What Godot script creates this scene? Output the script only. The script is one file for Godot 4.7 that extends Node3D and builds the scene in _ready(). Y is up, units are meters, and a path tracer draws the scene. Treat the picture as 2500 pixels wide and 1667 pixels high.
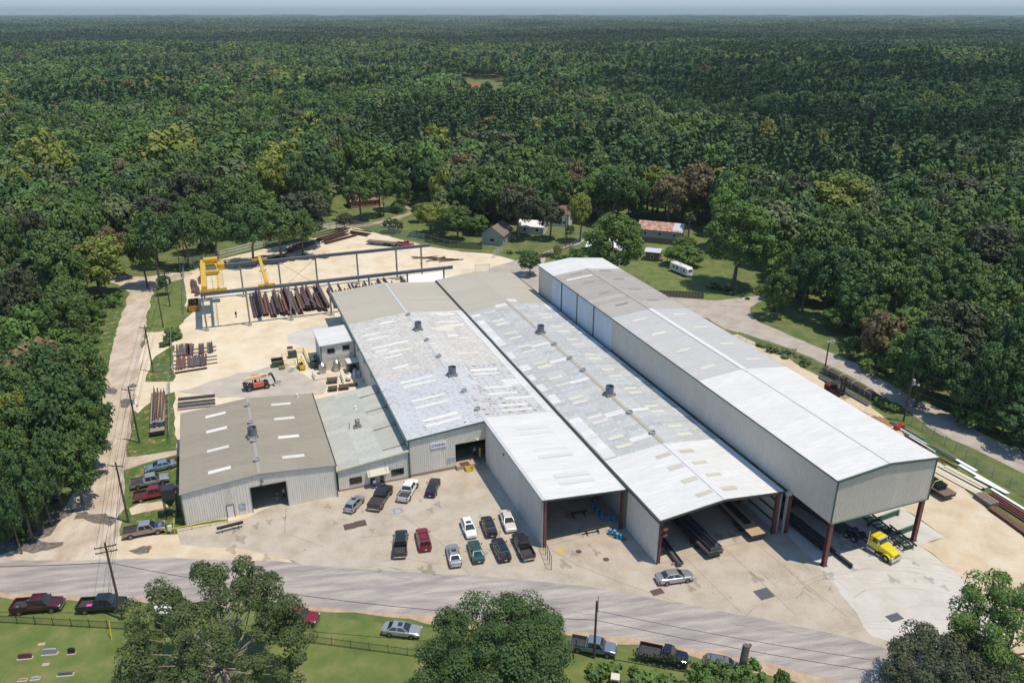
extends Node3D
# An aerial view of a steel fabrication plant among woods. Site axes: a runs along the fronts, b runs back along the sheds.

const PHI := 0.36128
var CA := cos(PHI)
var SA := sin(PHI)
var rng := RandomNumberGenerator.new()
var mats := {}
var meshes := {}
var names := {}
var nz := FastNoiseLite.new()

func _ready() -> void:
	rng.seed = 7
	nz.seed = 3
	nz.frequency = 0.05
	# camera
	var cam := Camera3D.new()
	cam.name = "camera"
	cam.position = Vector3(0, 72, 0)
	cam.rotation_degrees = Vector3(-22.46, 0, 0)
	cam.fov = 46.41
	cam.near = 0.5
	cam.far = 60000.0
	add_child(cam)
	# sky and air
	var env := Environment.new()
	env.tonemap_mode = Environment.TONE_MAPPER_LINEAR
	env.tonemap_exposure = 0.96
	env.background_mode = Environment.BG_SKY
	var sky_material := ProceduralSkyMaterial.new()
	sky_material.sky_top_color = Color(0.46, 0.62, 0.82)
	sky_material.sky_horizon_color = Color(0.82, 0.88, 0.94)
	sky_material.ground_horizon_color = Color(0.42, 0.52, 0.60)
	sky_material.ground_bottom_color = Color(0.14, 0.17, 0.12)
	sky_material.sky_curve = 0.12
	sky_material.sun_angle_max = 1.0
	var sky := Sky.new()
	sky.sky_material = sky_material
	env.sky = sky
	env.fog_enabled = true
	env.fog_density = 0.000062
	env.fog_light_color = Color(0.77, 0.84, 0.88)
	env.sdfgi_enabled = true
	env.ssao_enabled = true
	env.ssil_enabled = true
	var around := WorldEnvironment.new()
	around.name = "environment"
	around.environment = env
	add_child(around)
	# sun, high and to the right, a little behind the camera
	var sun := DirectionalLight3D.new()
	sun.name = "sun"
	sun.light_energy = 1.4
	sun.light_color = Color(1.0, 0.95, 0.87)
	sun.light_angular_distance = 0.53
	sun.shadow_enabled = true
	add_child(sun)
	sun.look_at_from_position(Vector3(31.3, 100, 13.2), Vector3.ZERO, Vector3(0, 0, -1))
	ground()
	buildings()
	site_steel()
	parked_vehicles()
	site_machines()
	poles_and_fences()
	village()
	people()
	woods()
	clouds()

# ---------- helpers ----------
func P(a: float, b: float, h := 0.0) -> Vector3:
	return Vector3(4.687 + a * CA - b * SA, h, -95.596 - a * SA - b * CA)

class G:
	# collects faces; quads are given counter-clockwise as seen from outside
	var v := PackedVector3Array()
	var n := PackedVector3Array()
	var u := PackedVector2Array()
	var c := PackedColorArray()
	var col := Color(1, 1, 1)
	var tint := false
	var t := Transform3D()
	func tri(p: Vector3, q: Vector3, r: Vector3) -> void:
		var a := t * p
		var b := t * q
		var d := t * r
		var m := (b - a).cross(d - a).normalized()
		v.append(a); v.append(d); v.append(b)
		n.append(m); n.append(m); n.append(m)
		if tint:
			c.append(col); c.append(col); c.append(col)
	func quad(p: Vector3, q: Vector3, r: Vector3, s: Vector3) -> void:
		tri(p, q, r)
		tri(p, r, s)
	func uvquad(p: Vector3, q: Vector3, r: Vector3, s: Vector3) -> void:
		quad(p, q, r, s)
		for k in [Vector2(0, 1), Vector2(1, 0), Vector2(1, 1), Vector2(0, 1), Vector2(0, 0), Vector2(1, 0)]:
			u.append(k)
	func box(lo: Vector3, hi: Vector3) -> void:
		var x0 := lo.x; var y0 := lo.y; var z0 := lo.z
		var x1 := hi.x; var y1 := hi.y; var z1 := hi.z
		quad(Vector3(x0, y0, z1), Vector3(x1, y0, z1), Vector3(x1, y1, z1), Vector3(x0, y1, z1))
		quad(Vector3(x1, y0, z0), Vector3(x0, y0, z0), Vector3(x0, y1, z0), Vector3(x1, y1, z0))
		quad(Vector3(x1, y0, z1), Vector3(x1, y0, z0), Vector3(x1, y1, z0), Vector3(x1, y1, z1))
		quad(Vector3(x0, y0, z0), Vector3(x0, y0, z1), Vector3(x0, y1, z1), Vector3(x0, y1, z0))
		quad(Vector3(x0, y1, z1), Vector3(x1, y1, z1), Vector3(x1, y1, z0), Vector3(x0, y1, z0))
		quad(Vector3(x0, y0, z0), Vector3(x1, y0, z0), Vector3(x1, y0, z1), Vector3(x0, y0, z1))
	func bar(p: Vector3, q: Vector3, w: float, h: float) -> void:
		# a square bar from p to q, w wide and h high
		var d := (q - p).normalized()
		var side := d.cross(Vector3.UP)
		if side.length() < 0.05:
			side = Vector3.RIGHT
		side = side.normalized() * w * 0.5
		var up := side.cross(d).normalized() * h * 0.5
		var a := [p - side - up, p + side - up, p + side + up, p - side + up]
		var b := [q - side - up, q + side - up, q + side + up, q - side + up]
		for i in 4:
			var j := (i + 1) % 4
			quad(a[j], a[i], b[i], b[j])
		quad(a[0], a[1], a[2], a[3])
		quad(b[1], b[0], b[3], b[2])
	func rod(p: Vector3, q: Vector3, r0: float, r1: float, sides := 8, caps := true) -> void:
		var d := (q - p).normalized()
		var s := d.cross(Vector3.UP)
		if s.length() < 0.01:
			s = Vector3.RIGHT
		s = s.normalized()
		var w := s.cross(d)
		for i in sides:
			var a0 := TAU * i / sides
			var a1 := TAU * (i + 1) / sides
			var e0 := s * cos(a0) + w * sin(a0)
			var e1 := s * cos(a1) + w * sin(a1)
			quad(p + e1 * r0, p + e0 * r0, q + e0 * r1, q + e1 * r1)
			if caps:
				tri(q, q + e1 * r1, q + e0 * r1)
				tri(p, p + e0 * r0, p + e1 * r0)
	func lathe(points: Array, sides := 14, o := Vector3.ZERO) -> void:
		for k in points.size() - 1:
			var p: Vector2 = points[k]
			var q: Vector2 = points[k + 1]
			for i in sides:
				var a0 := TAU * i / sides
				var a1 := TAU * (i + 1) / sides
				var e0 := Vector3(cos(a0), 0, sin(a0))
				var e1 := Vector3(cos(a1), 0, sin(a1))
				var y0 := Vector3(0, p.y, 0) + o
				var y1 := Vector3(0, q.y, 0) + o
				quad(e1 * p.x + y0, e0 * p.x + y0, e0 * q.x + y1, e1 * q.x + y1)
	func prism(poly: Array, d: Vector3) -> void:
		# extrude a flat polygon (counter-clockwise seen from -d) by d
		var k := poly.size()
		for i in k:
			var p: Vector3 = poly[i]
			var q: Vector3 = poly[(i + 1) % k]
			quad(p, p + d, q + d, q)
		for i in range(1, k - 1):
			tri(poly[0], poly[i], poly[i + 1])
			tri(poly[0] + d, poly[i + 1] + d, poly[i] + d)
	func loft(rings: Array) -> void:
		for k in rings.size() - 1:
			var a: PackedVector3Array = rings[k]
			var b: PackedVector3Array = rings[k + 1]
			for i in a.size():
				var j := (i + 1) % a.size()
				quad(a[i], b[i], b[j], a[j])
		var f: PackedVector3Array = rings[0]
		var l: PackedVector3Array = rings[rings.size() - 1]
		for i in range(1, f.size() - 1):
			tri(f[0], f[i], f[i + 1])
			tri(l[0], l[i + 1], l[i])
	func mesh() -> ArrayMesh:
		var arr := []
		arr.resize(Mesh.ARRAY_MAX)
		arr[Mesh.ARRAY_VERTEX] = v
		arr[Mesh.ARRAY_NORMAL] = n
		if tint:
			arr[Mesh.ARRAY_COLOR] = c
		if u.size() == v.size():
			arr[Mesh.ARRAY_TEX_UV] = u
		var m := ArrayMesh.new()
		m.add_surface_from_arrays(Mesh.PRIMITIVE_TRIANGLES, arr)
		return m

func lin(r: float, g: float, b: float) -> Color:
	return Color(r, g, b).linear_to_srgb()

func mt(key: String, r := 0.5, g := 0.5, b := 0.5, rough := 0.7, metal := 0.0) -> StandardMaterial3D:
	if mats.has(key):
		return mats[key]
	var m := StandardMaterial3D.new()
	m.resource_name = key
	m.albedo_color = lin(r, g, b)
	m.roughness = rough
	m.metallic = metal
	mats[key] = m
	return m

func noise_tex(seed_: int, freq: float, stops: Array, oct := 4, size := 512, kind := FastNoiseLite.TYPE_SIMPLEX_SMOOTH, normal := false) -> NoiseTexture2D:
	var f := FastNoiseLite.new()
	f.seed = seed_
	f.frequency = freq
	f.noise_type = kind
	f.fractal_octaves = oct
	f.fractal_gain = 0.62
	var t := NoiseTexture2D.new()
	t.width = size
	t.height = size
	t.seamless = true
	t.noise = f
	t.normalize = true
	if normal:
		t.as_normal_map = true
		t.bump_strength = 4.0
	elif stops.size():
		var g := Gradient.new()
		var off := PackedFloat32Array()
		var cols := PackedColorArray()
		for s in stops:
			off.append(s[0])
			cols.append(lin(s[1], s[2], s[3]))
		g.offsets = off
		g.colors = cols
		t.color_ramp = g
	return t

func textured(key: String, tex: Texture2D, scale: Vector3, world := true, rough := 0.85, tintc := Color(1, 1, 1), detail: Texture2D = null, dscale := Vector3.ONE) -> StandardMaterial3D:
	if mats.has(key):
		return mats[key]
	var m := StandardMaterial3D.new()
	m.resource_name = key
	m.albedo_texture = tex
	m.albedo_color = tintc
	m.roughness = rough
	m.uv1_triplanar = true
	m.uv1_world_triplanar = world
	m.uv1_scale = scale
	if detail:
		m.detail_enabled = true
		m.detail_albedo = detail
		m.detail_blend_mode = BaseMaterial3D.BLEND_MODE_MUL
		m.detail_uv_layer = BaseMaterial3D.DETAIL_UV_2
		m.uv2_triplanar = true
		m.uv2_world_triplanar = world
		m.uv2_scale = dscale
	mats[key] = m
	return m

func numbered(called: String) -> String:
	var k: int = names.get(called, 0)
	names[called] = k + 1
	return called if k == 0 else "%s_%03d" % [called, k]

func part(parent: Node3D, called: String, mesh: Mesh, m: Material, at := Transform3D()) -> MeshInstance3D:
	var o := MeshInstance3D.new()
	o.name = called
	o.mesh = mesh
	o.material_override = m
	o.transform = at
	o.cast_shadow = GeometryInstance3D.SHADOW_CASTING_SETTING_ON
	parent.add_child(o, true)
	return o

func empty(parent: Node3D, called: String, at := Transform3D()) -> Node3D:
	var o := Node3D.new()
	o.name = called
	o.transform = at
	parent.add_child(o, true)
	return o

func tag(o: Node3D, label: String, category: String, group := "", kind := "") -> Node3D:
	if label: o.set_meta("label", label)
	if category: o.set_meta("category", category)
	if group: o.set_meta("group", group)
	if kind or category: o.set_meta("kind", kind if kind else "thing")
	return o

func thing(called: String, label: String, category: String, at: Vector3, turn := 0.0, group := "") -> Node3D:
	var o := Node3D.new()
	o.name = numbered(called)
	o.position = at
	o.rotation.y = turn
	add_child(o)
	return tag(o, label, category, group)

func solo(called: String, mesh: Mesh, m: Material, label: String, category: String, at: Vector3, turn := 0.0, group := "") -> MeshInstance3D:
	var o := MeshInstance3D.new()
	o.name = numbered(called)
	o.mesh = mesh
	o.material_override = m
	o.position = at
	o.rotation.y = turn
	add_child(o)
	tag(o, label, category, group)
	return o

func copy(src: Node3D, at: Vector3, turn: float, label := "", group := "") -> Node3D:
	var base: String = src.get_meta("base", src.name)
	var o: Node3D = src.duplicate()
	o.name = numbered(base)
	add_child(o)
	o.position = at
	o.rotation.y = turn
	if label: o.set_meta("label", label)
	if group: o.set_meta("group", group)
	return o

func boxmesh(lo: Vector3, hi: Vector3) -> ArrayMesh:
	var g := G.new()
	g.box(lo, hi)
	return g.mesh()

func basis3(x: Vector3, y: Vector3, z: Vector3, o: Vector3) -> Transform3D:
	return Transform3D(Basis(x, y, z), o)

# ---------- places measured on the ground, in metres (x, z pairs) ----------
const SAND_YARD := [-100.5,-234.3,-86.6,-248.6,-70.8,-264.5,-59.2,-283.6,-27.7,-256.8,-16.4,-250.6,-6.5,-248.1,0.5,-240.8,8.1,-222.2,8.6,-199.7,-8.1,-180.9,-22.1,-128.9,-32.9,-119.6,-38.0,-100.7,-49.6,-100.1,-56.0,-114.1,-64.9,-135.7,-70.7,-135.7,-82.3,-147.1,-86.5,-172.6,-88.9,-179.5,-82.9,-181.8,-83.1,-193.7,-87.6,-199.7]
const LEFT_ROAD := [-75.7,-91.5,-70.9,-95.9,-70.2,-102.4,-71.7,-114.1,-78.9,-135.7,-86.4,-153.4,-96.0,-178.0,-104.3,-203.2,-106.2,-209.7,-112.6,-216.2,-120.4,-222.2,-122.8,-227.2,-108.4,-223.8,-99.5,-229.0,-96.5,-229.8,-94.6,-224.7,-99.7,-218.1,-100.3,-211.2,-92.7,-188.3,-89.6,-179.5,-81.3,-157.8,-73.2,-135.7,-67.4,-121.1,-61.9,-107.7,-57.9,-97.5,-55.1,-90.5]
const MAIN_ROAD := [-99.5,-95.2,-79.2,-93.1,-63.5,-92.7,-48.2,-93.2,-34.4,-92.6,-16.9,-91.2,-3.4,-90.0,4.4,-88.8,12.1,-87.4,18.9,-85.5,27.1,-83.2,34.8,-80.7,42.2,-78.2,49.2,-75.7,57.7,-71.9,65.2,-67.7,71.9,-63.6,63.4,-52.6,51.8,-61.4,42.9,-67.4,36.8,-70.9,31.5,-73.3,22.6,-75.7,16.4,-77.2,6.8,-78.8,-0.9,-80.1,-8.8,-81.3,-26.0,-83.1,-50.7,-84.8,-68.7,-85.8,-86.9,-86.7]
const ROAD_SHOULDER := [-92.9,-86.9,-69.0,-86.4,-51.0,-85.5,-26.2,-83.8,-8.8,-82.0,-0.9,-80.7,6.8,-79.4,16.5,-77.8,22.7,-76.3,31.6,-73.9,37.1,-71.5,43.6,-67.9,42.7,-65.9,36.1,-69.0,29.9,-71.4,24.1,-72.9,20.3,-75.0,16.2,-75.9,6.7,-77.8,-0.9,-79.0,-7.5,-79.4,-10.9,-80.1,-17.8,-81.6,-25.8,-82.4,-44.4,-83.4,-50.4,-84.2,-68.2,-85.0,-86.2,-85.8]
const APRON := [-50.6,-100.1,-41.3,-102.9,-33.7,-110.2,-13.4,-121.1,10.4,-135.7,56.3,-135.7,50.6,-102.9,43.5,-90.3,45.0,-83.9,46.0,-79.4,46.9,-75.3,46.0,-75.6,42.0,-77.6,34.6,-80.1,26.9,-82.5,18.8,-84.8,12.0,-86.7,4.4,-88.0,-3.4,-89.2,-16.8,-90.4,-29.2,-91.6,-33.4,-93.4,-38.9,-95.2,-44.2,-95.9,-48.5,-96.4]
const DIRT_FRONT := [-59.4,-98.0,-50.2,-99.1,-46.1,-101.2,-38.1,-103.5,-33.6,-94.4,-29.2,-91.6,-38.0,-92.3,-47.9,-92.5,-57.2,-92.4]
const NEW_PAD := [40.2,-102.0,42.4,-94.1,43.4,-90.3,44.0,-85.9,44.8,-81.9,44.6,-79.5,44.9,-77.9,46.5,-77.0,48.1,-76.4,51.0,-74.9,56.9,-75.9,63.7,-81.3,63.5,-82.9,62.6,-86.5,61.5,-90.5,60.4,-94.3,59.5,-96.3,64.3,-98.1,61.4,-105.7,57.6,-108.0,48.6,-109.3]
const SAND_LOT := [57.6,-108.0,66.6,-117.4,72.6,-120.3,74.2,-119.3,74.4,-110.6,74.8,-104.3,75.8,-98.6,77.4,-87.7,67.0,-71.9,63.5,-71.9,60.5,-75.9,63.5,-82.9,62.6,-86.5,61.5,-90.5,60.4,-94.3,59.5,-96.3,64.3,-98.1,61.4,-105.7]
const SAND_STRIP := [54.8,-178.7,57.6,-173.6,62.3,-164.6,63.8,-158.2,66.0,-154.8,65.3,-148.3,69.1,-144.9,71.3,-141.7,71.3,-139.8,71.4,-136.7,71.8,-134.3,72.5,-131.4,71.8,-126.5,72.8,-120.9,71.3,-120.4,66.4,-136.7,59.6,-160.1,53.7,-174.5,53.2,-178.2]
const RIGHT_ROAD := [28.1,-197.8,34.5,-209.7,42.3,-207.8,45.8,-205.4,54.8,-203.0,62.7,-205.7,68.8,-207.4,71.7,-206.5,70.2,-204.2,66.1,-201.5,62.9,-197.8,61.9,-194.5,61.5,-190.0,62.6,-186.2,64.6,-183.0,66.8,-178.7,70.2,-172.3,74.1,-166.2,76.8,-159.7,78.6,-153.3,80.1,-148.3,81.0,-144.0,83.9,-140.1,85.6,-136.7,86.0,-133.2,86.9,-129.8,88.5,-126.0,91.0,-121.4,94.4,-114.7,89.3,-107.0,86.4,-115.6,84.3,-120.9,82.4,-124.4,80.6,-127.0,79.0,-129.2,78.2,-132.0,77.9,-136.1,77.4,-139.8,76.2,-142.3,74.8,-144.6,74.6,-147.6,73.0,-153.3,71.1,-158.2,67.6,-164.6,64.4,-169.2,60.6,-174.5,56.0,-179.3,52.2,-182.5,50.1,-189.1,42.4,-197.8,35.6,-191.2]
const BACK_DRIVE := [-7.7,-227.1,-6.5,-233.0,-3.4,-236.0,1.1,-240.7,8.2,-247.2,13.2,-253.2,18.9,-259.8,22.2,-265.0,25.3,-266.0,22.9,-260.4,18.6,-255.9,12.0,-248.1,10.3,-240.7,8.9,-228.5,17.6,-214.8,5.0,-209.7,-1.1,-220.1]
const BACK_ROAD := [-70.6,-283.7,-64.7,-286.0,-59.5,-285.5,-54.6,-286.5,-48.4,-293.4,-42.6,-301.2,-40.1,-306.4,-39.4,-309.9,-41.2,-311.7,-46.4,-313.2,-53.8,-314.2,-61.4,-319.8,-61.9,-322.3,-54.3,-317.2,-48.6,-316.9,-42.9,-316.4,-38.0,-314.8,-38.1,-310.5,-38.7,-304.0,-42.0,-296.1,-47.4,-289.6,-52.8,-283.9,-58.5,-280.4,-63.5,-280.4,-69.9,-280.9]
const ISLAND_ONE := [-97.1,-205.6,-95.9,-209.8,-95.8,-214.2,-94.8,-217.6,-91.2,-210.9,-88.3,-203.5,-85.6,-194.7,-84.5,-190.6,-83.5,-184.8,-84.5,-181.5,-86.2,-180.2,-88.6,-180.2,-89.6,-181.5,-91.1,-186.1,-93.5,-192.9,-95.8,-200.5]
const ISLAND_TWO := [-79.8,-171.3,-80.3,-168.7,-80.6,-165.3,-80.1,-161.8,-79.5,-158.4,-78.4,-154.6,-77.4,-151.7,-75.2,-151.6,-71.5,-152.1,-72.2,-154.6,-74.1,-157.8,-76.6,-164.6,-79.1,-171.9]
const ISLAND_THREE := [-69.2,-146.8,-70.2,-146.4,-70.7,-145.2,-71.6,-143.8,-72.3,-142.4,-72.7,-140.6,-72.9,-138.1,-72.4,-135.3,-71.3,-131.8,-70.1,-128.4,-68.1,-123.5,-66.9,-121.0,-63.8,-121.4,-59.6,-123.5,-60.2,-125.0,-61.7,-126.9,-64.6,-134.5,-67.0,-141.0]
const ISLAND_FOUR := [-65.5,-117.2,-63.0,-118.4,-61.2,-120.8,-58.5,-121.0,-54.0,-110.4,-49.8,-101.4,-43.9,-102.7,-43.4,-101.1,-46.5,-99.7,-50.2,-98.7,-52.5,-98.4,-53.8,-99.0,-58.6,-101.8,-60.5,-102.7,-61.1,-106.5,-63.4,-112.4]
const DRIVEWAY_LEFT := [-68.3,-120.8,-66.2,-121.4,-63.0,-122.4,-59.5,-123.6,-58.9,-122.0,-61.7,-120.4,-63.8,-118.8,-65.4,-117.3,-66.4,-116.6]
const BARE_ONE := [-60.3,-105.6,-59.1,-106.5,-57.3,-107.2,-55.3,-107.6,-54.3,-105.9,-55.3,-105.0,-57.2,-104.6,-59.0,-103.7]
const YARD_GREY := [-68.9,-147.2,-64.0,-151.7,-58.8,-155.9,-53.1,-159.7,-50.1,-161.4,-47.4,-158.0,-42.5,-153.8,-38.5,-149.7,-38.5,-145.7,-42.7,-145.3,-53.1,-144.8,-59.2,-143.8,-63.0,-145.7,-66.5,-146.5]
const YARD_SLAB := [-54.6,-178.8,-46.4,-186.5,-44.0,-182.2,-45.2,-171.6,-45.0,-168.5,-52.8,-173.5]
const TAR_ONE := [-67.7,-102.6,-67.7,-104.3,-66.6,-104.5,-64.7,-103.9,-63.3,-103.9,-61.4,-103.2,-60.7,-102.0,-61.0,-100.9,-62.2,-101.1,-63.6,-102.0,-65.2,-102.6,-66.1,-103.0]
const TAR_TWO := [-55.4,-94.8,-55.0,-95.5,-53.9,-95.9,-52.9,-96.0,-52.4,-94.4,-53.6,-94.1]
const TAR_THREE := [-83.9,-148.0,-82.8,-148.9,-81.2,-147.6,-81.0,-146.3,-82.5,-146.3]
const TAR_FOUR := [-78.7,-143.0,-78.2,-144.0,-76.8,-143.6,-75.8,-142.0,-75.8,-140.1,-77.0,-139.8]
const TAR_FIVE := [-80.5,-149.7,-79.7,-151.1,-78.2,-150.1,-78.5,-148.7]
const TAR_SIX := [-75.7,-96.1,-73.5,-97.6,-72.1,-99.0,-71.1,-100.5,-71.7,-103.6,-70.9,-105.1,-68.5,-104.9,-68.2,-103.6,-69.0,-102.4,-69.5,-101.2,-68.8,-98.6,-70.4,-97.6,-68.1,-96.9,-65.8,-97.0,-65.7,-96.1,-67.2,-95.2,-69.1,-94.8,-72.7,-94.8,-74.6,-94.4]
const CEMETERY := [-96.6,-84.3,-68.0,-84.6,-50.2,-83.6,-26.8,-81.8,-10.8,-79.4,6.7,-76.8,20.1,-73.9,29.4,-69.9,35.0,-65.9,24.8,-38.1,-57.5,-38.1]
const LAWN_RIGHT := [38.1,-234.5,41.3,-241.9,49.6,-258.1,56.3,-262.5,61.1,-241.9,65.5,-220.7,61.9,-207.2,51.3,-202.6,43.1,-203.7,41.3,-210.1]
const LAWN_BACK := [-61.6,-296.7,-55.0,-304.6,-50.5,-310.5,-40.1,-311.7,-38.2,-304.6,-41.8,-294.5,-34.1,-286.0,-29.9,-265.7,-36.1,-271.2,-48.4,-279.9,-57.0,-286.0]
const VERGE_LEFT := [-106.0,-209.7,-104.9,-203.2,-96.0,-178.0,-87.6,-155.6,-91.2,-160.1,-102.8,-180.9,-110.3,-199.7,-112.4,-210.4]
const CLEARINGS := [[-51,-53,-76,-92,-73,-98,-71,-103,-72,-114,-79,-132,-89,-151,-102,-181,-110,-203,-121,-222,-127,-240,-117,-245,-111,-260,-107,-274,-85,-271,-73,-287,-68,-319,-62,-344,-42,-336,-32,-304,-28,-280,-10,-274,2,-284,13,-284,20,-293,28,-293,35,-277,45,-271,60,-279,65,-268,69,-260,70,-247,74,-240,72,-214,72,-203,74,-187,80,-173,73,-156,78,-145,82,-136,84,-127,89,-120,94,-110,99,-91,68,-53],
	[-71,-1127,-55,-1072,-34,-975,-12,-964,-4,-858,-2,-752,-18,-766,-42,-858,-54,-842],
	[-65,-1033,-51,-982,-31,-894,-11,-884,-4,-787,-2,-690,-17,-702,-38,-787,-50,-771],
	[-59,-939,-46,-893,-29,-813,-10,-804,-3,-715,-2,-627,-15,-638,-35,-715,-45,-701],
	[-54,-861,-42,-819,-26,-745,-9,-737,-3,-656,-2,-575,-14,-585,-32,-656,-41,-643],
	[32,-752,42,-727,46,-691,43,-639,30,-659],
	[30,-690,38,-666,43,-633,39,-585,27,-604],
	[27,-627,35,-606,39,-576,36,-532,25,-549],
	[25,-575,32,-555,35,-528,33,-488,23,-503],
	[-226,-639,-215,-653,-205,-620,-195,-561,-200,-569],
	[-207,-585,-197,-599,-188,-568,-178,-514,-184,-521],
	[-188,-532,-179,-545,-171,-516,-162,-468,-167,-474],
	[-172,-488,-164,-499,-157,-473,-149,-429,-153,-435],
	[-300,-885,-284,-894,-252,-795,-267,-795],
	[-275,-811,-260,-820,-231,-728,-245,-728],
	[-250,-738,-237,-745,-210,-662,-223,-662],
	[-229,-676,-217,-683,-192,-607,-204,-607],
	[-754,-1893,-634,-1977,-576,-1794,-704,-1772],
	[-628,-1578,-528,-1648,-480,-1495,-586,-1477],
	[-73,-335,-71,-339,-67,-322,-70,-320],
	[-63,-288,-61,-292,-58,-277,-60,-276]]
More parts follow.
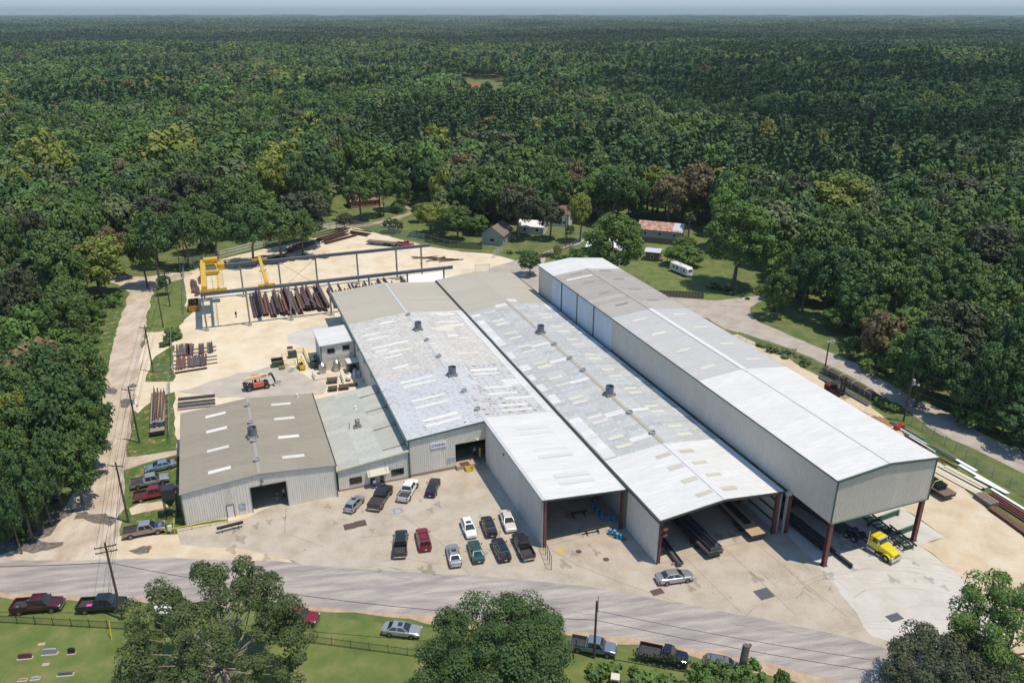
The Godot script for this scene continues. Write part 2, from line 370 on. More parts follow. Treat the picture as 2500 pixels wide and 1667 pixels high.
const TREES := [["O",-142.3,-218.8,18.9,3.7],
	["L",-137.0,-222.1,20.2,4.6],
	["O",-124.1,-205.6,18.9,6.5],
	["L",-109.9,-169.2,20.2,4.6],
	["O",-114.4,-193.8,18.9,6.1],
	["Y",-112.3,-205.8,16.2,8.2],
	["B",-115.8,-223.3,16.2,5.5],
	["O",-103.2,-214.1,17.6,5.1],
	["G",-94.8,-238.0,7,3.6],
	["D",-95.2,-207.4,6,2.0],
	["O",-100.0,-169.5,18.9,5.0],
	["O",-97.1,-160.5,17.6,5.4],
	["L",-112.7,-167.3,16.2,3.3],
	["D",-101.5,-150.3,10.3,4.2],
	["G",-93.8,-153.2,11.5,5.0],
	["G",-106.7,-191.0,4,2.8],
	["G",-105.4,-198.6,3.5,2.3],
	["O",-106.7,-185.9,7,2.9],
	["D",-83.4,-130.6,17.2,5.3],
	["O",-80.9,-136.2,14.9,4.1],
	["O",-86.2,-126.0,16.1,4.9],
	["D",-73.3,-122.9,14.9,3.4],
	["D",-74.6,-116.5,17.2,5.1],
	["O",-79.2,-112.7,16.1,3.8],
	["O",-69.9,-115.3,13.8,3.4],
	["G",-100.5,-144.6,9.2,2.9],
	["O",-107.9,-233.5,18.9,5.3],
	["D",-98.1,-231.8,18.9,5.7],
	["G",-136.1,-245.6,10.8,3.7],
	["O",-90.5,-234.9,17.6,5.7],
	["D",-79.5,-235.3,18.9,6.6],
	["O",-72.1,-240.2,17.6,6.8],
	["O",-66.7,-245.0,14.9,5.1],
	["O",-74.6,-103.5,15.4,3.3],
	["D",-71.0,-106.0,14.3,3.4],
	["O",-67.9,-106.5,12.1,3.4],
	["D",-70.8,-97.3,14.3,3.0],
	["D",-70.6,-94.2,12.1,1.9],
	["D",-69.9,-101.0,12.1,2.6],
	["O",-69.3,-112.2,11.0,2.4],
	["D",-71.3,-99.8,8.8,1.8],
	["D",-73.4,-97.0,4,1.5],
	["Y",-188.3,-323.5,26.1,9.7],
	["Y",-170.2,-306.4,24.6,7.8],
	["Y",-140.6,-333.9,26.1,13.0],
	["Y",-89.2,-296.4,23.2,9.2],
	["Y",-170.4,-273.1,23.2,6.6],
	["B",-150.3,-254.0,17.4,4.7],
	["Y",-275.7,-639.9,26.1,12.4],
	["B",-315.8,-635.9,23.2,9.0],
	["Y",-285.0,-947.2,26.1,13.2],
	["Y",-148.9,-708.0,26.1,8.1],
	["B",-135.7,-648.0,23.2,8.0],
	["Y",-206.1,-735.4,24.6,14.2],
	["Y",-258.4,-519.0,20.3,4.2],
	["B",-133.7,-310.9,15.9,2.6],
	["L",-113.6,-277.3,21.8,8.2],
	["O",-94.2,-267.8,21.8,7.4],
	["L",-124.4,-274.4,20.3,6.3],
	["O",-116.9,-320.5,23.2,8.2],
	["D",-152.1,-292.0,24.6,6.2],
	["D",-128.3,-261.1,21.8,4.8],
	["G",-136.1,-248.6,21.8,6.0],
	["L",-114.9,-252.4,18.8,7.8],
	["O",-100.1,-248.5,20.3,5.3],
	["L",-69.3,-256.5,18.8,10.0],
	["Y",-93.7,-332.0,21.8,10.0],
	["G",-85.3,-365.5,21.8,6.6],
	["D",-73.7,-309.6,21.8,5.7],
	["O",-68.1,-279.2,20.3,4.6],
	["L",-179.8,-449.0,23.2,6.4],
	["D",-167.4,-417.5,20.3,2.3],
	["D",-164.7,-457.8,18.8,2.9],
	["D",-177.7,-519.1,14.5,3.2],
	["B",-296.8,-635.9,23.2,10.1],
	["Y",-34.6,-378.1,21.8,9.2],
	["B",-21.8,-394.6,18.8,5.0],
	["B",-13.3,-446.0,18.8,10.4],
	["L",-6.4,-365.5,21.8,13.9],
	["Y",12.6,-428.1,20.3,8.5],
	["B",34.4,-412.4,20.3,6.7],
	["B",23.6,-310.5,18.8,6.3],
	["Y",55.3,-543.5,21.8,11.1],
	["Y",44.5,-607.4,17.4,5.4],
	["B",-69.5,-609.0,18.8,8.6],
	["Y",-121.2,-730.8,23.2,7.7],
	["B",-139.5,-687.0,23.2,6.6],
	["L",23.8,-527.0,15.9,10.3],
	["G",-57.3,-341.0,23.2,10.2],
	["D",-32.2,-316.4,18.8,7.8],
	["G",-25.2,-340.5,17.4,3.7],
	["O",-10.1,-280.5,23.2,8.5],
	["L",2.2,-267.2,18.8,8.4],
	["L",13.1,-265.7,14.5,5.6],
	["Y",23.1,-262.3,17.4,4.6],
	["Y",-28.1,-271.4,12.3,7.3],
	["O",-18.6,-265.1,12.3,5.6],
	["G",-12.5,-272.2,7,4.3],
	["D",36.7,-283.1,23.2,7.6],
	["Y",53.6,-299.2,18.8,6.1],
	["B",56.8,-283.6,18.8,8.2],
	["O",47.7,-325.3,21.8,8.3],
	["D",-24.0,-777.9,13.0,5.5],
	["L",-42.2,-276.3,4.5,3.6],
	["O",-56.1,-291.2,18.8,7.0],
	["O",-50.4,-299.2,18.8,5.5],
	["G",-43.9,-305.1,5,3.1],
	["O",-45.2,-309.1,17.4,6.2],
	["L",-59.8,-279.0,6,3.1],
	["D",5.7,-598.8,18.8,12.2],
	["G",4.8,-497.2,17.4,8.0],
	["D",-42.8,-323.8,5,3.6],
	["D",-40.4,-751.3,14.5,4.0],
	["D",-34.3,-289.9,7,3.0],
	["O",17.4,-291.2,18.8,5.4],
	["O",10.3,-305.7,20.3,5.6],
	["D",0.2,-301.9,18.8,5.0],
	["G",28.1,-290.2,17.4,5.4],
	["D",20.3,-273.8,3,1.5],
	["B",67.1,-285.2,22.5,8.1],
	["G",69.6,-252.6,19.5,7.8],
	["L",94.1,-263.6,22.5,8.3],
	["Y",110.3,-263.3,21.0,10.5],
	["D",131.1,-261.6,24.0,11.1],
	["L",149.0,-265.8,22.5,9.8],
	["Y",157.4,-332.9,22.5,4.8],
	["Y",121.2,-385.3,25.5,6.6],
	["Y",139.1,-365.1,24.0,4.3],
	["O",87.8,-295.1,21.0,8.1],
	["O",169.3,-284.6,21.0,6.3],
	["G",82.3,-322.9,22.5,8.8],
	["D",175.5,-277.2,21.0,6.7],
	["O",85.4,-269.4,18.0,4.3],
	["O",67.4,-189.6,13.0,3.7],
	["O",73.3,-202.6,14.5,3.1],
	["O",84.0,-211.1,20.3,7.6],
	["O",94.0,-213.8,21.8,7.7],
	["D",80.9,-187.4,20.3,6.3],
	["D",75.4,-194.0,18.8,4.8],
	["O",103.6,-207.2,18.8,6.5],
	["O",88.4,-174.7,18.8,6.1],
	["O",78.9,-180.5,6.5,4.1],
	["G",82.0,-170.8,13.0,3.7],
	["O",121.1,-216.3,15.9,6.2],
	["L",134.0,-214.4,18.8,7.7],
	["O",116.6,-196.0,15.9,5.6],
	["O",107.5,-172.1,17.4,6.7],
	["L",90.8,-151.8,18.8,6.4],
	["D",79.8,-140.2,17.4,5.3],
	["G",85.3,-163.9,6.5,3.9],
	["G",78.1,-156.9,4,3.5],
	["Y",112.3,-170.7,15.9,3.3],
	["D",97.7,-143.1,17.4,3.6],
	["D",87.8,-131.6,17.4,4.3],
	["D",90.4,-129.2,15.9,3.4],
	["D",78.1,-140.7,11.6,3.4],
	["D",84.4,-133.2,12.3,3.8],
	["G",87.5,-132.0,4.5,4.5],
	["G",82.7,-237.1,13.0,3.6],
	["O",95.4,-201.1,15.9,5.0],
	["O",98.8,-182.6,17.4,5.3],
	["D",99.5,-214.4,18.8,5.3],
	["G",68.0,-195.4,4,2.1],
	["G",53.9,-234.5,6,4.5],
	["G",55.2,-247.8,6,3.7],
	["D",76.2,-164.4,5,2.3],
	["G",73.4,-141.0,1.6,1.6],
	["G",74.3,-139.1,1.6,1.7],
	["G",69.5,-208.0,3,2.2],
	["D",113.6,-213.4,15.9,4.9],
	["D",127.8,-193.1,17.4,4.4],
	["D",97.3,-153.9,17.4,4.0],
	["O",108.4,-158.0,15.9,3.1],
	["O",5.3,-225.2,7.5,3.9],
	["D",20.6,-244.2,3,2.3],
	["Y",14.7,-247.5,3,1.4],
	["G",50.4,-236.1,6,4.3],
	["G",26.5,-253.2,6,2.9],
	["G",22.6,-69.4,3.2,2.2],
	["G",27.4,-69.7,3.2,2.2],
	["G",30.8,-69.1,3,0.9],
	["O",24.6,-68.7,3,2.5]]

const CLOUDS := [[640, -530, 300, 290, 350, "cloud out of view shading the woods behind the cottage", 950.0], [-400, -2080, 500, 1150, 430, "long cloud out of view shading the far woods at one side", 950.0], [1250, -2250, 500, 950, 400, "long cloud out of view shading the far woods at the other side", 950.0]]

# ---------- ground, roads, paving ----------
func terr(x: float, z: float) -> float:
	var d := sqrt(pow(x - 5.0, 2) + pow(z + 150.0, 2))
	var k := smoothstep(330.0, 900.0, d)
	if k <= 0.0:
		return 0.0
	var far := smoothstep(800.0, 5000.0, d)
	return k * (nz.get_noise_2d(x * 0.016, z * 0.022) * (13.0 + 22.0 * far) + nz.get_noise_2d(x * 0.09 + 400.0, z * 0.09) * 4.0 - 2.0)

func outline(flat: Array, wob: float, step := 2.2) -> PackedVector2Array:
	var q := PackedVector2Array()
	var k := flat.size() / 2
	for i in k:
		var p := Vector2(flat[i * 2], flat[i * 2 + 1])
		var j := (i + 1) % k
		var r := Vector2(flat[j * 2], flat[j * 2 + 1])
		var m := maxi(1, int(p.distance_to(r) / step)) if wob > 0.0 else 1
		var side := (r - p).normalized().orthogonal()
		for s in m:
			var w := p.lerp(r, float(s) / m)
			if wob > 0.0:
				w += side * (nz.get_noise_2d(w.x * 6.0, w.y * 6.0) + 0.6 * nz.get_noise_2d(w.x * 17.0 + 90.0, w.y * 17.0)) * wob
			q.append(w)
	return q

func sheet(called: String, flat: Array, y: float, m: Material, wob := 0.7, parent: Node3D = self, step := 2.2) -> MeshInstance3D:
	var q := outline(flat, wob, step)
	var idx := Geometry2D.triangulate_polygon(q)
	if idx.is_empty():
		q = outline(flat, 0.0)
		idx = Geometry2D.triangulate_polygon(q)
		if idx.is_empty():
			print("untriangulated ", called)
	var g := G.new()
	for i in range(0, idx.size(), 3):
		var a := q[idx[i]]
		var b := q[idx[i + 1]]
		var c := q[idx[i + 2]]
		if (b - a).cross(c - a) > 0.0:
			var s := b
			b = c
			c = s
		g.tri(Vector3(a.x, y, a.y), Vector3(b.x, y, b.y), Vector3(c.x, y, c.y))
	var o := MeshInstance3D.new()
	o.name = numbered(called) if parent == self else called
	o.mesh = g.mesh()
	o.material_override = m
	parent.add_child(o, true)
	if parent == self:
		o.set_meta("kind", "structure")
	return o

func ab_poly(pairs: Array) -> Array:
	var q := []
	for i in range(0, pairs.size(), 2):
		var p := P(pairs[i], pairs[i + 1])
		q.append(p.x)
		q.append(p.z)
	return q

func ground() -> void:
	var fine := noise_tex(5, 0.05, [[0.0, 0.62, 0.62, 0.62], [0.5, 0.9, 0.9, 0.9], [1.0, 1.0, 1.0, 1.0]], 5)
	mats["fine"] = null
	var grass := textured("grass", noise_tex(11, 0.012, [[0.0, 0.075, 0.115, 0.028], [0.35, 0.11, 0.155, 0.04], [0.62, 0.15, 0.18, 0.055], [0.82, 0.19, 0.20, 0.07], [1.0, 0.24, 0.19, 0.09]], 6), Vector3(0.028, 0.028, 0.028), true, 0.95, Color.WHITE, noise_tex(12, 0.06, [[0.0, 0.45, 0.47, 0.42], [0.5, 0.9, 0.9, 0.9], [1.0, 1.0, 1.0, 1.0]], 4), Vector3(0.21, 0.21, 0.21))
	var lawn := textured("lawn", noise_tex(13, 0.012, [[0.0, 0.095, 0.145, 0.03], [0.4, 0.13, 0.18, 0.042], [0.7, 0.18, 0.205, 0.06], [0.9, 0.24, 0.22, 0.095], [1.0, 0.30, 0.235, 0.14]], 6), Vector3(0.033, 0.033, 0.033), true, 0.95, Color.WHITE, noise_tex(14, 0.06, [[0.0, 0.5, 0.52, 0.46], [0.5, 0.9, 0.9, 0.9], [1.0, 1.0, 1.0, 1.0]], 4), Vector3(0.3, 0.3, 0.3))
	var verge := textured("verge", noise_tex(15, 0.014, [[0.0, 0.05, 0.10, 0.018], [0.45, 0.08, 0.14, 0.025], [0.66, 0.13, 0.16, 0.04], [0.76, 0.30, 0.22, 0.12], [1.0, 0.42, 0.30, 0.18]], 5), Vector3(0.06, 0.06, 0.06), true, 0.95, Color.WHITE, fine, Vector3(0.3, 0.3, 0.3))
	var floor_m := textured("wood_floor", noise_tex(16, 0.02, [[0.0, 0.03, 0.05, 0.015], [0.6, 0.06, 0.09, 0.02], [1.0, 0.12, 0.11, 0.05]], 5), Vector3(0.02, 0.02, 0.02), true, 0.95)
	var sand := textured("sand", noise_tex(17, 0.01, [[0.0, 0.60, 0.49, 0.345], [0.4, 0.69, 0.585, 0.43], [0.7, 0.74, 0.65, 0.50], [1.0, 0.76, 0.69, 0.57]], 6), Vector3(0.022, 0.022, 0.022), true, 0.95, Color.WHITE, noise_tex(18, 0.05, [[0.0, 0.72, 0.70, 0.66], [0.55, 0.96, 0.96, 0.95], [1.0, 1.0, 1.0, 1.0]], 5), Vector3(0.16, 0.16, 0.16))
	var lot_sand := textured("lot_sand", noise_tex(19, 0.01, [[0.0, 0.53, 0.42, 0.285], [0.4, 0.61, 0.50, 0.36], [0.7, 0.65, 0.56, 0.43], [1.0, 0.66, 0.60, 0.50]], 6), Vector3(0.03, 0.03, 0.03), true, 0.95, Color.WHITE, mats["sand"].detail_albedo, Vector3(0.2, 0.2, 0.2))
	var dusty := textured("dusty_road", noise_tex(20, 0.012, [[0.0, 0.42, 0.33, 0.25], [0.4, 0.52, 0.43, 0.34], [0.7, 0.60, 0.52, 0.43], [1.0, 0.64, 0.57, 0.49]], 6), Vector3(0.035, 0.035, 0.02), true, 0.93, Color.WHITE, mats["sand"].detail_albedo, Vector3(0.2, 0.2, 0.12))
	var brown := textured("brown_road", noise_tex(21, 0.012, [[0.0, 0.34, 0.25, 0.19], [0.5, 0.43, 0.33, 0.26], [1.0, 0.52, 0.43, 0.35]], 6), Vector3(0.03, 0.03, 0.02), true, 0.93, Color.WHITE, fine, Vector3(0.25, 0.25, 0.25))
	var asphalt := textured("old_asphalt", noise_tex(22, 0.014, [[0.0, 0.25, 0.228, 0.22], [0.35, 0.325, 0.295, 0.278], [0.6, 0.40, 0.36, 0.333], [0.85, 0.48, 0.43, 0.385], [1.0, 0.53, 0.475, 0.42]], 6), Vector3(0.012, 0.03, 0.085), false, 0.9, Color.WHITE, noise_tex(23, 0.045, [[0.0, 0.72, 0.71, 0.72], [0.45, 0.93, 0.93, 0.93], [1.0, 1.0, 1.0, 1.0]], 5), Vector3(0.10, 0.2, 0.35))
	var concrete := textured("apron_concrete", noise_tex(24, 0.013, [[0.0, 0.37, 0.315, 0.25], [0.3, 0.43, 0.372, 0.302], [0.6, 0.48, 0.422, 0.35], [1.0, 0.52, 0.468, 0.40]], 6), Vector3(0.028, 0.028, 0.028), false, 0.85, Color.WHITE, noise_tex(25, 0.05, [[0.0, 0.68, 0.67, 0.66], [0.4, 0.94, 0.94, 0.93], [1.0, 1.0, 1.0, 1.0]], 5), Vector3(0.16, 0.16, 0.09))
	var pad := textured("new_concrete", noise_tex(26, 0.013, [[0.0, 0.53, 0.50, 0.455], [0.5, 0.60, 0.575, 0.53], [1.0, 0.655, 0.635, 0.595]], 5), Vector3(0.03, 0.03, 0.03), true, 0.8, Color.WHITE, fine, Vector3(0.35, 0.35, 0.35))
	var grey_road := textured("grey_road", noise_tex(27, 0.013, [[0.0, 0.37, 0.32, 0.275], [0.5, 0.45, 0.40, 0.35], [1.0, 0.53, 0.48, 0.425]], 6), Vector3(0.03, 0.03, 0.03), true, 0.9, Color.WHITE, fine, Vector3(0.25, 0.25, 0.25))
	var grey_yard := textured("grey_yard", noise_tex(28, 0.013, [[0.0, 0.43, 0.38, 0.32], [0.5, 0.50, 0.45, 0.385], [1.0, 0.60, 0.54, 0.45]], 6), Vector3(0.03, 0.03, 0.03), true, 0.9, Color.WHITE, fine, Vector3(0.25, 0.25, 0.25))
	var tar := textured("tar_patch", noise_tex(29, 0.03, [[0.0, 0.09, 0.08, 0.075], [0.5, 0.16, 0.14, 0.125], [0.8, 0.28, 0.245, 0.21], [1.0, 0.40, 0.34, 0.28]], 5), Vector3(0.08, 0.08, 0.08), true, 0.9, Color.WHITE, fine, Vector3(0.4, 0.4, 0.4))
	var clay := textured("red_clay", noise_tex(30, 0.02, [[0.0, 0.42, 0.29, 0.19], [0.5, 0.50, 0.37, 0.26], [1.0, 0.56, 0.46, 0.355]], 5), Vector3(0.06, 0.06, 0.06), true, 0.95, Color.WHITE, fine, Vector3(0.3, 0.3, 0.3))
	# the terrain: one sheet to the horizon
	var g := G.new()
	var radii := [0.0, 60.0, 150.0, 300.0, 420.0]
	while radii[-1] < 42000.0:
		radii.append(radii[-1] * 1.085)
	var sec := 120
	for i in radii.size() - 1:
		var r0: float = radii[i]
		var r1: float = radii[i + 1]
		for j in sec:
			var q := []
			for e in [[r0, j], [r1, j], [r1, j + 1], [r0, j + 1]]:
				var x: float = 5.0 + e[0] * cos(TAU * e[1] / sec)
				var z: float = -150.0 + e[0] * sin(TAU * e[1] / sec)
				q.append(Vector3(x, terr(x, z), z))
			g.tri(q[0], q[2], q[1])
			g.tri(q[0], q[3], q[2])
	var o := MeshInstance3D.new()
	o.name = "ground"
	o.mesh = g.mesh()
	o.material_override = grass
	add_child(o)
	o.set_meta("kind", "structure")
	var y := 0.004
	sheet("lawn", CEMETERY, y, lawn, 0.6)
	sheet("lawn", LAWN_RIGHT, y, lawn, 0.8)
	sheet("lawn", LAWN_BACK, y, lawn, 0.8)
	sheet("sandy_yard", SAND_YARD, 0.008, sand, 0.8)
	sheet("dirt_drive", BACK_DRIVE, 0.012, grey_road, 0.6)
	sheet("back_road", BACK_ROAD, 0.012, brown, 0.5)
	sheet("side_road", LEFT_ROAD, 0.012, dusty, 0.9)
	sheet("road_verge", VERGE_LEFT, 0.016, verge, 0.8)
	sheet("gravel_lane", RIGHT_ROAD, 0.012, grey_road, 0.5)
	sheet("sandy_strip", SAND_STRIP, 0.008, lot_sand, 0.6)
	sheet("sandy_lot", SAND_LOT, 0.012, lot_sand, 0.5)
	sheet("yard_hardstanding", YARD_GREY, 0.012, grey_yard, 1.2)
	sheet("yard_slab", YARD_SLAB, 0.012, pad, 0.25)
	sheet("road_shoulder", ROAD_SHOULDER, 0.008, clay, 0.9)
	sheet("dirt_forecourt", DIRT_FRONT, 0.016, lot_sand, 0.9)
	for q in [ISLAND_ONE, ISLAND_TWO, ISLAND_THREE, ISLAND_FOUR]:
		sheet("grass_island", q, 0.020, verge if q != ISLAND_ONE else lawn, 0.7)
	sheet("driveway", DRIVEWAY_LEFT, 0.024, dusty, 0.3)
	sheet("bare_patch", BARE_ONE, 0.024, lot_sand, 1.0)
	for q in [TAR_ONE, TAR_TWO, TAR_THREE, TAR_FOUR, TAR_FIVE, TAR_SIX]:
		sheet("tar_patch", q, 0.028, tar, 0.7, self, 0.9)
	# the main road lies along its own axis, so that its wear runs with the traffic
	var road := sheet("main_road", MAIN_ROAD, 0.020, asphalt, 0.45)
	var slab := sheet("concrete_apron", APRON, 0.024, concrete, 0.25)
	sheet("concrete_pad", NEW_PAD, 0.028, pad, 0.0)
	local_axes(road, 0.16)
	local_axes(slab, PHI)
	paving_details()

func local_axes(o: MeshInstance3D, turn: float) -> void:
	# turn the node's own axes without moving its surface
	var arr: Array = o.mesh.surface_get_arrays(0)
	var v: PackedVector3Array = arr[Mesh.ARRAY_VERTEX]
	var back := Basis(Vector3.UP, -turn)
	for i in v.size():
		v[i] = back * v[i]
	arr[Mesh.ARRAY_VERTEX] = v
	var m := ArrayMesh.new()
	m.add_surface_from_arrays(Mesh.PRIMITIVE_TRIANGLES, arr)
	o.mesh = m
	o.rotation.y = turn

func strip(pts: Array, w: float, y: float, called: String, m: Material) -> void:
	# a thin sheet along a line of (a, b) points
	var g := G.new()
	for i in range(0, pts.size() - 2, 2):
		var p := P(pts[i], pts[i + 1], y)
		var q := P(pts[i + 2], pts[i + 3], y)
		var s := (q - p).cross(Vector3.UP).normalized() * w * 0.5
		g.quad(p - s, p + s, q + s, q - s)
	var o := MeshInstance3D.new()
	o.name = numbered(called)
	o.mesh = g.mesh()
	o.material_override = m
	add_child(o)
	o.set_meta("kind", "structure")

func paving_details() -> void:
	var joint := mt("slab_joint", 0.29, 0.24, 0.19, 0.95)
	var worn := textured("worn_yellow_paint", noise_tex(31, 0.08, [[0.0, 0.48, 0.40, 0.30], [0.45, 0.50, 0.38, 0.20], [0.7, 0.55, 0.36, 0.07], [1.0, 0.60, 0.40, 0.05]], 4), Vector3(0.4, 0.4, 0.4))
	for q in [[-24.0, 20.0, -17.2, 14.5, -13.6, 6.0, -12.0, -2.0], [0.5, 0.0, 2.6, -5.0, 7.0, -11.0, 12.5, -17.5], [18.0, -9.0, 18.3, -16.0, 18.6, -21.5], [24.4, -9.0, 24.8, -17.0, 25.0, -24.5], [29.5, -9.0, 30.0, -18.0, 31.0, -27.0], [-34.0, 24.0, -35.0, 17.0, -30.0, 11.5], [0.2, 0.2, 13.2, 0.2], [13.6, -9.1, 33.8, -9.1], [-25.0, 12.0, -13.6, 9.5], [20.5, -21.5, 16.5, -23.5]]:
		strip(q, 0.08, 0.034, "slab_joint", joint)
	for k in 6:
		strip([-17.9 + k * 3.35, 4.9, -17.5 + k * 3.35, 0.2], 0.10, 0.034, "parking_line", worn)
	for k in 5:
		strip([-22.0 + k * 4.1, 23.0, -22.0 + k * 4.1, 18.0], 0.10, 0.034, "parking_line", worn)
	for q in [[4.5, -0.8, 12.2, -2.2], [4.2, -3.6, 10.5, -5.0], [8.0, -8.6, 13.0, -9.6]]:
		strip(q, 0.12, 0.034, "parking_line", worn)
	wear_marks()
	# yellow arrow by the bay door
	var g := G.new()
	g.tri(P(1.2, -1.4, 0.036), P(2.4, -0.7, 0.036), P(2.2, -2.2, 0.036))
	part(self, numbered("painted_arrow"), g.mesh(), mt("yellow_paint", 0.62, 0.40, 0.04, 0.8)).set_meta("kind", "structure")
	# the blue parking square with the wheelchair sign
	var bay := G.new()
	bay.quad(P(-18.6, 15.9, 0.034), P(-17.0, 15.9, 0.034), P(-17.0, 17.4, 0.034), P(-18.6, 17.4, 0.034))
	var sq := part(self, numbered("painted_bay_sign"), bay.mesh(), textured("worn_blue_paint", noise_tex(33, 0.08, [[0.0, 0.42, 0.38, 0.33], [0.5, 0.27, 0.29, 0.33], [1.0, 0.16, 0.21, 0.31]], 4), Vector3(0.5, 0.5, 0.5)))
	sq.set_meta("kind", "structure")
	var wh := G.new()
	var wc := Vector2(-17.85, 16.5)
	for i in 14:
		var a0 := TAU * i / 20.0 + 2.4
		var a1 := TAU * (i + 1) / 20.0 + 2.4
		wh.quad(P(wc.x + cos(a0) * 0.27, wc.y + sin(a0) * 0.27, 0.038), P(wc.x + cos(a0) * 0.36, wc.y + sin(a0) * 0.36, 0.038), P(wc.x + cos(a1) * 0.36, wc.y + sin(a1) * 0.36, 0.038), P(wc.x + cos(a1) * 0.27, wc.y + sin(a1) * 0.27, 0.038))
	for q in [[-17.95, 16.55, -17.87, 17.05], [-17.95, 16.6, -17.6, 16.6], [-17.62, 16.6, -17.45, 16.25], [-17.92, 16.85, -17.66, 16.85]]:
		var p := P(q[0], q[1], 0.038)
		var r := P(q[2], q[3], 0.038)
		var s := (r - p).cross(Vector3.UP).normalized() * 0.045
		wh.quad(p - s, p + s, r + s, r - s)
	part(sq, "wheelchair_sign", wh.mesh(), mt("worn_white_paint", 0.62, 0.60, 0.57, 0.9))
	# steel cover plates, grates and manholes, each a thin plate
	var rust := mt("cover_rust", 0.10, 0.065, 0.055, 0.7)
	var steel := mt("cover_steel", 0.09, 0.095, 0.115, 0.6)
	for q in [[-25.6, 15.2, 1.7, 1.5, rust, "rust brown steel trench plate on the concrete behind the silver hatchback"], [-23.9, 15.35, 1.7, 1.55, rust, "second rust brown trench plate lapped beside the first one"], [10.5, -14.2, 1.7, 1.1, rust, "rusty square drain grate near the rear of the silver sedan"], [23.7, -19.6, 2.2, 1.9, steel, "dark grey steel plate on the apron in front of the open shed"], [36.6, -29.3, 2.0, 1.2, steel, "dark steel drain plate at the edge of the pale concrete pad"]]:
		var pl := boxmesh(Vector3(-q[2] * 0.5, 0, -q[3] * 0.5), Vector3(q[2] * 0.5, 0.02, q[3] * 0.5))
		solo("cover_plate", pl, q[4], q[5], "cover plate", P(q[0], q[1], 0.03), PHI)
	var mh := G.new()
	mh.lathe([Vector2(0.0, 0.015), Vector2(0.42, 0.015), Vector2(0.45, 0.0)], 18)
	for q in [[7.2, -5.6, "round iron manhole cover in the forecourt of the open bay"], [4.3, -2.6, "small round drain lid near the steel stand"]]:
		solo("manhole_cover", mh.mesh(), rust, q[2], "manhole cover", P(q[0], q[1], 0.03))


func wear_marks() -> void:
	# oil drips, tyre scuffs and cracks, each a thin film of dirt with its own outline
	var oil := see_through("oil_film", 0.07, 0.06, 0.05, 0.17)
	var scuff := see_through("tyre_scuff", 0.08, 0.08, 0.085, 0.12)
	var crack := mt("crack_tar", 0.20, 0.18, 0.165, 0.9)
	var r := RandomNumberGenerator.new()
	r.seed = 17
	for k in 70:
		var c: Vector2 = [Vector2(r.randf_range(1, 12), r.randf_range(-8, 10)), Vector2(r.randf_range(14, 34), r.randf_range(-24, -2)), Vector2(r.randf_range(-24, 0), r.randf_range(-3, 20)), Vector2(r.randf_range(-44, -26), r.randf_range(10, 22)), Vector2(r.randf_range(34, 50), r.randf_range(-28, -12))][k % 5]
		var q := []
		var s := r.randf_range(0.15, 0.9)
		for i in 18:
			var w := 1.0 + 0.45 * sin(i * 1.05 + k) + r.randf_range(-0.12, 0.12)
			var p := P(c.x + cos(TAU * i / 18.0) * s * w * 0.8, c.y + sin(TAU * i / 18.0) * s * w * 1.25)
			q.append(p.x)
			q.append(p.z)
		sheet("oil_stain", q, 0.040 + 0.0004 * k, oil, 0.0)
	for k in 24:
		var a := r.randf_range(26, 35)
		var b := r.randf_range(-26, -15)
		var d := r.randf_range(-0.25, 0.35) if k % 3 else r.randf_range(0.8, 1.4)
		var l := r.randf_range(0.8, 3.0)
		strip([a, b, a + sin(d) * l, b + cos(d) * l], r.randf_range(0.08, 0.28), 0.072 + 0.0004 * k, "tyre_scuff", scuff)
	for k in 16:
		# turning tracks on the pale pad
		var pts := []
		var rad := r.randf_range(9.0, 26.0)
		var s := r.randf_range(-0.3, 0.3)
		for i in 9:
			var f := s + i * 0.11
			pts.append(33.5 + rad * sin(f) + 6.0 * cos(k))
			pts.append(-46.0 + rad * cos(f) + 5.0)
		strip(pts, r.randf_range(0.12, 0.3), 0.092 + 0.0004 * k, "tyre_track", see_through("pad_track", 0.28, 0.26, 0.24, 0.07))
	for k in 13:
		# cracks that wander along the main road
		var x := r.randf_range(-75, 60)
		var q := G.new()
		var p := Vector3(x, 0.034, -86.0 + x * 0.13 + r.randf_range(-4.5, 3.5) + (0.0 if x < 10.0 else (x - 10.0) * 0.12))
		for i in 12:
			var e := p + Vector3(r.randf_range(0.5, 1.4), 0, r.randf_range(-0.35, 0.55))
			var n := Vector3(0, 0, r.randf_range(0.012, 0.03))
			q.quad(p + n, e + n, e - n, p - n)
			p = e
		part(self, numbered("road_crack"), q.mesh(), crack).set_meta("kind", "structure")

# ---------- the sheds ----------
func rib_panel(called: String, ribs: int, hgt: float) -> ArrayMesh:
	if meshes.has(called):
		return meshes[called]
	var g := G.new()
	var xs := []
	for k in ribs:
		for e in [[0.0, 0.0], [0.58, 0.0], [0.68, 1.0], [0.88, 1.0]]:
			xs.append(Vector2((k + e[0]) / ribs, e[1] * hgt))
	xs.append(Vector2(1.0, 0.0))
	for i in xs.size() - 1:
		var p: Vector2 = xs[i]
		var q: Vector2 = xs[i + 1]
		g.quad(Vector3(p.x, p.y, 1), Vector3(q.x, q.y, 1), Vector3(q.x, q.y, 0), Vector3(p.x, p.y, 0))
		for k in [Vector2(p.x, 1), Vector2(q.x, 0), Vector2(q.x, 1), Vector2(p.x, 1), Vector2(p.x, 0), Vector2(q.x, 0)]:
			g.u.append(k)
	meshes[called] = g.mesh()
	return meshes[called]

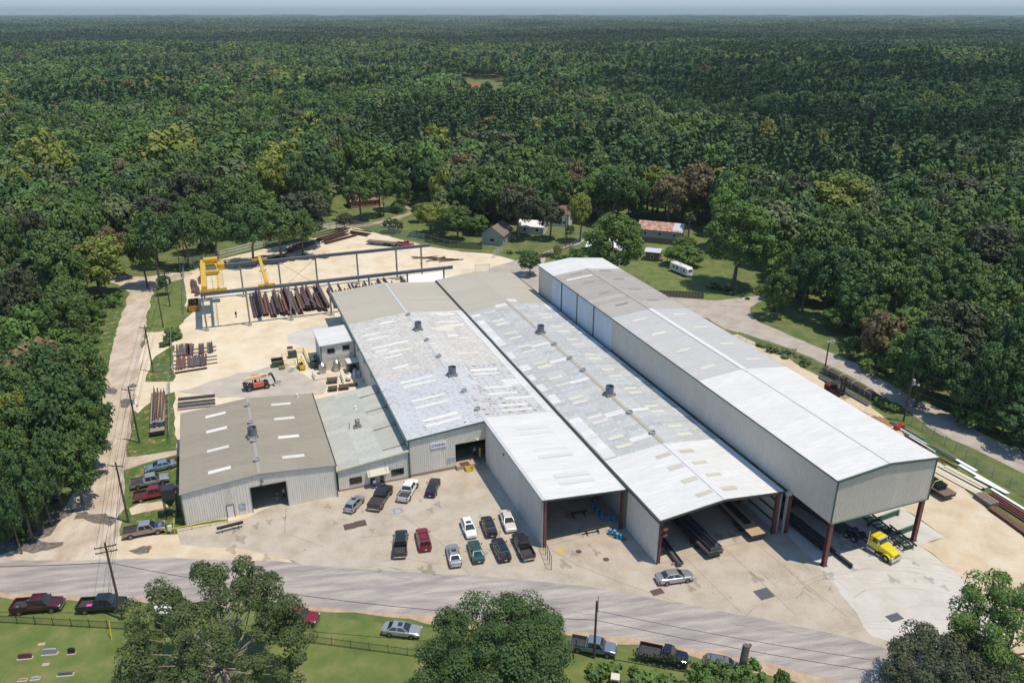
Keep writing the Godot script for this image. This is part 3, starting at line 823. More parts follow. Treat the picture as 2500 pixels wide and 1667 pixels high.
func sheet_set(key: String, base: Color, spread: float, count: int, stain := Color.BLACK, rows := 0.0, amount := 0.0, rough := 0.55, sd := 1) -> Array:
	# material variants for metal sheets: a slight change of tone, fine grain, and stains that run down the sheet
	if meshes.has(key):
		return meshes[key]
	var f := FastNoiseLite.new()
	f.frequency = 1.0
	f.fractal_octaves = 4
	var list := []
	for k in count:
		f.seed = sd * 31 + k
		var w := 64 if amount > 0.0 else 48
		var h := 192 if amount > 0.0 else 96
		var im := Image.create(w, h, false, Image.FORMAT_RGB8)
		var tone := 1.0 + spread * (2.0 * (k + 0.5) / count - 1.0)
		for y in h:
			for x in w:
				var fx := float(x) / w
				var fy := float(y) / h
				var t := tone * (1.0 + 0.10 * f.get_noise_2d(fx * 3.0, fy * 2.2) + 0.05 * f.get_noise_2d(fx * 24.0, fy * 9.0))
				var c := base * t
				if amount > 0.0:
					var row := absf(fposmod(fx * rows, 1.0) - 0.5) * 2.0
					var s := f.get_noise_2d(floor(fx * rows + 0.5) * 3.7 + 9.0, fy * 4.5) * 1.1 + f.get_noise_2d(fx * 9.0, fy * 7.0) * 0.35
					var m := clampf((s + amount - 0.5) * 2.0, 0.0, 1.0) * smoothstep(0.15, 0.9, row)
					c = c.lerp(stain * (1.0 + 0.5 * f.get_noise_2d(fx * 40.0, fy * 20.0)), m)
				im.set_pixel(x, y, Color(clampf(c.r, 0, 1), clampf(c.g, 0, 1), clampf(c.b, 0, 1)).linear_to_srgb())
		var m3 := StandardMaterial3D.new()
		m3.resource_name = key
		m3.albedo_texture = ImageTexture.create_from_image(im)
		m3.roughness = rough
		m3.metallic_specular = 0.4
		list.append(m3)
	meshes[key] = list
	return list

func roof_slope(root: Node3D, o: Vector2, eave: Vector2, ridge: Vector2, zones: Array, width := 1.9) -> Node3D:
	# eave and ridge are (a, height); a zone is [b0, b1, materials, courses]
	var e := Vector3(eave.x - o.x, eave.y, 0)
	var r := Vector3(ridge.x - o.x, ridge.y, 0)
	var up := r - e
	var b_lo: float = zones[0][0]
	var b_hi: float = zones[-1][1]
	var g := G.new()
	var d0 := Vector3(0, 0, -(b_lo - o.y))
	var d1 := Vector3(0, 0, -(b_hi - o.y))
	var dn := Vector3(0, -0.12, 0)
	var q := [e + d0, r + d0, r + d1, e + d1]
	if up.x < 0.0:
		q = [e + d1, r + d1, r + d0, e + d0]
	g.quad(q[0] + dn * 0.1, q[1] + dn * 0.1, q[2] + dn * 0.1, q[3] + dn * 0.1)
	g.quad(q[3] + dn, q[2] + dn, q[1] + dn, q[0] + dn)
	var top := part(root, "roof_slope", g.mesh(), mt("roof_deck", 0.30, 0.30, 0.29, 0.8))
	var mesh := rib_panel("roof_sheet", 6, 0.06)
	for zn in zones:
		var n := maxi(1, roundi((zn[1] - zn[0]) / width))
		var w: float = (zn[1] - zn[0]) / n
		for c in zn[3]:
			for k in n:
				var z0: float = -(zn[0] + w * k - o.y)
				var along: Vector3 = up / zn[3]
				var x := Vector3(0, 0, -w)
				var from := e + along * float(c) + Vector3(0, 0, z0)
				var y := along.cross(x).normalized()
				if y.y < 0.0:
					x = -x
					from.z -= w
					y = -y
				from += y * (0.012 + 0.006 * float(c) + 0.006 * rng.randf())
				var list: Array = zn[2]
				part(top, "roof_sheet", mesh, list[rng.randi() % list.size()], basis3(x, y, along, from))
	return top

func patch(top: Node3D, o: Vector2, eave: Vector2, ridge: Vector2, a0: float, a1: float, b0: float, b1: float, m: Material, called := "skylight", lift := 0.07) -> void:
	# a ribbed sheet laid on a slope
	var up := Vector3(ridge.x - eave.x, ridge.y - eave.y, 0)
	var at := func(a: float) -> Vector3: return Vector3(a - o.x, eave.y + (a - eave.x) / (ridge.x - eave.x) * (ridge.y - eave.y), 0)
	var p: Vector3 = at.call(a0) + Vector3(0, 0, -(b0 - o.y))
	var along: Vector3 = at.call(a1) - at.call(a0)
	var x := Vector3(0, 0, -(b1 - b0))
	var y := along.cross(x).normalized()
	if y.y < 0.0:
		x = -x
		p.z -= (b1 - b0)
		y = -y
	part(top, called, rib_panel("skylight_sheet", 3, 0.03), m, basis3(x, y, along, p + y * lift))

func wall_run(root: Node3D, called: String, o: Vector2, p0: Vector2, p1: Vector2, low: float, t0: float, t1: float, list: Array, flip := false, holes := [], width := 1.9, ribs := 6) -> Node3D:
	# p0, p1 are (a, b); t0, t1 the heights of the top at either end; a hole is [s0, s1, low, high] along the run
	var s0 := Vector3(p0.x - o.x, 0, -(p0.y - o.y))
	var s1 := Vector3(p1.x - o.x, 0, -(p1.y - o.y))
	var len_ := s0.distance_to(s1)
	var dir := (s1 - s0) / len_
	var out := dir.cross(Vector3.UP) * (-1.0 if flip else 1.0)
	var node := empty(root, called)
	var cuts := [0.0, len_]
	for h in holes:
		cuts.append(h[0])
		cuts.append(h[1])
	cuts.sort()
	for i in cuts.size() - 1:
		var c0: float = cuts[i]
		var c1: float = cuts[i + 1]
		if c1 - c0 < 0.02:
			continue
		var spans := [[low, 99.0]]
		for h in holes:
			if (c0 + c1) * 0.5 > h[0] and (c0 + c1) * 0.5 < h[1]:
				spans = []
				if h[2] > low + 0.05:
					spans.append([low, h[2]])
				spans.append([h[3], 99.0])
		var n := maxi(1, roundi((c1 - c0) / width))
		var w := (c1 - c0) / n
		for k in n:
			var sa := c0 + w * k
			var sb := sa + w
			for sp in spans:
				var ta: float = minf(sp[1], lerpf(t0, t1, sa / len_))
				var tb: float = minf(sp[1], lerpf(t0, t1, sb / len_))
				var list_m: Material = list[rng.randi() % list.size()]
				var bottom: float = sp[0]
				if absf(ta - tb) < 0.005:
					var x := dir * w
					var from := s0 + dir * sa + Vector3(0, ta, 0)
					var y := out
					var z := Vector3(0, bottom - ta, 0)
					if x.cross(y).dot(z) < 0.0:
						x = -x
						from += dir * w
					part(node, "wall_sheet", rib_panel("wall_sheet", ribs, 0.055), list_m, basis3(x, y, z, from))
				else:
					var g := G.new()
					var prev := Vector2(0, 0)
					var xs := []
					for r in ribs:
						for e in [[0.0, 0.0], [0.58, 0.0], [0.68, 0.055], [0.88, 0.055]]:
							xs.append(Vector2((r + e[0]) / ribs, e[1]))
					xs.append(Vector2(1, 0))
					for r in xs.size() - 1:
						var u: Vector2 = xs[r]
						var v: Vector2 = xs[r + 1]
						var a := s0 + dir * (sa + u.x * w) + out * u.y
						var b := s0 + dir * (sa + v.x * w) + out * v.y
						var ya := Vector3(0, lerpf(ta, tb, u.x), 0)
						var yb := Vector3(0, lerpf(ta, tb, v.x), 0)
						var lo := Vector3(0, bottom, 0)
						if not flip:
							g.quad(a + lo, b + lo, b + yb, a + ya)
						else:
							g.quad(b + lo, a + lo, a + ya, b + yb)
						for uv in [Vector2(u.x, 1), Vector2(v.x, 0), Vector2(v.x, 1), Vector2(u.x, 1), Vector2(u.x, 0), Vector2(v.x, 0)]:
							g.u.append(uv)
					part(node, "wall_sheet", g.mesh(), list_m)
	return node

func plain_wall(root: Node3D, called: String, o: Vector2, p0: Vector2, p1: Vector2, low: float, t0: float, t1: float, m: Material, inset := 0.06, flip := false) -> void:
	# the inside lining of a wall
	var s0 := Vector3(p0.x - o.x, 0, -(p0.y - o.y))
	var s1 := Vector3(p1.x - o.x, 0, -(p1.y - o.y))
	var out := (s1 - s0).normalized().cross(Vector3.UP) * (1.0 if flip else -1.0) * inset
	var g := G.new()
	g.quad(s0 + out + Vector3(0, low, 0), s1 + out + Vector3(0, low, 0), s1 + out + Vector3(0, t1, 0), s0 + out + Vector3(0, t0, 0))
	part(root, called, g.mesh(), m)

func trim(root: Node3D, called: String, o: Vector2, pts: Array, w: float, h: float, m: Material) -> void:
	# bars along a run of [a, b, height]
	var g := G.new()
	for i in pts.size() - 1:
		g.bar(Vector3(pts[i][0] - o.x, pts[i][2], -(pts[i][1] - o.y)), Vector3(pts[i + 1][0] - o.x, pts[i + 1][2], -(pts[i + 1][1] - o.y)), w, h)
	part(root, called, g.mesh(), m)

func column(root: Node3D, o: Vector2, a: float, b: float, h0: float, h1: float, w: float, m: Material) -> void:
	# a wide-flange column with a base plate
	var g := G.new()
	var x := a - o.x
	var z := -(b - o.y)
	g.box(Vector3(x - w * 0.5, h0, z - w * 0.45), Vector3(x + w * 0.5, h1, z - w * 0.45 + 0.05))
	g.box(Vector3(x - w * 0.5, h0, z + w * 0.45 - 0.05), Vector3(x + w * 0.5, h1, z + w * 0.45))
	g.box(Vector3(x - 0.03, h0, z - w * 0.45 + 0.05), Vector3(x + 0.03, h1, z + w * 0.45 - 0.05))
	g.box(Vector3(x - w * 0.7, h0 - 0.02, z - w * 0.7), Vector3(x + w * 0.7, h0 + 0.03, z + w * 0.7))
	part(root, "column", g.mesh(), m)

func pane_window(root: Node3D, o: Vector2, a0: float, a1: float, b: float, h0: float, h1: float, panes: int, frame_m: Material, glass_m: Material) -> void:
	var fr := G.new()
	var z := -(b - o.y) + 0.09
	var x0 := a0 - o.x
	var x1 := a1 - o.x
	fr.box(Vector3(x0 - 0.06, h0 - 0.06, z - 0.10), Vector3(x1 + 0.06, h0, z + 0.02))
	fr.box(Vector3(x0 - 0.06, h1, z - 0.10), Vector3(x1 + 0.06, h1 + 0.06, z + 0.02))
	fr.box(Vector3(x0 - 0.06, h0, z - 0.10), Vector3(x0, h1, z + 0.02))
	fr.box(Vector3(x1, h0, z - 0.10), Vector3(x1 + 0.06, h1, z + 0.02))
	for k in range(1, panes):
		var x := lerpf(x0, x1, float(k) / panes)
		fr.box(Vector3(x - 0.03, h0, z - 0.08), Vector3(x + 0.03, h1, z + 0.01))
	var f := part(root, "window", fr.mesh(), frame_m)
	for k in panes:
		var g := G.new()
		var xa := lerpf(x0, x1, float(k) / panes) + 0.03
		var xb := lerpf(x0, x1, float(k + 1) / panes) - 0.03
		g.box(Vector3(xa, h0, z - 0.06), Vector3(xb, h1, z - 0.04))
		part(f, "pane", g.mesh(), glass_m)

func dark_glass() -> StandardMaterial3D:
	if not mats.has("dark_glass"):
		var m := mt("dark_glass", 0.012, 0.014, 0.016, 0.06)
		m.metallic_specular = 0.6
	return mats["dark_glass"]

func buildings() -> void:
	var wall := sheet_set("wall_sheets", Color(0.72, 0.70, 0.635), 0.04, 3, Color.BLACK, 0, 0, 0.5, 1)
	var wall_d := sheet_set("tall_wall_sheets", Color(0.63, 0.595, 0.515), 0.03, 3, Color.BLACK, 0, 0, 0.5, 2)
	var blue := sheet_set("blue_wall_sheets", Color(0.58, 0.66, 0.71), 0.04, 2, Color.BLACK, 0, 0, 0.5, 3)
	var white := sheet_set("white_roof_sheets", Color(0.655, 0.66, 0.66), 0.035, 4, Color.BLACK, 0, 0, 0.45, 4)
	var grey := sheet_set("grey_roof_sheets", Color(0.465, 0.485, 0.49), 0.08, 5, Color(0.64, 0.66, 0.67), 1.0, 0.30, 0.5, 5)
	var beige := sheet_set("beige_roof_sheets", Color(0.46, 0.435, 0.375), 0.035, 3, Color.BLACK, 0, 0, 0.6, 6)
	var taupe := sheet_set("taupe_roof_sheets", Color(0.325, 0.295, 0.24), 0.06, 4, Color.BLACK, 0, 0, 0.7, 7)
	var rusty := sheet_set("rusty_roof_sheets", Color(0.52, 0.535, 0.55), 0.04, 4, Color(0.22, 0.12, 0.10), 2.0, 0.52, 0.6, 8)
	var spots := sheet_set("spotted_roof_sheets", Color(0.53, 0.56, 0.59), 0.03, 4, Color(0.26, 0.20, 0.20), 2.0, 0.30, 0.55, 9)
	var stained := sheet_set("stained_roof_sheets", Color(0.585, 0.58, 0.56), 0.06, 6, Color(0.40, 0.385, 0.365), 2.0, 0.72, 0.6, 10)
	var office := sheet_set("office_roof_sheets", Color(0.46, 0.465, 0.425), 0.09, 4, Color(0.38, 0.38, 0.375), 1.0, 0.3, 0.6, 11)
	var d_mid := sheet_set("mid_roof_sheets", Color(0.50, 0.505, 0.505), 0.025, 3, Color.BLACK, 0, 0, 0.5, 12)
	var d_back := sheet_set("old_roof_sheets", Color(0.41, 0.395, 0.37), 0.10, 4, Color(0.33, 0.31, 0.29), 1.0, 0.4, 0.6, 13)
	var sky_cream := mt("skylight_cream", 0.62, 0.595, 0.51, 0.5)
	var sky_white := mt("skylight_white", 0.68, 0.675, 0.635, 0.5)
	var sky_dark := mt("skylight_grey", 0.23, 0.21, 0.19, 0.5)
	var sky_pale := mt("skylight_pale", 0.56, 0.57, 0.565, 0.5)
	var green := mt("green_trim", 0.06, 0.11, 0.085, 0.5)
	var cream_trim := mt("cream_trim", 0.55, 0.53, 0.42, 0.6)
	var gutter := mt("dark_gutter", 0.045, 0.045, 0.045, 0.7)
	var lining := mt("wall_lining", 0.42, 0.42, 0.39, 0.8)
	var red_steel := textured("red_primer", noise_tex(40, 0.03, [[0.0, 0.11, 0.035, 0.03], [0.5, 0.17, 0.06, 0.05], [1.0, 0.23, 0.10, 0.085]], 4, 256), Vector3(0.3, 0.12, 0.3), true, 0.6)
	var glass := dark_glass()
	var white_metal := mt("white_metal", 0.75, 0.75, 0.74, 0.5)

	# small gabled shed with the wide door
	var o := Vector2(-48.8, 24.15)
	var A := thing("gabled_shed", "low taupe roofed gabled shed with a wide open door and four skylights a side", "shed", P(o.x, o.y), PHI)
	A.set_meta("base", "gabled_shed")
	var el := Vector2(-48.95, 5.7)
	var er := Vector2(-25.85, 5.85)
	var rg := Vector2(-37.35, 6.8)
	var s1 := roof_slope(A, o, el, rg, [[23.9, 51.5, taupe, 2]])
	var s2 := roof_slope(A, o, er, rg, [[23.9, 51.5, taupe, 2]])
	for b in [47.6, 41.8, 34.9, 28.0]:
		patch(s1, o, el, rg, -44.7, -41.3, b - 0.42, b + 0.5, sky_white)
		patch(s2, o, er, rg, -33.5, -30.1, b - 0.42, b + 0.5, sky_white)
	trim(A, "ridge_cap", o, [[-37.35, 23.85, 6.86], [-37.35, 51.55, 6.86]], 0.5, 0.05, mt("taupe_cap", 0.33, 0.31, 0.27, 0.7))
	wall_run(A, "front_wall", o, Vector2(-48.8, 24.15), Vector2(-37.35, 24.15), 0.0, 5.62, 6.7, wall, false, [[6.1, 7.1, 0.0, 2.2], [9.85, 11.45, 0.0, 4.55]])
	wall_run(A, "front_wall", o, Vector2(-37.35, 24.15), Vector2(-26.0, 24.15), 0.0, 6.7, 5.75, wall, false, [[0.0, 3.75, 0.0, 4.55]])
	wall_run(A, "side_wall", o, Vector2(-48.8, 51.3), Vector2(-48.8, 24.15), 0.0, 5.62, 5.62, wall)
	wall_run(A, "side_wall", o, Vector2(-26.0, 24.15), Vector2(-26.0, 51.3), 0.0, 5.75, 5.75, wall)
	wall_run(A, "back_wall", o, Vector2(-26.0, 51.3), Vector2(-48.8, 51.3), 0.0, 5.7, 5.7, wall)
	trim(A, "rake_trim", o, [[-48.95, 23.95, 5.66], [-37.35, 23.95, 6.76], [-25.85, 23.95, 5.81]], 0.14, 0.2, mt("grey_trim", 0.32, 0.34, 0.33, 0.6))
	trim(A, "corner_trim", o, [[-48.82, 24.06, 0.0], [-48.82, 24.06, 5.6]], 0.16, 0.16, green)
	trim(A, "downpipe", o, [[-25.9, 24.0, 0.1], [-25.9, 24.0, 5.6]], 0.16, 0.16, green)
	trim(A, "gutter", o, [[-25.72, 23.9, 5.72], [-25.72, 51.5, 5.72]], 0.2, 0.16, gutter)
	trim(A, "door_frame", o, [[-38.98, 24.1, 0.0], [-38.98, 24.1, 4.58], [-33.57, 24.1, 4.58], [-33.57, 24.1, 0.0]], 0.1, 0.1, mt("door_frame", 0.2, 0.2, 0.19, 0.6))
	var dr := part(A, "door", boxmesh(Vector3(6.12, 0.02, 0.0), Vector3(7.08, 2.18, 0.08)), white_metal)
	part(dr, "handle", boxmesh(Vector3(6.92, 1.0, 0.08), Vector3(7.0, 1.1, 0.14)), mt("handle", 0.25, 0.25, 0.25, 0.4, 0.8))
	trim(A, "door_surround", o, [[-42.74, 24.05, 0.0], [-42.74, 24.05, 2.24], [-41.66, 24.05, 2.24], [-41.66, 24.05, 0.0]], 0.07, 0.07, gutter)
	part(A, "wall_lamp", boxmesh(Vector3(11.5, 5.2, 0.05), Vector3(11.85, 5.75, 0.35)), mt("lamp_grey", 0.2, 0.2, 0.2, 0.6))
	sign_panel(A, Vector3(7.9, 1.2, 0.09), 0.95, 0.85, mt("notice_blue", 0.25, 0.33, 0.45, 0.6), ["NO", "TRESPASSING"], Color(0.9, 0.9, 0.9))
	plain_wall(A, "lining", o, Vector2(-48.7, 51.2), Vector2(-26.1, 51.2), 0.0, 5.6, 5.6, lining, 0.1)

	# office with the lean-to roof
	o = Vector2(-25.45, 25.3)
	var Of := thing("office_building", "office lean-to with a cream door canopy between the gabled shed and the sign wall", "office", P(o.x, o.y), PHI)
	var oe := Vector2(-25.75, 4.05)
	var orr := Vector2(-13.72, 5.3)
	var os := roof_slope(Of, o, oe, orr, [[25.0, 52.0, office, 3]])
	wall_run(Of, "front_wall", o, Vector2(-25.45, 25.3), Vector2(-13.72, 25.3), 0.35, 4.0, 5.2, wall, false, [[1.8, 3.7, 1.0, 2.1], [5.1, 7.35, 0.0, 2.35], [8.7, 10.7, 1.15, 2.2]])
	part(Of, "foundation", boxmesh(Vector3(0, 0, -0.1), Vector3(5.1, 0.36, 0.05)), mt("footing", 0.30, 0.25, 0.20, 0.9))
	part(Of, "foundation", boxmesh(Vector3(7.35, 0, -0.1), Vector3(11.7, 0.36, 0.05)), mt("footing"))
	wall_run(Of, "back_wall", o, Vector2(-13.72, 51.8), Vector2(-25.45, 51.8), 0.0, 5.2, 4.0, wall)
	pane_window(Of, o, -23.63, -21.77, 25.3, 1.02, 2.08, 3, gutter, glass)
	pane_window(Of, o, -16.73, -14.77, 25.3, 1.17, 2.18, 3, gutter, glass)
	var od := part(Of, "door", boxmesh(Vector3(5.9, 0.05, -0.1), Vector3(6.75, 2.3, -0.04)), mt("office_door", 0.42, 0.42, 0.42, 0.4))
	part(od, "handle", boxmesh(Vector3(5.98, 1.0, -0.04), Vector3(6.05, 1.15, 0.02)), mt("handle"))
	for x in [5.14, 6.83]:
		part(Of, "pane", boxmesh(Vector3(x, 0.4, -0.1), Vector3(x + 0.5 if x > 6 else x + 0.7, 2.3, -0.05)), glass)
	var aw := G.new()
	aw.quad(Vector3(4.6, 2.45, 1.35), Vector3(8.15, 2.55, 1.35), Vector3(8.15, 3.05, 0.05), Vector3(4.6, 2.95, 0.05))
	aw.quad(Vector3(4.6, 2.3, 1.36), Vector3(8.15, 2.4, 1.36), Vector3(8.15, 2.55, 1.36), Vector3(4.6, 2.45, 1.36))
	var can := part(Of, "canopy", aw.mesh(), cream_trim)
	for x in [4.9, 7.7]:
		var rd := G.new()
		rd.rod(Vector3(x, 2.5, 1.2), Vector3(x, 4.0, 0.1), 0.02, 0.02, 5)
		part(can, "stay_rod", rd.mesh(), gutter)
	trim(Of, "rake_trim", o, [[-25.75, 25.05, 4.0], [-13.72, 25.05, 5.25]], 0.2, 0.26, cream_trim)
	trim(Of, "downpipe", o, [[-13.75, 25.15, 0.1], [-13.75, 25.15, 5.2]], 0.16, 0.16, green)
	for b in [48.0, 41.7, 34.5, 27.2]:
		trim(Of, "roof_flashing", o, [[-17.6, b, 5.02], [-13.8, b + 0.2, 5.4]], 0.14, 0.14, mt("flashing_green", 0.20, 0.25, 0.15, 0.6))

	# the long double shed: west half with sign and the projecting bay
	o = Vector2(-13.6, 25.4)
	var B := thing("long_shed", "long shed with the company sign, patchwork white and rust streaked roof and projecting bay", "shed", P(o.x, o.y), PHI)
	el = Vector2(-13.85, 7.15)
	rg = Vector2(-0.25, 8.25)
	er = Vector2(13.1, 7.0)
	s1 = roof_slope(B, o, el, rg, [[25.1, 49.2, spots, 3], [49.2, 81.3, stained, 3], [81.3, 104.6, beige, 1]])
	s2 = roof_slope(B, o, er, rg, [[-0.2, 26.6, white, 1], [26.6, 49.2, rusty, 3], [49.2, 81.3, stained, 3], [81.3, 104.6, beige, 1]])
	for b in [46.3, 44.25, 38.05, 35.25, 30.2, 28.25]:
		patch(s1, o, el, rg, -9.9, -3.7, b - 0.45, b + 0.45, sky_white)
		patch(s2, o, er, rg, 3.8, 9.4, b - 0.45, b + 0.45, sky_white)
	patch(s2, o, er, rg, 6.0, 11.4, 32.4, 33.3, white[0], "roof_patch")
	patch(s2, o, er, rg, 11.35, 13.0, 26.7, 81.3, white[1], "roof_patch")
	patch(s2, o, er, rg, 8.2, 11.35, 38.6, 41.0, white[2], "roof_patch")
	patch(s2, o, er, rg, 0.2, 3.6, 38.0, 48.5, spots[1], "roof_patch")
	for b in [21.3, 19.4, 13.7, 11.6, 5.6, 3.6]:
		patch(s2, o, er, rg, 3.8, 9.6, b - 0.45, b + 0.45, sky_pale)
	var r2 := RandomNumberGenerator.new()
	r2.seed = 21
	for k in 26:
		var b := 50.2 + r2.randf() * 29.5
		var right := r2.randf() < 0.5
		var a := (1.5 + r2.randf() * 7.5) if right else (-12.6 + r2.randf() * 8.0)
		patch(s2 if right else s1, o, er if right else el, rg, a, a + 2.0 + r2.randf() * 3.0, b, b + 0.9, [sky_white, sky_cream, white[0]][k % 3], "roof_patch", 0.065 + 0.001 * k)
	wall_run(B, "front_wall", o, Vector2(-13.6, 25.4), Vector2(-0.25, 25.4), 0.55, 7.05, 8.15, wall, false, [[7.95, 13.3, 0.5, 4.7]])
	part(B, "foundation", boxmesh(Vector3(0, 0, -0.1), Vector3(7.95, 0.56, 0.06)), mt("footing"))
	wall_run(B, "bay_wall", o, Vector2(-0.25, 25.4), Vector2(-0.25, 0.0), 0.0, 8.15, 8.15, wall)
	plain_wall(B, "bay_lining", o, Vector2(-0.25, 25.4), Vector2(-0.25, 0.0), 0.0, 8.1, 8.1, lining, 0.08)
	wall_run(B, "side_wall", o, Vector2(-13.6, 104.5), Vector2(-13.6, 25.4), 0.0, 7.05, 7.05, wall, false, [[0.4, 20.0, 0.0, 5.4]])
	wall_run(B, "back_wall", o, Vector2(13.1, 104.5), Vector2(-13.6, 104.5), 3.0, 7.0, 7.1, wall, false, [], 3.8, 12)
	trim(B, "ridge_cap", o, [[-0.25, -0.2, 8.32], [-0.25, 104.6, 8.32]], 0.55, 0.05, mt("grey_cap", 0.50, 0.53, 0.55, 0.5))
	trim(B, "rake_trim", o, [[-13.85, 25.15, 7.1], [-0.25, 25.15, 8.2]], 0.16, 0.22, green)
	trim(B, "bay_edge_trim", o, [[-0.4, 25.2, 8.22], [-0.4, -0.25, 8.22]], 0.2, 0.24, green)
	trim(B, "bay_rake_trim", o, [[-0.4, -0.25, 8.2], [13.15, -0.25, 6.98]], 0.2, 0.24, gutter)
	trim(B, "eave_gutter", o, [[-13.98, 25.0, 7.05], [-13.98, 104.6, 7.05]], 0.26, 0.2, green)
	for k in 11:
		trim(B, "gutter_downpipe", o, [[-13.9, 27.0 + k * 7.0, 5.6], [-13.9, 27.0 + k * 7.0, 7.1]], 0.14, 0.14, green)
	trim(B, "corner_trim", o, [[-13.65, 25.3, 0.0], [-13.65, 25.3, 7.1]], 0.18, 0.18, green)
	trim(B, "downpipe", o, [[-0.42, 0.1, 0.1], [-0.42, 0.1, 8.1]], 0.12, 0.12, mt("grey_trim"))
	for b in [0.0, 8.4, 16.8]:
		column(B, o, 0.15, b + 0.25, 0.0, 8.0, 0.42, red_steel)
		column(B, o, 12.6, b + 0.25, 0.0, 6.9, 0.42, red_steel)
	# dock, sign, notices
	var dock := part(B, "loading_dock", boxmesh(Vector3(7.95, 0.0, -2.0), Vector3(11.7, 0.75, 0.75)), mt("dock_concrete", 0.42, 0.33, 0.25, 0.9))
	part(dock, "dock_plate", boxmesh(Vector3(8.6, 0.75, -0.3), Vector3(10.2, 0.8, 0.75)), mt("cover_rust"))
	var bd := mt("sign_board", 0.80, 0.81, 0.86, 0.5)
	var sg := sign_panel(B, Vector3(3.65, 4.75, 0.1), 2.75, 1.05, bd, [], Color.WHITE)
	lettering(sg, "POSTEL", Vector3(4.42, 5.06, 0.17), 0.42, Color(0.035, 0.045, 0.09), 1.72)
	logo(sg, Vector3(4.05, 5.27, 0.17), 0.25)
	sign_panel(B, Vector3(6.45, 1.65, 0.09), 0.7, 0.85, mt("notice_white", 0.62, 0.64, 0.66, 0.6), ["NOTICE", "ALL VISITORS", "REPORT"], Color(0.12, 0.15, 0.25))
	sign_panel(B, Vector3(7.25, 1.95, 0.09), 0.62, 0.5, mt("notice_lilac", 0.50, 0.54, 0.66, 0.6), ["SAFETY"], Color(0.12, 0.13, 0.3))
	part(B, "wall_lamp", boxmesh(Vector3(11.7, 4.85, 0.05), Vector3(11.95, 5.1, 0.35)), white_metal)
	part(B, "wall_lamp", boxmesh(Vector3(13.1, 6.6, 9.2), Vector3(13.3, 6.95, 9.45)), mt("lamp_grey"))

	# east half
	o = Vector2(13.4, -9.07)
	var C := thing("long_shed", "long grey and white roofed shed with an open front sheltering loaded trailers", "shed", P(o.x, o.y), PHI)
	el = Vector2(13.3, 7.42)
	rg = Vector2(23.75, 8.45)
	er = Vector2(34.15, 7.35)
	s1 = roof_slope(C, o, el, rg, [[-9.3, 7.6, white, 1], [7.6, 78.0, grey, 3], [78.0, 104.6, beige, 1]])
	s2 = roof_slope(C, o, er, rg, [[-9.3, 7.6, white, 1], [7.6, 78.0, grey, 3], [78.0, 104.6, beige, 1]])
	for b in [75.4, 69.8, 67.6, 61.8, 58.8, 53.8, 51.0, 45.0, 42.9, 37.3, 34.2, 28.4, 26.5, 20.7, 18.6, 12.85, 10.0]:
		patch(s1, o, el, rg, 16.6, 19.4, b - 0.42, b + 0.42, sky_cream)
		patch(s2, o, er, rg, 30.4, 27.7, b - 0.42, b + 0.42, sky_cream)
	for b in [-6.7, -2.8, 1.0, 4.6]:
		patch(s1, o, el, rg, 20.7, 23.2, b - 0.45, b + 0.45, mt("skylight_tan", 0.47, 0.44, 0.36, 0.6))
		patch(s2, o, er, rg, 27.4, 24.9, b - 0.45, b + 0.45, mt("skylight_tan"))
	# white patches and the bare ridge
	for q in [[13.5, 15.6, 8.0, 22.0], [13.5, 15.2, 28.0, 31.5], [13.5, 14.9, 33.5, 36.5], [13.5, 14.7, 38.5, 41.0], [13.5, 15.5, 43.0, 45.5], [13.5, 14.8, 49.5, 53.0], [13.5, 15.2, 56.5, 72.0], [13.6, 15.6, 74.5, 76.0], [19.5, 23.3, 10.2, 11.6], [19.6, 23.2, 19.2, 20.6], [19.4, 23.4, 33.4, 34.6], [19.6, 23.3, 43.4, 44.6], [19.3, 23.3, 52.2, 53.2], [20.3, 23.1, 77.1, 79.0]]:
		patch(s1, o, el, rg, q[0], q[1], q[2], q[3], white[rng.randi() % 4], "roof_patch", 0.062)
	for q in [[33.9, 32.6, 10.5, 13.0], [33.9, 32.4, 16.0, 19.5], [33.9, 32.9, 24.0, 28.0], [33.9, 32.3, 31.0, 33.0], [33.9, 32.7, 39.5, 46.0], [33.9, 32.8, 49.0, 53.5], [33.9, 32.2, 57.0, 58.2], [33.9, 32.3, 60.5, 61.5], [33.9, 32.5, 64.0, 65.2], [33.9, 32.2, 69.8, 70.8], [33.9, 31.9, 73.2, 77.0], [26.5, 24.2, 79.2, 81.6], [28.0, 24.3, 19.3, 20.3]]:
		patch(s2, o, er, rg, q[0], q[1], q[2], q[3], white[rng.randi() % 4], "roof_patch", 0.062)
	for b in [14.5, 23.3, 31.5, 40.2, 48.3, 56.2, 64.6, 72.6]:
		patch(s1, o, el, rg, 14.0, 23.5, b, b + 0.16, mt("seam_white", 0.64, 0.65, 0.66, 0.5), "lap_seam", 0.058)
		patch(s2, o, er, rg, 33.7, 24.0, b, b + 0.16, mt("seam_white"), "lap_seam", 0.058)
	trim(C, "ridge_cap", o, [[23.75, 7.6, 8.52], [23.75, 79.0, 8.52]], 0.62, 0.05, mt("bare_ridge", 0.38, 0.345, 0.28, 0.7))
	trim(C, "ridge_cap", o, [[23.75, -9.3, 8.52], [23.75, 7.6, 8.52]], 0.5, 0.05, white[0])
	wall_run(C, "side_wall", o, Vector2(13.4, 0.1), Vector2(13.4, -9.07), 0.0, 7.35, 7.35, wall)
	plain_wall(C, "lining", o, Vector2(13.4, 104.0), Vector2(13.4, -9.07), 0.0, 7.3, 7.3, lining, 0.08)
	plain_wall(C, "lining", o, Vector2(33.95, -9.07), Vector2(33.95, 104.0), 0.0, 7.2, 7.2, mt("pale_lining", 0.5, 0.53, 0.51, 0.8), 0.08)
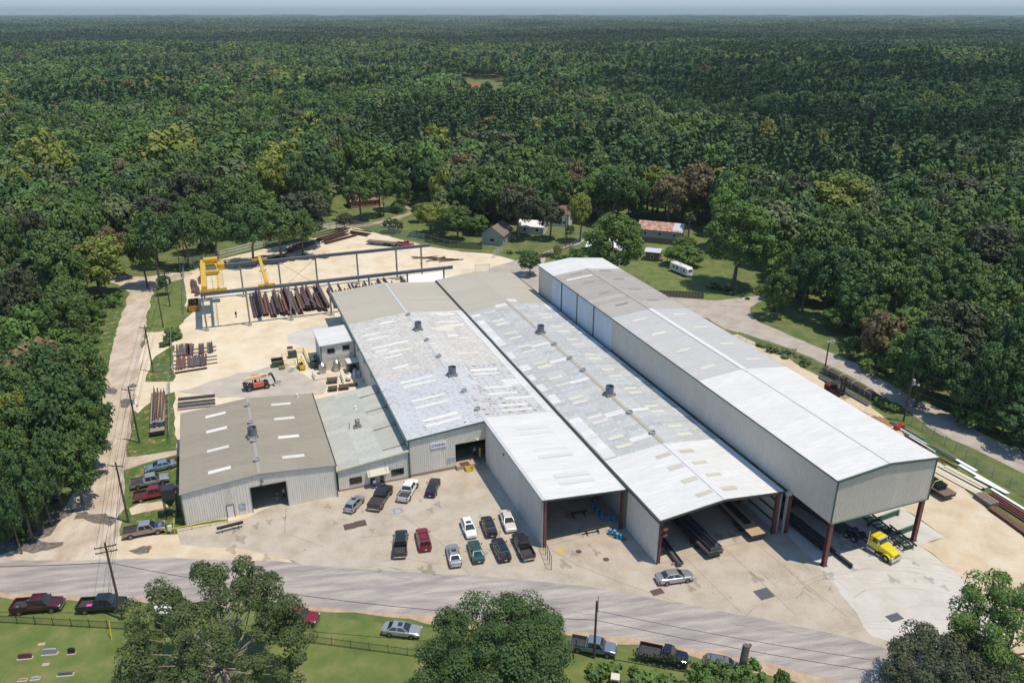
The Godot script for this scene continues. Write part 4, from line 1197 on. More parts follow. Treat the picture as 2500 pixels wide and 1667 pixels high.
	wall_run(C, "back_wall", o, Vector2(33.95, 104.4), Vector2(13.4, 104.4), 0.0, 7.3, 7.3, wall, false, [], 3.4, 12)
	wall_run(C, "side_wall", o, Vector2(33.95, -9.07), Vector2(33.95, 104.4), 0.0, 7.25, 7.25, wall, false, [], 3.8, 12)
	for h in [1.6, 3.4, 5.2]:
		trim(C, "girt", o, [[33.75, -8.8, h], [33.75, 40.0, h]], 0.16, 0.2, gutter)
		trim(C, "girt", o, [[13.62, -8.8, h], [13.62, 40.0, h]], 0.16, 0.2, gutter)
	for k in 6:
		column(C, o, 13.8, -8.75 + k * 8.4, 0.0, 7.25, 0.45, red_steel)
		column(C, o, 33.4, -8.75 + k * 8.4, 0.0, 7.2, 0.45, red_steel)
		trim(C, "rafter", o, [[13.7, -8.75 + k * 8.4, 7.05], [23.75, -8.75 + k * 8.4, 8.05], [33.5, -8.75 + k * 8.4, 7.0]], 0.25, 0.5, red_steel)
	trim(C, "rake_trim", o, [[13.25, -9.35, 7.36], [23.75, -9.35, 8.4], [34.2, -9.35, 7.3]], 0.2, 0.26, gutter)
	trim(C, "valley_gutter", o, [[13.2, -9.4, 7.3], [13.2, 104.6, 7.2]], 0.42, 0.3, gutter)
	trim(C, "eave_gutter", o, [[34.3, -9.4, 7.25], [34.3, 104.6, 7.25]], 0.35, 0.25, gutter)
	trim(C, "corner_trim", o, [[13.4, -9.12, 0.0], [13.4, -9.12, 7.3]], 0.14, 0.14, gutter)
	trim(C, "downpipe", o, [[34.4, -9.6, 0.1], [34.4, -9.6, 7.2]], 0.3, 0.3, mt("grey_trim"))
	trim(C, "pipe_head", o, [[34.1, -9.6, 7.2], [34.9, -9.7, 7.2]], 0.5, 0.5, mt("pipe_head", 0.45, 0.44, 0.42, 0.6))
	for h in [5.6, 4.6]:
		part(C, "bracket", boxmesh(Vector3(0.5, h, -0.1), Vector3(1.2, h + 0.25, 0.35)), red_steel)

	# the tall shed on columns
	o = Vector2(34.9, -17.9)
	var Dd := thing("tall_shed", "tall white roofed shed raised on red columns with the yellow truck under its front", "shed", P(o.x, o.y), PHI)
	el = Vector2(34.6, 14.3)
	rg = Vector2(43.5, 15.15)
	er = Vector2(52.4, 14.2)
	var zones := [[-18.15, 15.1, white, 1], [15.1, 47.2, d_mid, 1], [47.2, 77.2, d_back, 1], [77.2, 87.0, white, 1]]
	s1 = roof_slope(Dd, o, el, rg, zones)
	s2 = roof_slope(Dd, o, er, rg, zones)
	for b in [75.4, 68.5, 60.6, 52.65]:
		patch(s1, o, el, rg, 38.3, 41.3, b - 0.4, b + 0.4, sky_dark)
		patch(s2, o, er, rg, 48.8, 45.8, b - 0.4, b + 0.4, sky_dark)
	for b in [43.4, 35.65, 26.7, 18.9]:
		patch(s1, o, el, rg, 37.2, 40.3, b - 0.45, b + 0.45, sky_cream)
		patch(s2, o, er, rg, 49.7, 46.6, b - 0.45, b + 0.45, sky_cream)
	patch(s1, o, el, rg, 36.0, 42.6, 72.2, 73.0, white[0], "roof_patch")
	trim(Dd, "ridge_cap", o, [[43.5, 15.1, 15.22], [43.5, 47.2, 15.22]], 0.9, 0.05, white[2])
	trim(Dd, "ridge_cap", o, [[43.5, 47.2, 15.22], [43.5, 77.2, 15.22]], 0.8, 0.05, mt("old_cap", 0.36, 0.355, 0.345, 0.6))
	trim(Dd, "ridge_cap", o, [[43.5, -18.15, 15.22], [43.5, 15.1, 15.22]], 0.5, 0.05, white[0])
	wall_run(Dd, "front_wall", o, Vector2(34.9, -17.9), Vector2(43.5, -17.9), 7.25, 14.2, 15.0, wall_d, false, [], 1.72)
	wall_run(Dd, "front_wall", o, Vector2(43.5, -17.9), Vector2(52.2, -17.9), 7.25, 15.0, 14.1, wall_d, false, [], 1.74)
	wall_run(Dd, "side_wall", o, Vector2(34.9, 47.5), Vector2(34.9, -17.9), 7.25, 14.2, 14.2, wall_d)
	wall_run(Dd, "side_wall", o, Vector2(34.9, 78.4), Vector2(34.9, 47.5), 7.0, 14.2, 14.2, blue)
	wall_run(Dd, "side_wall", o, Vector2(34.9, 86.8), Vector2(34.9, 78.4), 0.0, 14.2, 14.2, wall_d)
	for b in [72.6, 64.1, 55.7]:
		trim(Dd, "wall_post", o, [[34.82, b, 6.5], [34.82, b, 14.2]], 0.22, 0.22, gutter)
	wall_run(Dd, "side_wall", o, Vector2(52.2, -17.9), Vector2(52.2, 86.8), 7.25, 14.1, 14.1, wall_d, false, [], 3.8, 12)
	wall_run(Dd, "back_wall", o, Vector2(52.2, 86.8), Vector2(34.9, 86.8), 0.0, 14.15, 14.15, wall_d, false, [], 3.5, 12)
	trim(Dd, "rake_trim", o, [[34.6, -18.2, 14.22], [43.5, -18.2, 15.08], [52.4, -18.2, 14.12]], 0.2, 0.3, green)
	trim(Dd, "eave_trim", o, [[34.55, -18.2, 14.2], [34.55, 87.0, 14.2]], 0.12, 0.16, green)
	trim(Dd, "eave_trim", o, [[52.45, -18.2, 14.1], [52.45, 87.0, 14.1]], 0.12, 0.16, gutter)
	trim(Dd, "corner_trim", o, [[34.85, -17.98, 7.25], [34.85, -17.98, 14.2]], 0.16, 0.16, green)
	trim(Dd, "corner_trim", o, [[52.25, -17.98, 7.25], [52.25, -17.98, 14.1]], 0.16, 0.16, green)
	trim(Dd, "sill_trim", o, [[34.9, -17.97, 7.22], [52.2, -17.97, 7.22]], 0.14, 0.1, green)
	for k in 13:
		column(Dd, o, 35.3, -17.6 + k * 8.5, 0.05, 14.0, 0.6, red_steel)
		column(Dd, o, 51.7, -17.6 + k * 8.5, 0.05, 13.9, 0.6, red_steel)
	for h in [9.0, 11.0, 13.0]:
		trim(Dd, "girt", o, [[35.1, -17.6, h], [52.0, -17.6, h]], 0.12, 0.2, red_steel)

	# the flat annex beside the long shed, white tarpaulin roofs
	o = Vector2(-21.0, 73.9)
	var An := thing("annex", "grey two window annex with a white flat roof against the long shed", "annex", P(o.x, o.y), PHI)
	roof_slope(An, o, Vector2(-21.3, 6.05), Vector2(-13.9, 6.35), [[73.6, 83.6, white, 1]])
	wall_run(An, "front_wall", o, Vector2(-21.0, 73.9), Vector2(-13.9, 73.9), 0.0, 5.95, 6.2, wall, false, [[1.3, 2.9, 4.0, 5.0], [4.6, 6.1, 4.3, 5.3]])
	wall_run(An, "side_wall", o, Vector2(-21.0, 83.4), Vector2(-21.0, 73.9), 0.0, 5.95, 5.95, wall)
	pane_window(An, o, -19.66, -18.14, 73.9, 4.02, 4.98, 2, gutter, glass)
	pane_window(An, o, -16.36, -14.94, 73.9, 4.32, 5.28, 2, gutter, glass)
	trim(An, "corner_trim", o, [[-21.05, 73.85, 0.0], [-21.05, 73.85, 6.0]], 0.16, 0.16, green)
	trim(An, "eave_trim", o, [[-21.3, 73.55, 6.0], [-13.9, 73.55, 6.3]], 0.12, 0.18, white_metal)
	trim(An, "wall_pipe", o, [[-20.0, 73.75, 3.0], [-14.4, 73.75, 3.3]], 0.06, 0.06, mt("lamp_grey"))

	roof_gear()

func sign_panel(root: Node3D, at: Vector3, w: float, h: float, m: Material, lines: Array, ink: Color) -> MeshInstance3D:
	var s := part(root, "sign", boxmesh(at, at + Vector3(w, h, 0.06)), m)
	var fm := StandardMaterial3D.new()
	fm.albedo_color = ink
	for i in lines.size():
		lettering(s, lines[i], at + Vector3(0.06, h - (i + 1) * h / (lines.size() + 0.4), 0.065), h / (lines.size() + 1.0) * 0.7, ink, w - 0.12)
	return s

func lettering(root: Node3D, words: String, at: Vector3, high: float, ink: Color, most := 9.0, turn := 0.0) -> void:
	var t := TextMesh.new()
	t.text = words
	var f := SystemFont.new()
	f.font_names = PackedStringArray(["Droid Sans"])
	f.font_weight = 700
	t.font = f
	t.font_size = 64
	t.pixel_size = high / 46.0
	t.depth = 0.01
	t.horizontal_alignment = HORIZONTAL_ALIGNMENT_LEFT
	t.vertical_alignment = VERTICAL_ALIGNMENT_BOTTOM
	t.curve_step = 4.0
	var key := "ink%.2f%.2f%.2f" % [ink.r, ink.g, ink.b]
	if not mats.has(key):
		var m := StandardMaterial3D.new()
		m.albedo_color = ink.linear_to_srgb()
		m.roughness = 0.6
		mats[key] = m
	var o := part(root, "lettering", t, mats[key])
	var wide := t.get_aabb().size.x
	var k := minf(1.0, most / maxf(wide, 0.01))
	o.transform = Transform3D(Basis(Vector3.UP, turn).scaled(Vector3.ONE), at)
	o.scale = Vector3(k, 1, 1) if turn == 0.0 else o.scale
	o.position = at - Vector3(t.get_aabb().position.x * k, t.get_aabb().position.y, 0) if turn == 0.0 else at

func logo(root: Node3D, at: Vector3, r: float) -> void:
	# a round emblem of two curved blue blades
	for k in 2:
		var g := G.new()
		for i in 10:
			var a0 := PI * i / 10.0 + PI * k - 0.7
			var a1 := PI * (i + 1) / 10.0 + PI * k - 0.7
			var w0 := 0.28 + 0.30 * sin(PI * i / 10.0)
			var w1 := 0.28 + 0.30 * sin(PI * (i + 1) / 10.0)
			var e0 := Vector3(cos(a0), sin(a0), 0)
			var e1 := Vector3(cos(a1), sin(a1), 0)
			g.quad(at + e0 * r * (1.0 - w0), at + e0 * r, at + e1 * r, at + e1 * r * (1.0 - w1))
		part(root, "emblem", g.mesh(), mt("emblem_blue", 0.04, 0.17, 0.42, 0.5) if k == 0 else mt("emblem_cyan", 0.10, 0.32, 0.55, 0.5))

func roof_gear() -> void:
	# big exhaust stacks and small round ventilators, each a thing of its own
	var steel := textured("vent_steel", noise_tex(41, 0.05, [[0.0, 0.10, 0.12, 0.14], [0.6, 0.17, 0.20, 0.23], [1.0, 0.26, 0.28, 0.29]], 4, 256), Vector3(0.3, 0.3, 0.3), true, 0.5)
	var curb := mt("vent_curb", 0.26, 0.25, 0.22, 0.8)
	var dark := mt("vent_dark", 0.02, 0.02, 0.02, 0.9)
	var fan := thing("exhaust_stack", "blue grey exhaust stack on the small taupe roof", "roof vent", P(-37.4, 36.2, 6.75), PHI, "exhaust stacks on the roofs")
	fan.set_meta("base", "exhaust_stack")
	part(fan, "curb", boxmesh(Vector3(-0.85, -0.2, -0.85), Vector3(0.85, 0.42, 0.85)), curb)
	var g := G.new()
	g.lathe([Vector2(0.78, 0.42), Vector2(0.74, 0.55), Vector2(0.74, 1.75), Vector2(0.79, 1.78), Vector2(0.79, 1.84), Vector2(0.70, 1.84), Vector2(0.70, 0.9)], 20)
	part(fan, "stack", g.mesh(), steel)
	g = G.new()
	g.lathe([Vector2(0.70, 0.9), Vector2(0.0, 0.95)], 16)
	var hub := part(fan, "damper", g.mesh(), dark)
	for k in 4:
		g = G.new()
		g.bar(Vector3(0, 1.4, 0), Vector3(cos(TAU * k / 4.0) * 0.66, 1.3, sin(TAU * k / 4.0) * 0.66), 0.16, 0.02)
		part(hub, "blade", g.mesh(), curb)
	for k in 2:
		part(fan, "lifting_lug", boxmesh(Vector3(-0.8 + k * 1.5, 0.42, 0.6), Vector3(-0.7 + k * 1.5, 0.75, 0.8)), mt("lug_yellow", 0.35, 0.26, 0.06, 0.7))
	copy(fan, P(-0.4, 69.9, 8.2), PHI, "exhaust stack on the stained white roof nearest the beige roof")
	copy(fan, P(-0.25, 44.7, 8.2), PHI, "exhaust stack between the stained roof and the rust streaked roof")
	copy(fan, P(23.6, 58.3, 8.4), PHI, "exhaust stack on the far half of the long grey roof")
	copy(fan, P(23.65, 26.3, 8.4), PHI, "exhaust stack on the near half of the long grey roof")
	var vent := thing("roof_ventilator", "small round ventilator at the far end of the taupe roof ridge", "roof vent", P(-37.45, 48.1, 6.8), PHI, "round ridge ventilators")
	vent.set_meta("base", "roof_ventilator")
	g = G.new()
	g.lathe([Vector2(0.52, -0.05), Vector2(0.5, 0.42), Vector2(0.56, 0.44), Vector2(0.56, 0.5), Vector2(0.46, 0.5), Vector2(0.45, 0.2)], 16)
	part(vent, "ring", g.mesh(), mt("ventilator", 0.45, 0.45, 0.43, 0.5))
	g = G.new()
	g.lathe([Vector2(0.45, 0.2), Vector2(0.0, 0.26)], 14)
	part(vent, "damper", g.mesh(), mt("damper_grey", 0.30, 0.30, 0.29, 0.7))
	var where := [[-37.4, 41.2, 6.8, "small ventilator on the taupe ridge just beyond its exhaust stack"], [-37.35, 34.4, 6.8, "small ventilator on the taupe ridge just before its exhaust stack"], [-37.35, 27.9, 6.8, "small ventilator on the taupe ridge nearest the wide door"]]
	for q in [79.3, 63.1, 53.9, 37.1, 29.4]:
		where.append([-0.3, q, 8.25, "ridge ventilator on the sign shed, number %d counting from the far end" % [1 + [79.3, 63.1, 53.9, 37.1, 29.4].find(q)]])
	for q in [51.1, 43.4, 37.3, 18.7, 11.0]:
		where.append([23.65, q, 8.45, "ridge ventilator on the grey roof, number %d counting from the far end" % [1 + [51.1, 43.4, 37.3, 18.7, 11.0].find(q)]])
	for q in where:
		copy(vent, P(q[0], q[1], q[2]), PHI, q[3])
	# fan unit with frame on the office roof
	var ac := thing("condenser_unit", "steel condenser unit standing on the office roof", "air conditioner", P(-19.9, 37.3, 4.66), PHI)
	g = G.new()
	g.lathe([Vector2(0.0, 0.3), Vector2(0.42, 0.3), Vector2(0.42, 1.55), Vector2(0.36, 1.6), Vector2(0.3, 1.55)], 6)
	part(ac, "casing", g.mesh(), mt("condenser_steel", 0.32, 0.32, 0.31, 0.35, 0.6))
	part(ac, "base_frame", boxmesh(Vector3(-0.7, 0, -0.5), Vector3(0.7, 0.3, 0.5)), mt("lamp_grey"))
	part(ac, "pipe", boxmesh(Vector3(0.6, 0.3, -0.05), Vector3(0.68, 0.8, 0.05)), white_m())
	g = G.new()
	g.rod(Vector3(0, 0, 0), Vector3(0, 1.1, 0), 0.07, 0.07, 8)
	solo("vent_pipe", g.mesh(), mt("lamp_grey"), "thin grey vent pipe beside the condenser on the office roof", "pipe", P(-21.3, 37.6, 4.5), PHI)
	g = G.new()
	g.lathe([Vector2(0.35, 0.0), Vector2(0.2, 0.12), Vector2(0.12, 0.12), Vector2(0.12, 0.5), Vector2(0.25, 0.55), Vector2(0.0, 0.7)], 10)
	for q in [[-19.0, 44.3, 4.75, "white capped vent on the office roof beyond the condenser"], [-28.6, 50.3, 6.05, "little white vent at the far corner of the taupe roof"], [-3.4, 26.2, 8.0, "small dark vent near the front edge of the sign roof"]]:
		solo("capped_vent", g.mesh(), white_m(), q[3], "roof vent", P(q[0], q[1], q[2]), PHI)

func white_m() -> StandardMaterial3D:
	return mt("white_metal", 0.75, 0.75, 0.74, 0.5)

# ---------- cars and pickups (local x forward, y up) ----------
func body_ring(x: float, yb: float, ys: float, hw: float, round_ := 0.16) -> PackedVector3Array:
	var q := PackedVector3Array()
	var k := minf(round_, (ys - yb) * 0.4)
	for e in [[yb, 0.86], [yb + k * 0.9, 0.99], [lerpf(yb, ys, 0.55), 1.0], [ys - k, 0.975], [ys - k * 0.35, 0.93], [ys, 0.80], [ys + 0.025, 0.4]]:
		q.append(Vector3(x, e[0], hw * e[1]))
	for i in range(6, -1, -1):
		q.append(Vector3(q[i].x, q[i].y, -q[i].z))
	return q

func wheel_kit(r: float, w: float) -> Array:
	var key := "wheel%.2f%.2f" % [r, w]
	if meshes.has(key):
		return meshes[key]
	var t := G.new()
	t.t = Transform3D(Basis(Vector3.RIGHT, PI * 0.5), Vector3.ZERO)
	t.lathe([Vector2(r * 0.62, -w * 0.5), Vector2(r * 0.92, -w * 0.5), Vector2(r, -w * 0.32), Vector2(r, w * 0.32), Vector2(r * 0.92, w * 0.5), Vector2(r * 0.62, w * 0.5)], 20)
	var m := G.new()
	m.t = t.t
	m.lathe([Vector2(0.0, -w * 0.34), Vector2(r * 0.14, -w * 0.36), Vector2(r * 0.2, -w * 0.2), Vector2(r * 0.5, -w * 0.2), Vector2(r * 0.6, -w * 0.44), Vector2(r * 0.64, -w * 0.46)], 16)
	m.lathe([Vector2(r * 0.64, w * 0.46), Vector2(r * 0.6, w * 0.44), Vector2(r * 0.5, w * 0.2), Vector2(r * 0.2, w * 0.2), Vector2(r * 0.14, w * 0.36), Vector2(0.0, w * 0.34)], 16)
	var sp := G.new()
	for s in [-1.0, 1.0]:
		for k in 5:
			var a := TAU * k / 5.0
			var d := Vector3(cos(a), sin(a), 0)
			var n := Vector3(-sin(a), cos(a), 0) * r * 0.07
			var z := Vector3(0, 0, s * w * 0.38)
			sp.quad(d * r * 0.1 - n + z, d * r * 0.1 + n + z, d * r * 0.6 + n * 1.3 + z, d * r * 0.6 - n * 1.3 + z)
	meshes[key] = [t.mesh(), m.mesh(), sp.mesh()]
	return meshes[key]

func add_wheel(root: Node3D, x: float, z: float, r: float, w: float, rim: Material) -> void:
	var k := wheel_kit(r, w)
	var o := empty(root, "wheel", Transform3D(Basis(), Vector3(x, r, z)))
	part(o, "tyre", k[0], mt("tyre", 0.018, 0.018, 0.018, 0.85))
	part(o, "rim", k[1], mt("rim_back", 0.10, 0.10, 0.105, 0.5, 0.5))
	part(o, "spoke", k[2], rim)

func pane4(p: Vector3, q: Vector3, r: Vector3, s: Vector3, inset: float, lift: float) -> ArrayMesh:
	# a pane set on a four-cornered face, shrunk and standing proud
	var c := (p + q + r + s) * 0.25
	var n := (q - p).cross(s - p).normalized()
	var g := G.new()
	var w := []
	for v in [p, q, r, s]:
		var d: Vector3 = c - v
		w.append(v + d.normalized() * minf(inset * 1.4, d.length() * 0.3) + n * lift)
	g.quad(w[0], w[1], w[2], w[3])
	for i in 4:
		var j := (i + 1) % 4
		g.quad(w[i] - n * lift, w[j] - n * lift, w[j], w[i])
	return g.mesh()

func paint(key: String, r: float, g: float, b: float, metal := 0.3) -> StandardMaterial3D:
	if mats.has(key):
		return mats[key]
	var m := mt(key, r, g, b, 0.32, metal)
	m.clearcoat_enabled = true
	m.clearcoat = 0.9
	m.clearcoat_roughness = 0.06
	return m

func car_glass() -> StandardMaterial3D:
	if not mats.has("car_glass"):
		var m := mt("car_glass", 0.02, 0.03, 0.033, 0.04)
		m.metallic_specular = 0.75
	return mats["car_glass"]

const KITS := {
	"sedan": {"L": 4.85, "hw": 0.91, "st": [[-2.42, 0.42, 0.70, 0.74], [-2.36, 0.32, 0.90, 0.84], [-2.1, 0.26, 0.99, 0.88], [-1.5, 0.22, 1.01, 0.905], [-0.6, 0.20, 0.99, 0.91], [0.8, 0.20, 0.97, 0.91], [1.2, 0.21, 0.94, 0.905], [1.9, 0.24, 0.86, 0.88], [2.25, 0.28, 0.76, 0.83], [2.42, 0.36, 0.62, 0.72]], "cab": [-1.85, 1.12, -1.12, 0.30, 0.98, 1.44, 0.80, 0.60], "wh": [-1.40, 1.42, 0.33, 0.21], "doors": 2},
	"coupe": {"L": 4.9, "hw": 0.92, "st": [[-2.44, 0.42, 0.72, 0.78], [-2.38, 0.32, 0.92, 0.86], [-2.1, 0.26, 1.0, 0.90], [-1.4, 0.22, 1.0, 0.92], [0.5, 0.20, 0.97, 0.92], [1.0, 0.21, 0.95, 0.915], [1.9, 0.24, 0.90, 0.90], [2.35, 0.28, 0.80, 0.86], [2.46, 0.36, 0.64, 0.78]], "cab": [-1.75, 0.75, -1.0, 0.0, 0.97, 1.38, 0.80, 0.60], "wh": [-1.42, 1.45, 0.35, 0.24], "doors": 1},
	"hatch": {"L": 4.3, "hw": 0.87, "st": [[-2.13, 0.40, 0.80, 0.78], [-2.05, 0.30, 0.98, 0.84], [-1.6, 0.22, 1.02, 0.87], [0.8, 0.20, 0.98, 0.87], [1.2, 0.21, 0.95, 0.865], [1.75, 0.24, 0.86, 0.83], [2.05, 0.30, 0.74, 0.76], [2.15, 0.38, 0.62, 0.66]], "cab": [-2.02, 1.15, -1.55, 0.35, 0.98, 1.50, 0.79, 0.62], "wh": [-1.32, 1.28, 0.31, 0.20], "doors": 2},
	"suv": {"L": 4.9, "hw": 0.96, "st": [[-2.44, 0.50, 0.90, 0.86], [-2.36, 0.38, 1.10, 0.92], [-1.9, 0.32, 1.14, 0.955], [0.7, 0.30, 1.12, 0.96], [1.1, 0.31, 1.10, 0.955], [1.9, 0.34, 1.03, 0.93], [2.3, 0.40, 0.92, 0.88], [2.44, 0.48, 0.76, 0.80]], "cab": [-2.34, 1.15, -2.05, 0.45, 1.1, 1.74, 0.87, 0.70], "wh": [-1.45, 1.45, 0.38, 0.25], "doors": 2},
	"crew": {"L": 5.9, "hw": 0.99, "st": [[-0.85, 0.42, 1.14, 0.985], [0.6, 0.42, 1.14, 0.99], [1.35, 0.43, 1.14, 0.985], [2.3, 0.45, 1.10, 0.96], [2.75, 0.48, 1.02, 0.93], [2.92, 0.52, 0.86, 0.88]], "cab": [-0.80, 1.55, -0.62, 0.92, 1.13, 1.88, 0.90, 0.72], "wh": [-1.85, 1.9, 0.41, 0.27], "doors": 2, "bed": [-2.92, -0.87, 1.16]},
	"single": {"L": 5.7, "hw": 0.98, "st": [[-0.15, 0.42, 1.10, 0.975], [0.6, 0.42, 1.10, 0.98], [1.35, 0.43, 1.10, 0.975], [2.2, 0.45, 1.06, 0.95], [2.68, 0.48, 0.98, 0.92], [2.84, 0.52, 0.82, 0.86]], "cab": [-0.12, 1.45, 0.05, 0.85, 1.09, 1.80, 0.89, 0.72], "wh": [-1.75, 1.85, 0.40, 0.27], "doors": 1, "bed": [-2.84, -0.17, 1.12]},
}

func car(kit: String, called: String, label: String, at: Vector3, yaw: float, body: Material, opt := {}) -> Node3D:
	var K: Dictionary = KITS[kit]
	var t := thing(called, label, opt.get("category", "pickup" if K.has("bed") else "car"), at, deg_to_rad(yaw), opt.get("group", ""))
	t.scale = Vector3.ONE * float(opt.get("scale", 1.0))
	var glass := car_glass()
	var black := mt("black_plastic", 0.02, 0.02, 0.02, 0.6)
	var chrome := mt("chrome", 0.55, 0.55, 0.56, 0.22, 0.9)
	var rim: Material = chrome if opt.get("rim", 1) else mt("dark_rim", 0.05, 0.05, 0.05, 0.5)
	var hw: float = K.hw
	if not meshes.has("body_" + kit):
		var rings := []
		for s in K.st:
			rings.append(body_ring(s[0], s[1], s[2], s[3]))
		var g := G.new()
		g.loft(rings)
		meshes["body_" + kit] = g.mesh()
		# hood, laid on the front of the body
		var c: Array = K.cab
		var hood := G.new()
		var last: Array = K.st[-2]
		var y0: float = c[4] + 0.03
		for e in [[c[1] - 0.05, y0 + 0.01, last[0], last[2] + 0.035]]:
			hood.quad(Vector3(e[0], e[1], hw * 0.74), Vector3(e[2], e[3], hw * 0.66), Vector3(e[2], e[3], -hw * 0.66), Vector3(e[0], e[1], -hw * 0.74))
		# cabin
		var p := []
		for z in [1.0, -1.0]:
			p.append([Vector3(c[0], c[4] - 0.05, c[6] * z), Vector3(c[1], c[4] - 0.05, c[6] * z), Vector3(c[3], c[5] - 0.05, c[7] * z), Vector3(c[2], c[5] - 0.05, c[7] * z)])
		var cab := G.new()
		cab.quad(p[0][0], p[0][1], p[0][2], p[0][3])
		cab.quad(p[1][1], p[1][0], p[1][3], p[1][2])
		cab.quad(p[0][1], p[1][1], p[1][2], p[0][2])
		cab.quad(p[1][0], p[0][0], p[0][3], p[1][3])
		meshes["cab_" + kit] = cab.mesh()
		var roof := G.new()
		var ro := []
		for e in [[0.0, 1.0, 0.0], [0.03, 0.97, 0.03], [0.05, 0.86, 0.12]]:
			var ring := PackedVector3Array()
			for s in [[c[2], 1.0], [c[3], 1.0], [c[3], -1.0], [c[2], -1.0]]:
				var mid: float = (c[2] + c[3]) * 0.5
				ring.append(Vector3(lerpf(s[0], mid, e[2]), c[5] - 0.05 + e[0], c[7] * e[1] * s[1]))
			ro.append(ring)
		roof.loft(ro)
		meshes["roof_" + kit] = roof.mesh()
		meshes["wind_" + kit] = pane4(p[0][1], p[1][1], p[1][2], p[0][2], 0.05, 0.012)
		meshes["rear_" + kit] = pane4(p[1][0], p[0][0], p[0][3], p[1][3], 0.07, 0.012)
		for s in 2:
			var n: int = K.doors
			for k in n:
				var f0 := 0.05 + 0.9 * k / n
				var f1 := 0.05 + 0.9 * (k + 1) / n - 0.03
				var a: Vector3 = p[s][0].lerp(p[s][1], f0)
				var b: Vector3 = p[s][0].lerp(p[s][1], f1)
				var d: Vector3 = p[s][3].lerp(p[s][2], f1)
				var e: Vector3 = p[s][3].lerp(p[s][2], f0)
				a = a.lerp(e, 0.10)
				b = b.lerp(d, 0.10)
				meshes["side_%s%d%d" % [kit, s, k]] = pane4(a, b, d, e, 0.035, 0.012) if s == 0 else pane4(b, a, e, d, 0.035, 0.012)
	part(t, "body", meshes["body_" + kit], body)
	var cab_m := part(t, "cabin", meshes["cab_" + kit], opt.get("cab", body))
	part(t, "roof", meshes["roof_" + kit], opt.get("roof", opt.get("cab", body)))
	if opt.has("hood"):
		var last: Array = K.st[-2]
		var c: Array = K.cab
		var hood := G.new()
		hood.quad(Vector3(c[1] - 0.05, c[4] + 0.055, hw * 0.74), Vector3(last[0], last[2] + 0.045, hw * 0.68), Vector3(last[0], last[2] + 0.045, -hw * 0.68), Vector3(c[1] - 0.05, c[4] + 0.055, -hw * 0.74))
		part(t, "hood", hood.mesh(), opt.hood)
	part(cab_m, "windshield", meshes["wind_" + kit], glass)
	part(cab_m, "rear_window", meshes["rear_" + kit], glass)
	for s in 2:
		for k in K.doors:
			part(cab_m, "side_window", meshes["side_%s%d%d" % [kit, s, k]], glass)
	var w: Array = K.wh
	for x in [w[0], w[1]]:
		for s in [-1.0, 1.0]:
			add_wheel(t, x, s * (hw - w[3] * 0.5 + 0.03), w[2], w[3], rim)
			var well := G.new()  # flat black band painted on as the shade inside the wheel well
			for k in 10:
				var a0 := PI * k / 10.0
				var a1 := PI * (k + 1) / 10.0
				var z: float = s * (hw + 0.004)
				well.quad(Vector3(x + cos(a0) * w[2], w[2] + sin(a0) * w[2], z), Vector3(x + cos(a0) * w[2] * 1.16, w[2] + sin(a0) * w[2] * 1.16, z), Vector3(x + cos(a1) * w[2] * 1.16, w[2] + sin(a1) * w[2] * 1.16, z), Vector3(x + cos(a1) * w[2], w[2] + sin(a1) * w[2], z))
			part(t, "wheel_well_shade", well.mesh(), black)
	# lights, bumpers, mirrors, plate
	var front: float = K.st[-1][0]
	var rear: float = K.bed[0] if K.has("bed") else K.st[0][0]
	var fy: float = K.st[-2][2]
	var ry: float = K.bed[2] if K.has("bed") else K.st[1][2]
	for s in [-1.0, 1.0]:
		part(t, "headlight", boxmesh(Vector3(front - 0.22, fy - 0.22, s * hw * 0.74 - 0.16), Vector3(front - 0.02, fy - 0.07, s * hw * 0.74 + 0.16)), mt("headlight", 0.6, 0.6, 0.6, 0.1))
		part(t, "taillight", boxmesh(Vector3(rear - 0.03, ry - 0.36, s * hw * 0.82 - 0.1), Vector3(rear + 0.12, ry - 0.10, s * hw * 0.82 + 0.1)), mt("taillight", 0.35, 0.015, 0.02, 0.2))
		part(t, "mirror", boxmesh(Vector3(K.cab[1] - 0.42, K.cab[4] + 0.02, s * (hw + 0.1) - 0.1), Vector3(K.cab[1] - 0.30, K.cab[4] + 0.18, s * (hw + 0.1) + 0.1)), opt.get("cab", body) if not K.has("bed") else black)
	part(t, "front_bumper", boxmesh(Vector3(front - 0.15, 0.36, -hw * 0.86), Vector3(front + 0.05, 0.58, hw * 0.86)), chrome if K.has("bed") else body)
	part(t, "grille", boxmesh(Vector3(front - 0.12, 0.60, -hw * 0.52), Vector3(front + 0.015, fy - 0.10, hw * 0.52)), mt("grille", 0.06, 0.06, 0.065, 0.4))
	part(t, "rear_bumper", boxmesh(Vector3(rear - 0.10, 0.42, -hw * 0.86), Vector3(rear + 0.1, 0.62, hw * 0.86)), chrome if K.has("bed") else body)
	part(t, "number_plate", boxmesh(Vector3(rear - 0.115, 0.46, -0.16), Vector3(rear - 0.10, 0.60, 0.16)), mt("plate_white", 0.7, 0.7, 0.7, 0.5))
	if opt.has("sunroof"):
		part(t, "sunroof", boxmesh(Vector3(K.cab[3] - 0.75, K.cab[5] + 0.002, -0.36), Vector3(K.cab[3] - 0.15, K.cab[5] + 0.012, 0.36)), glass)
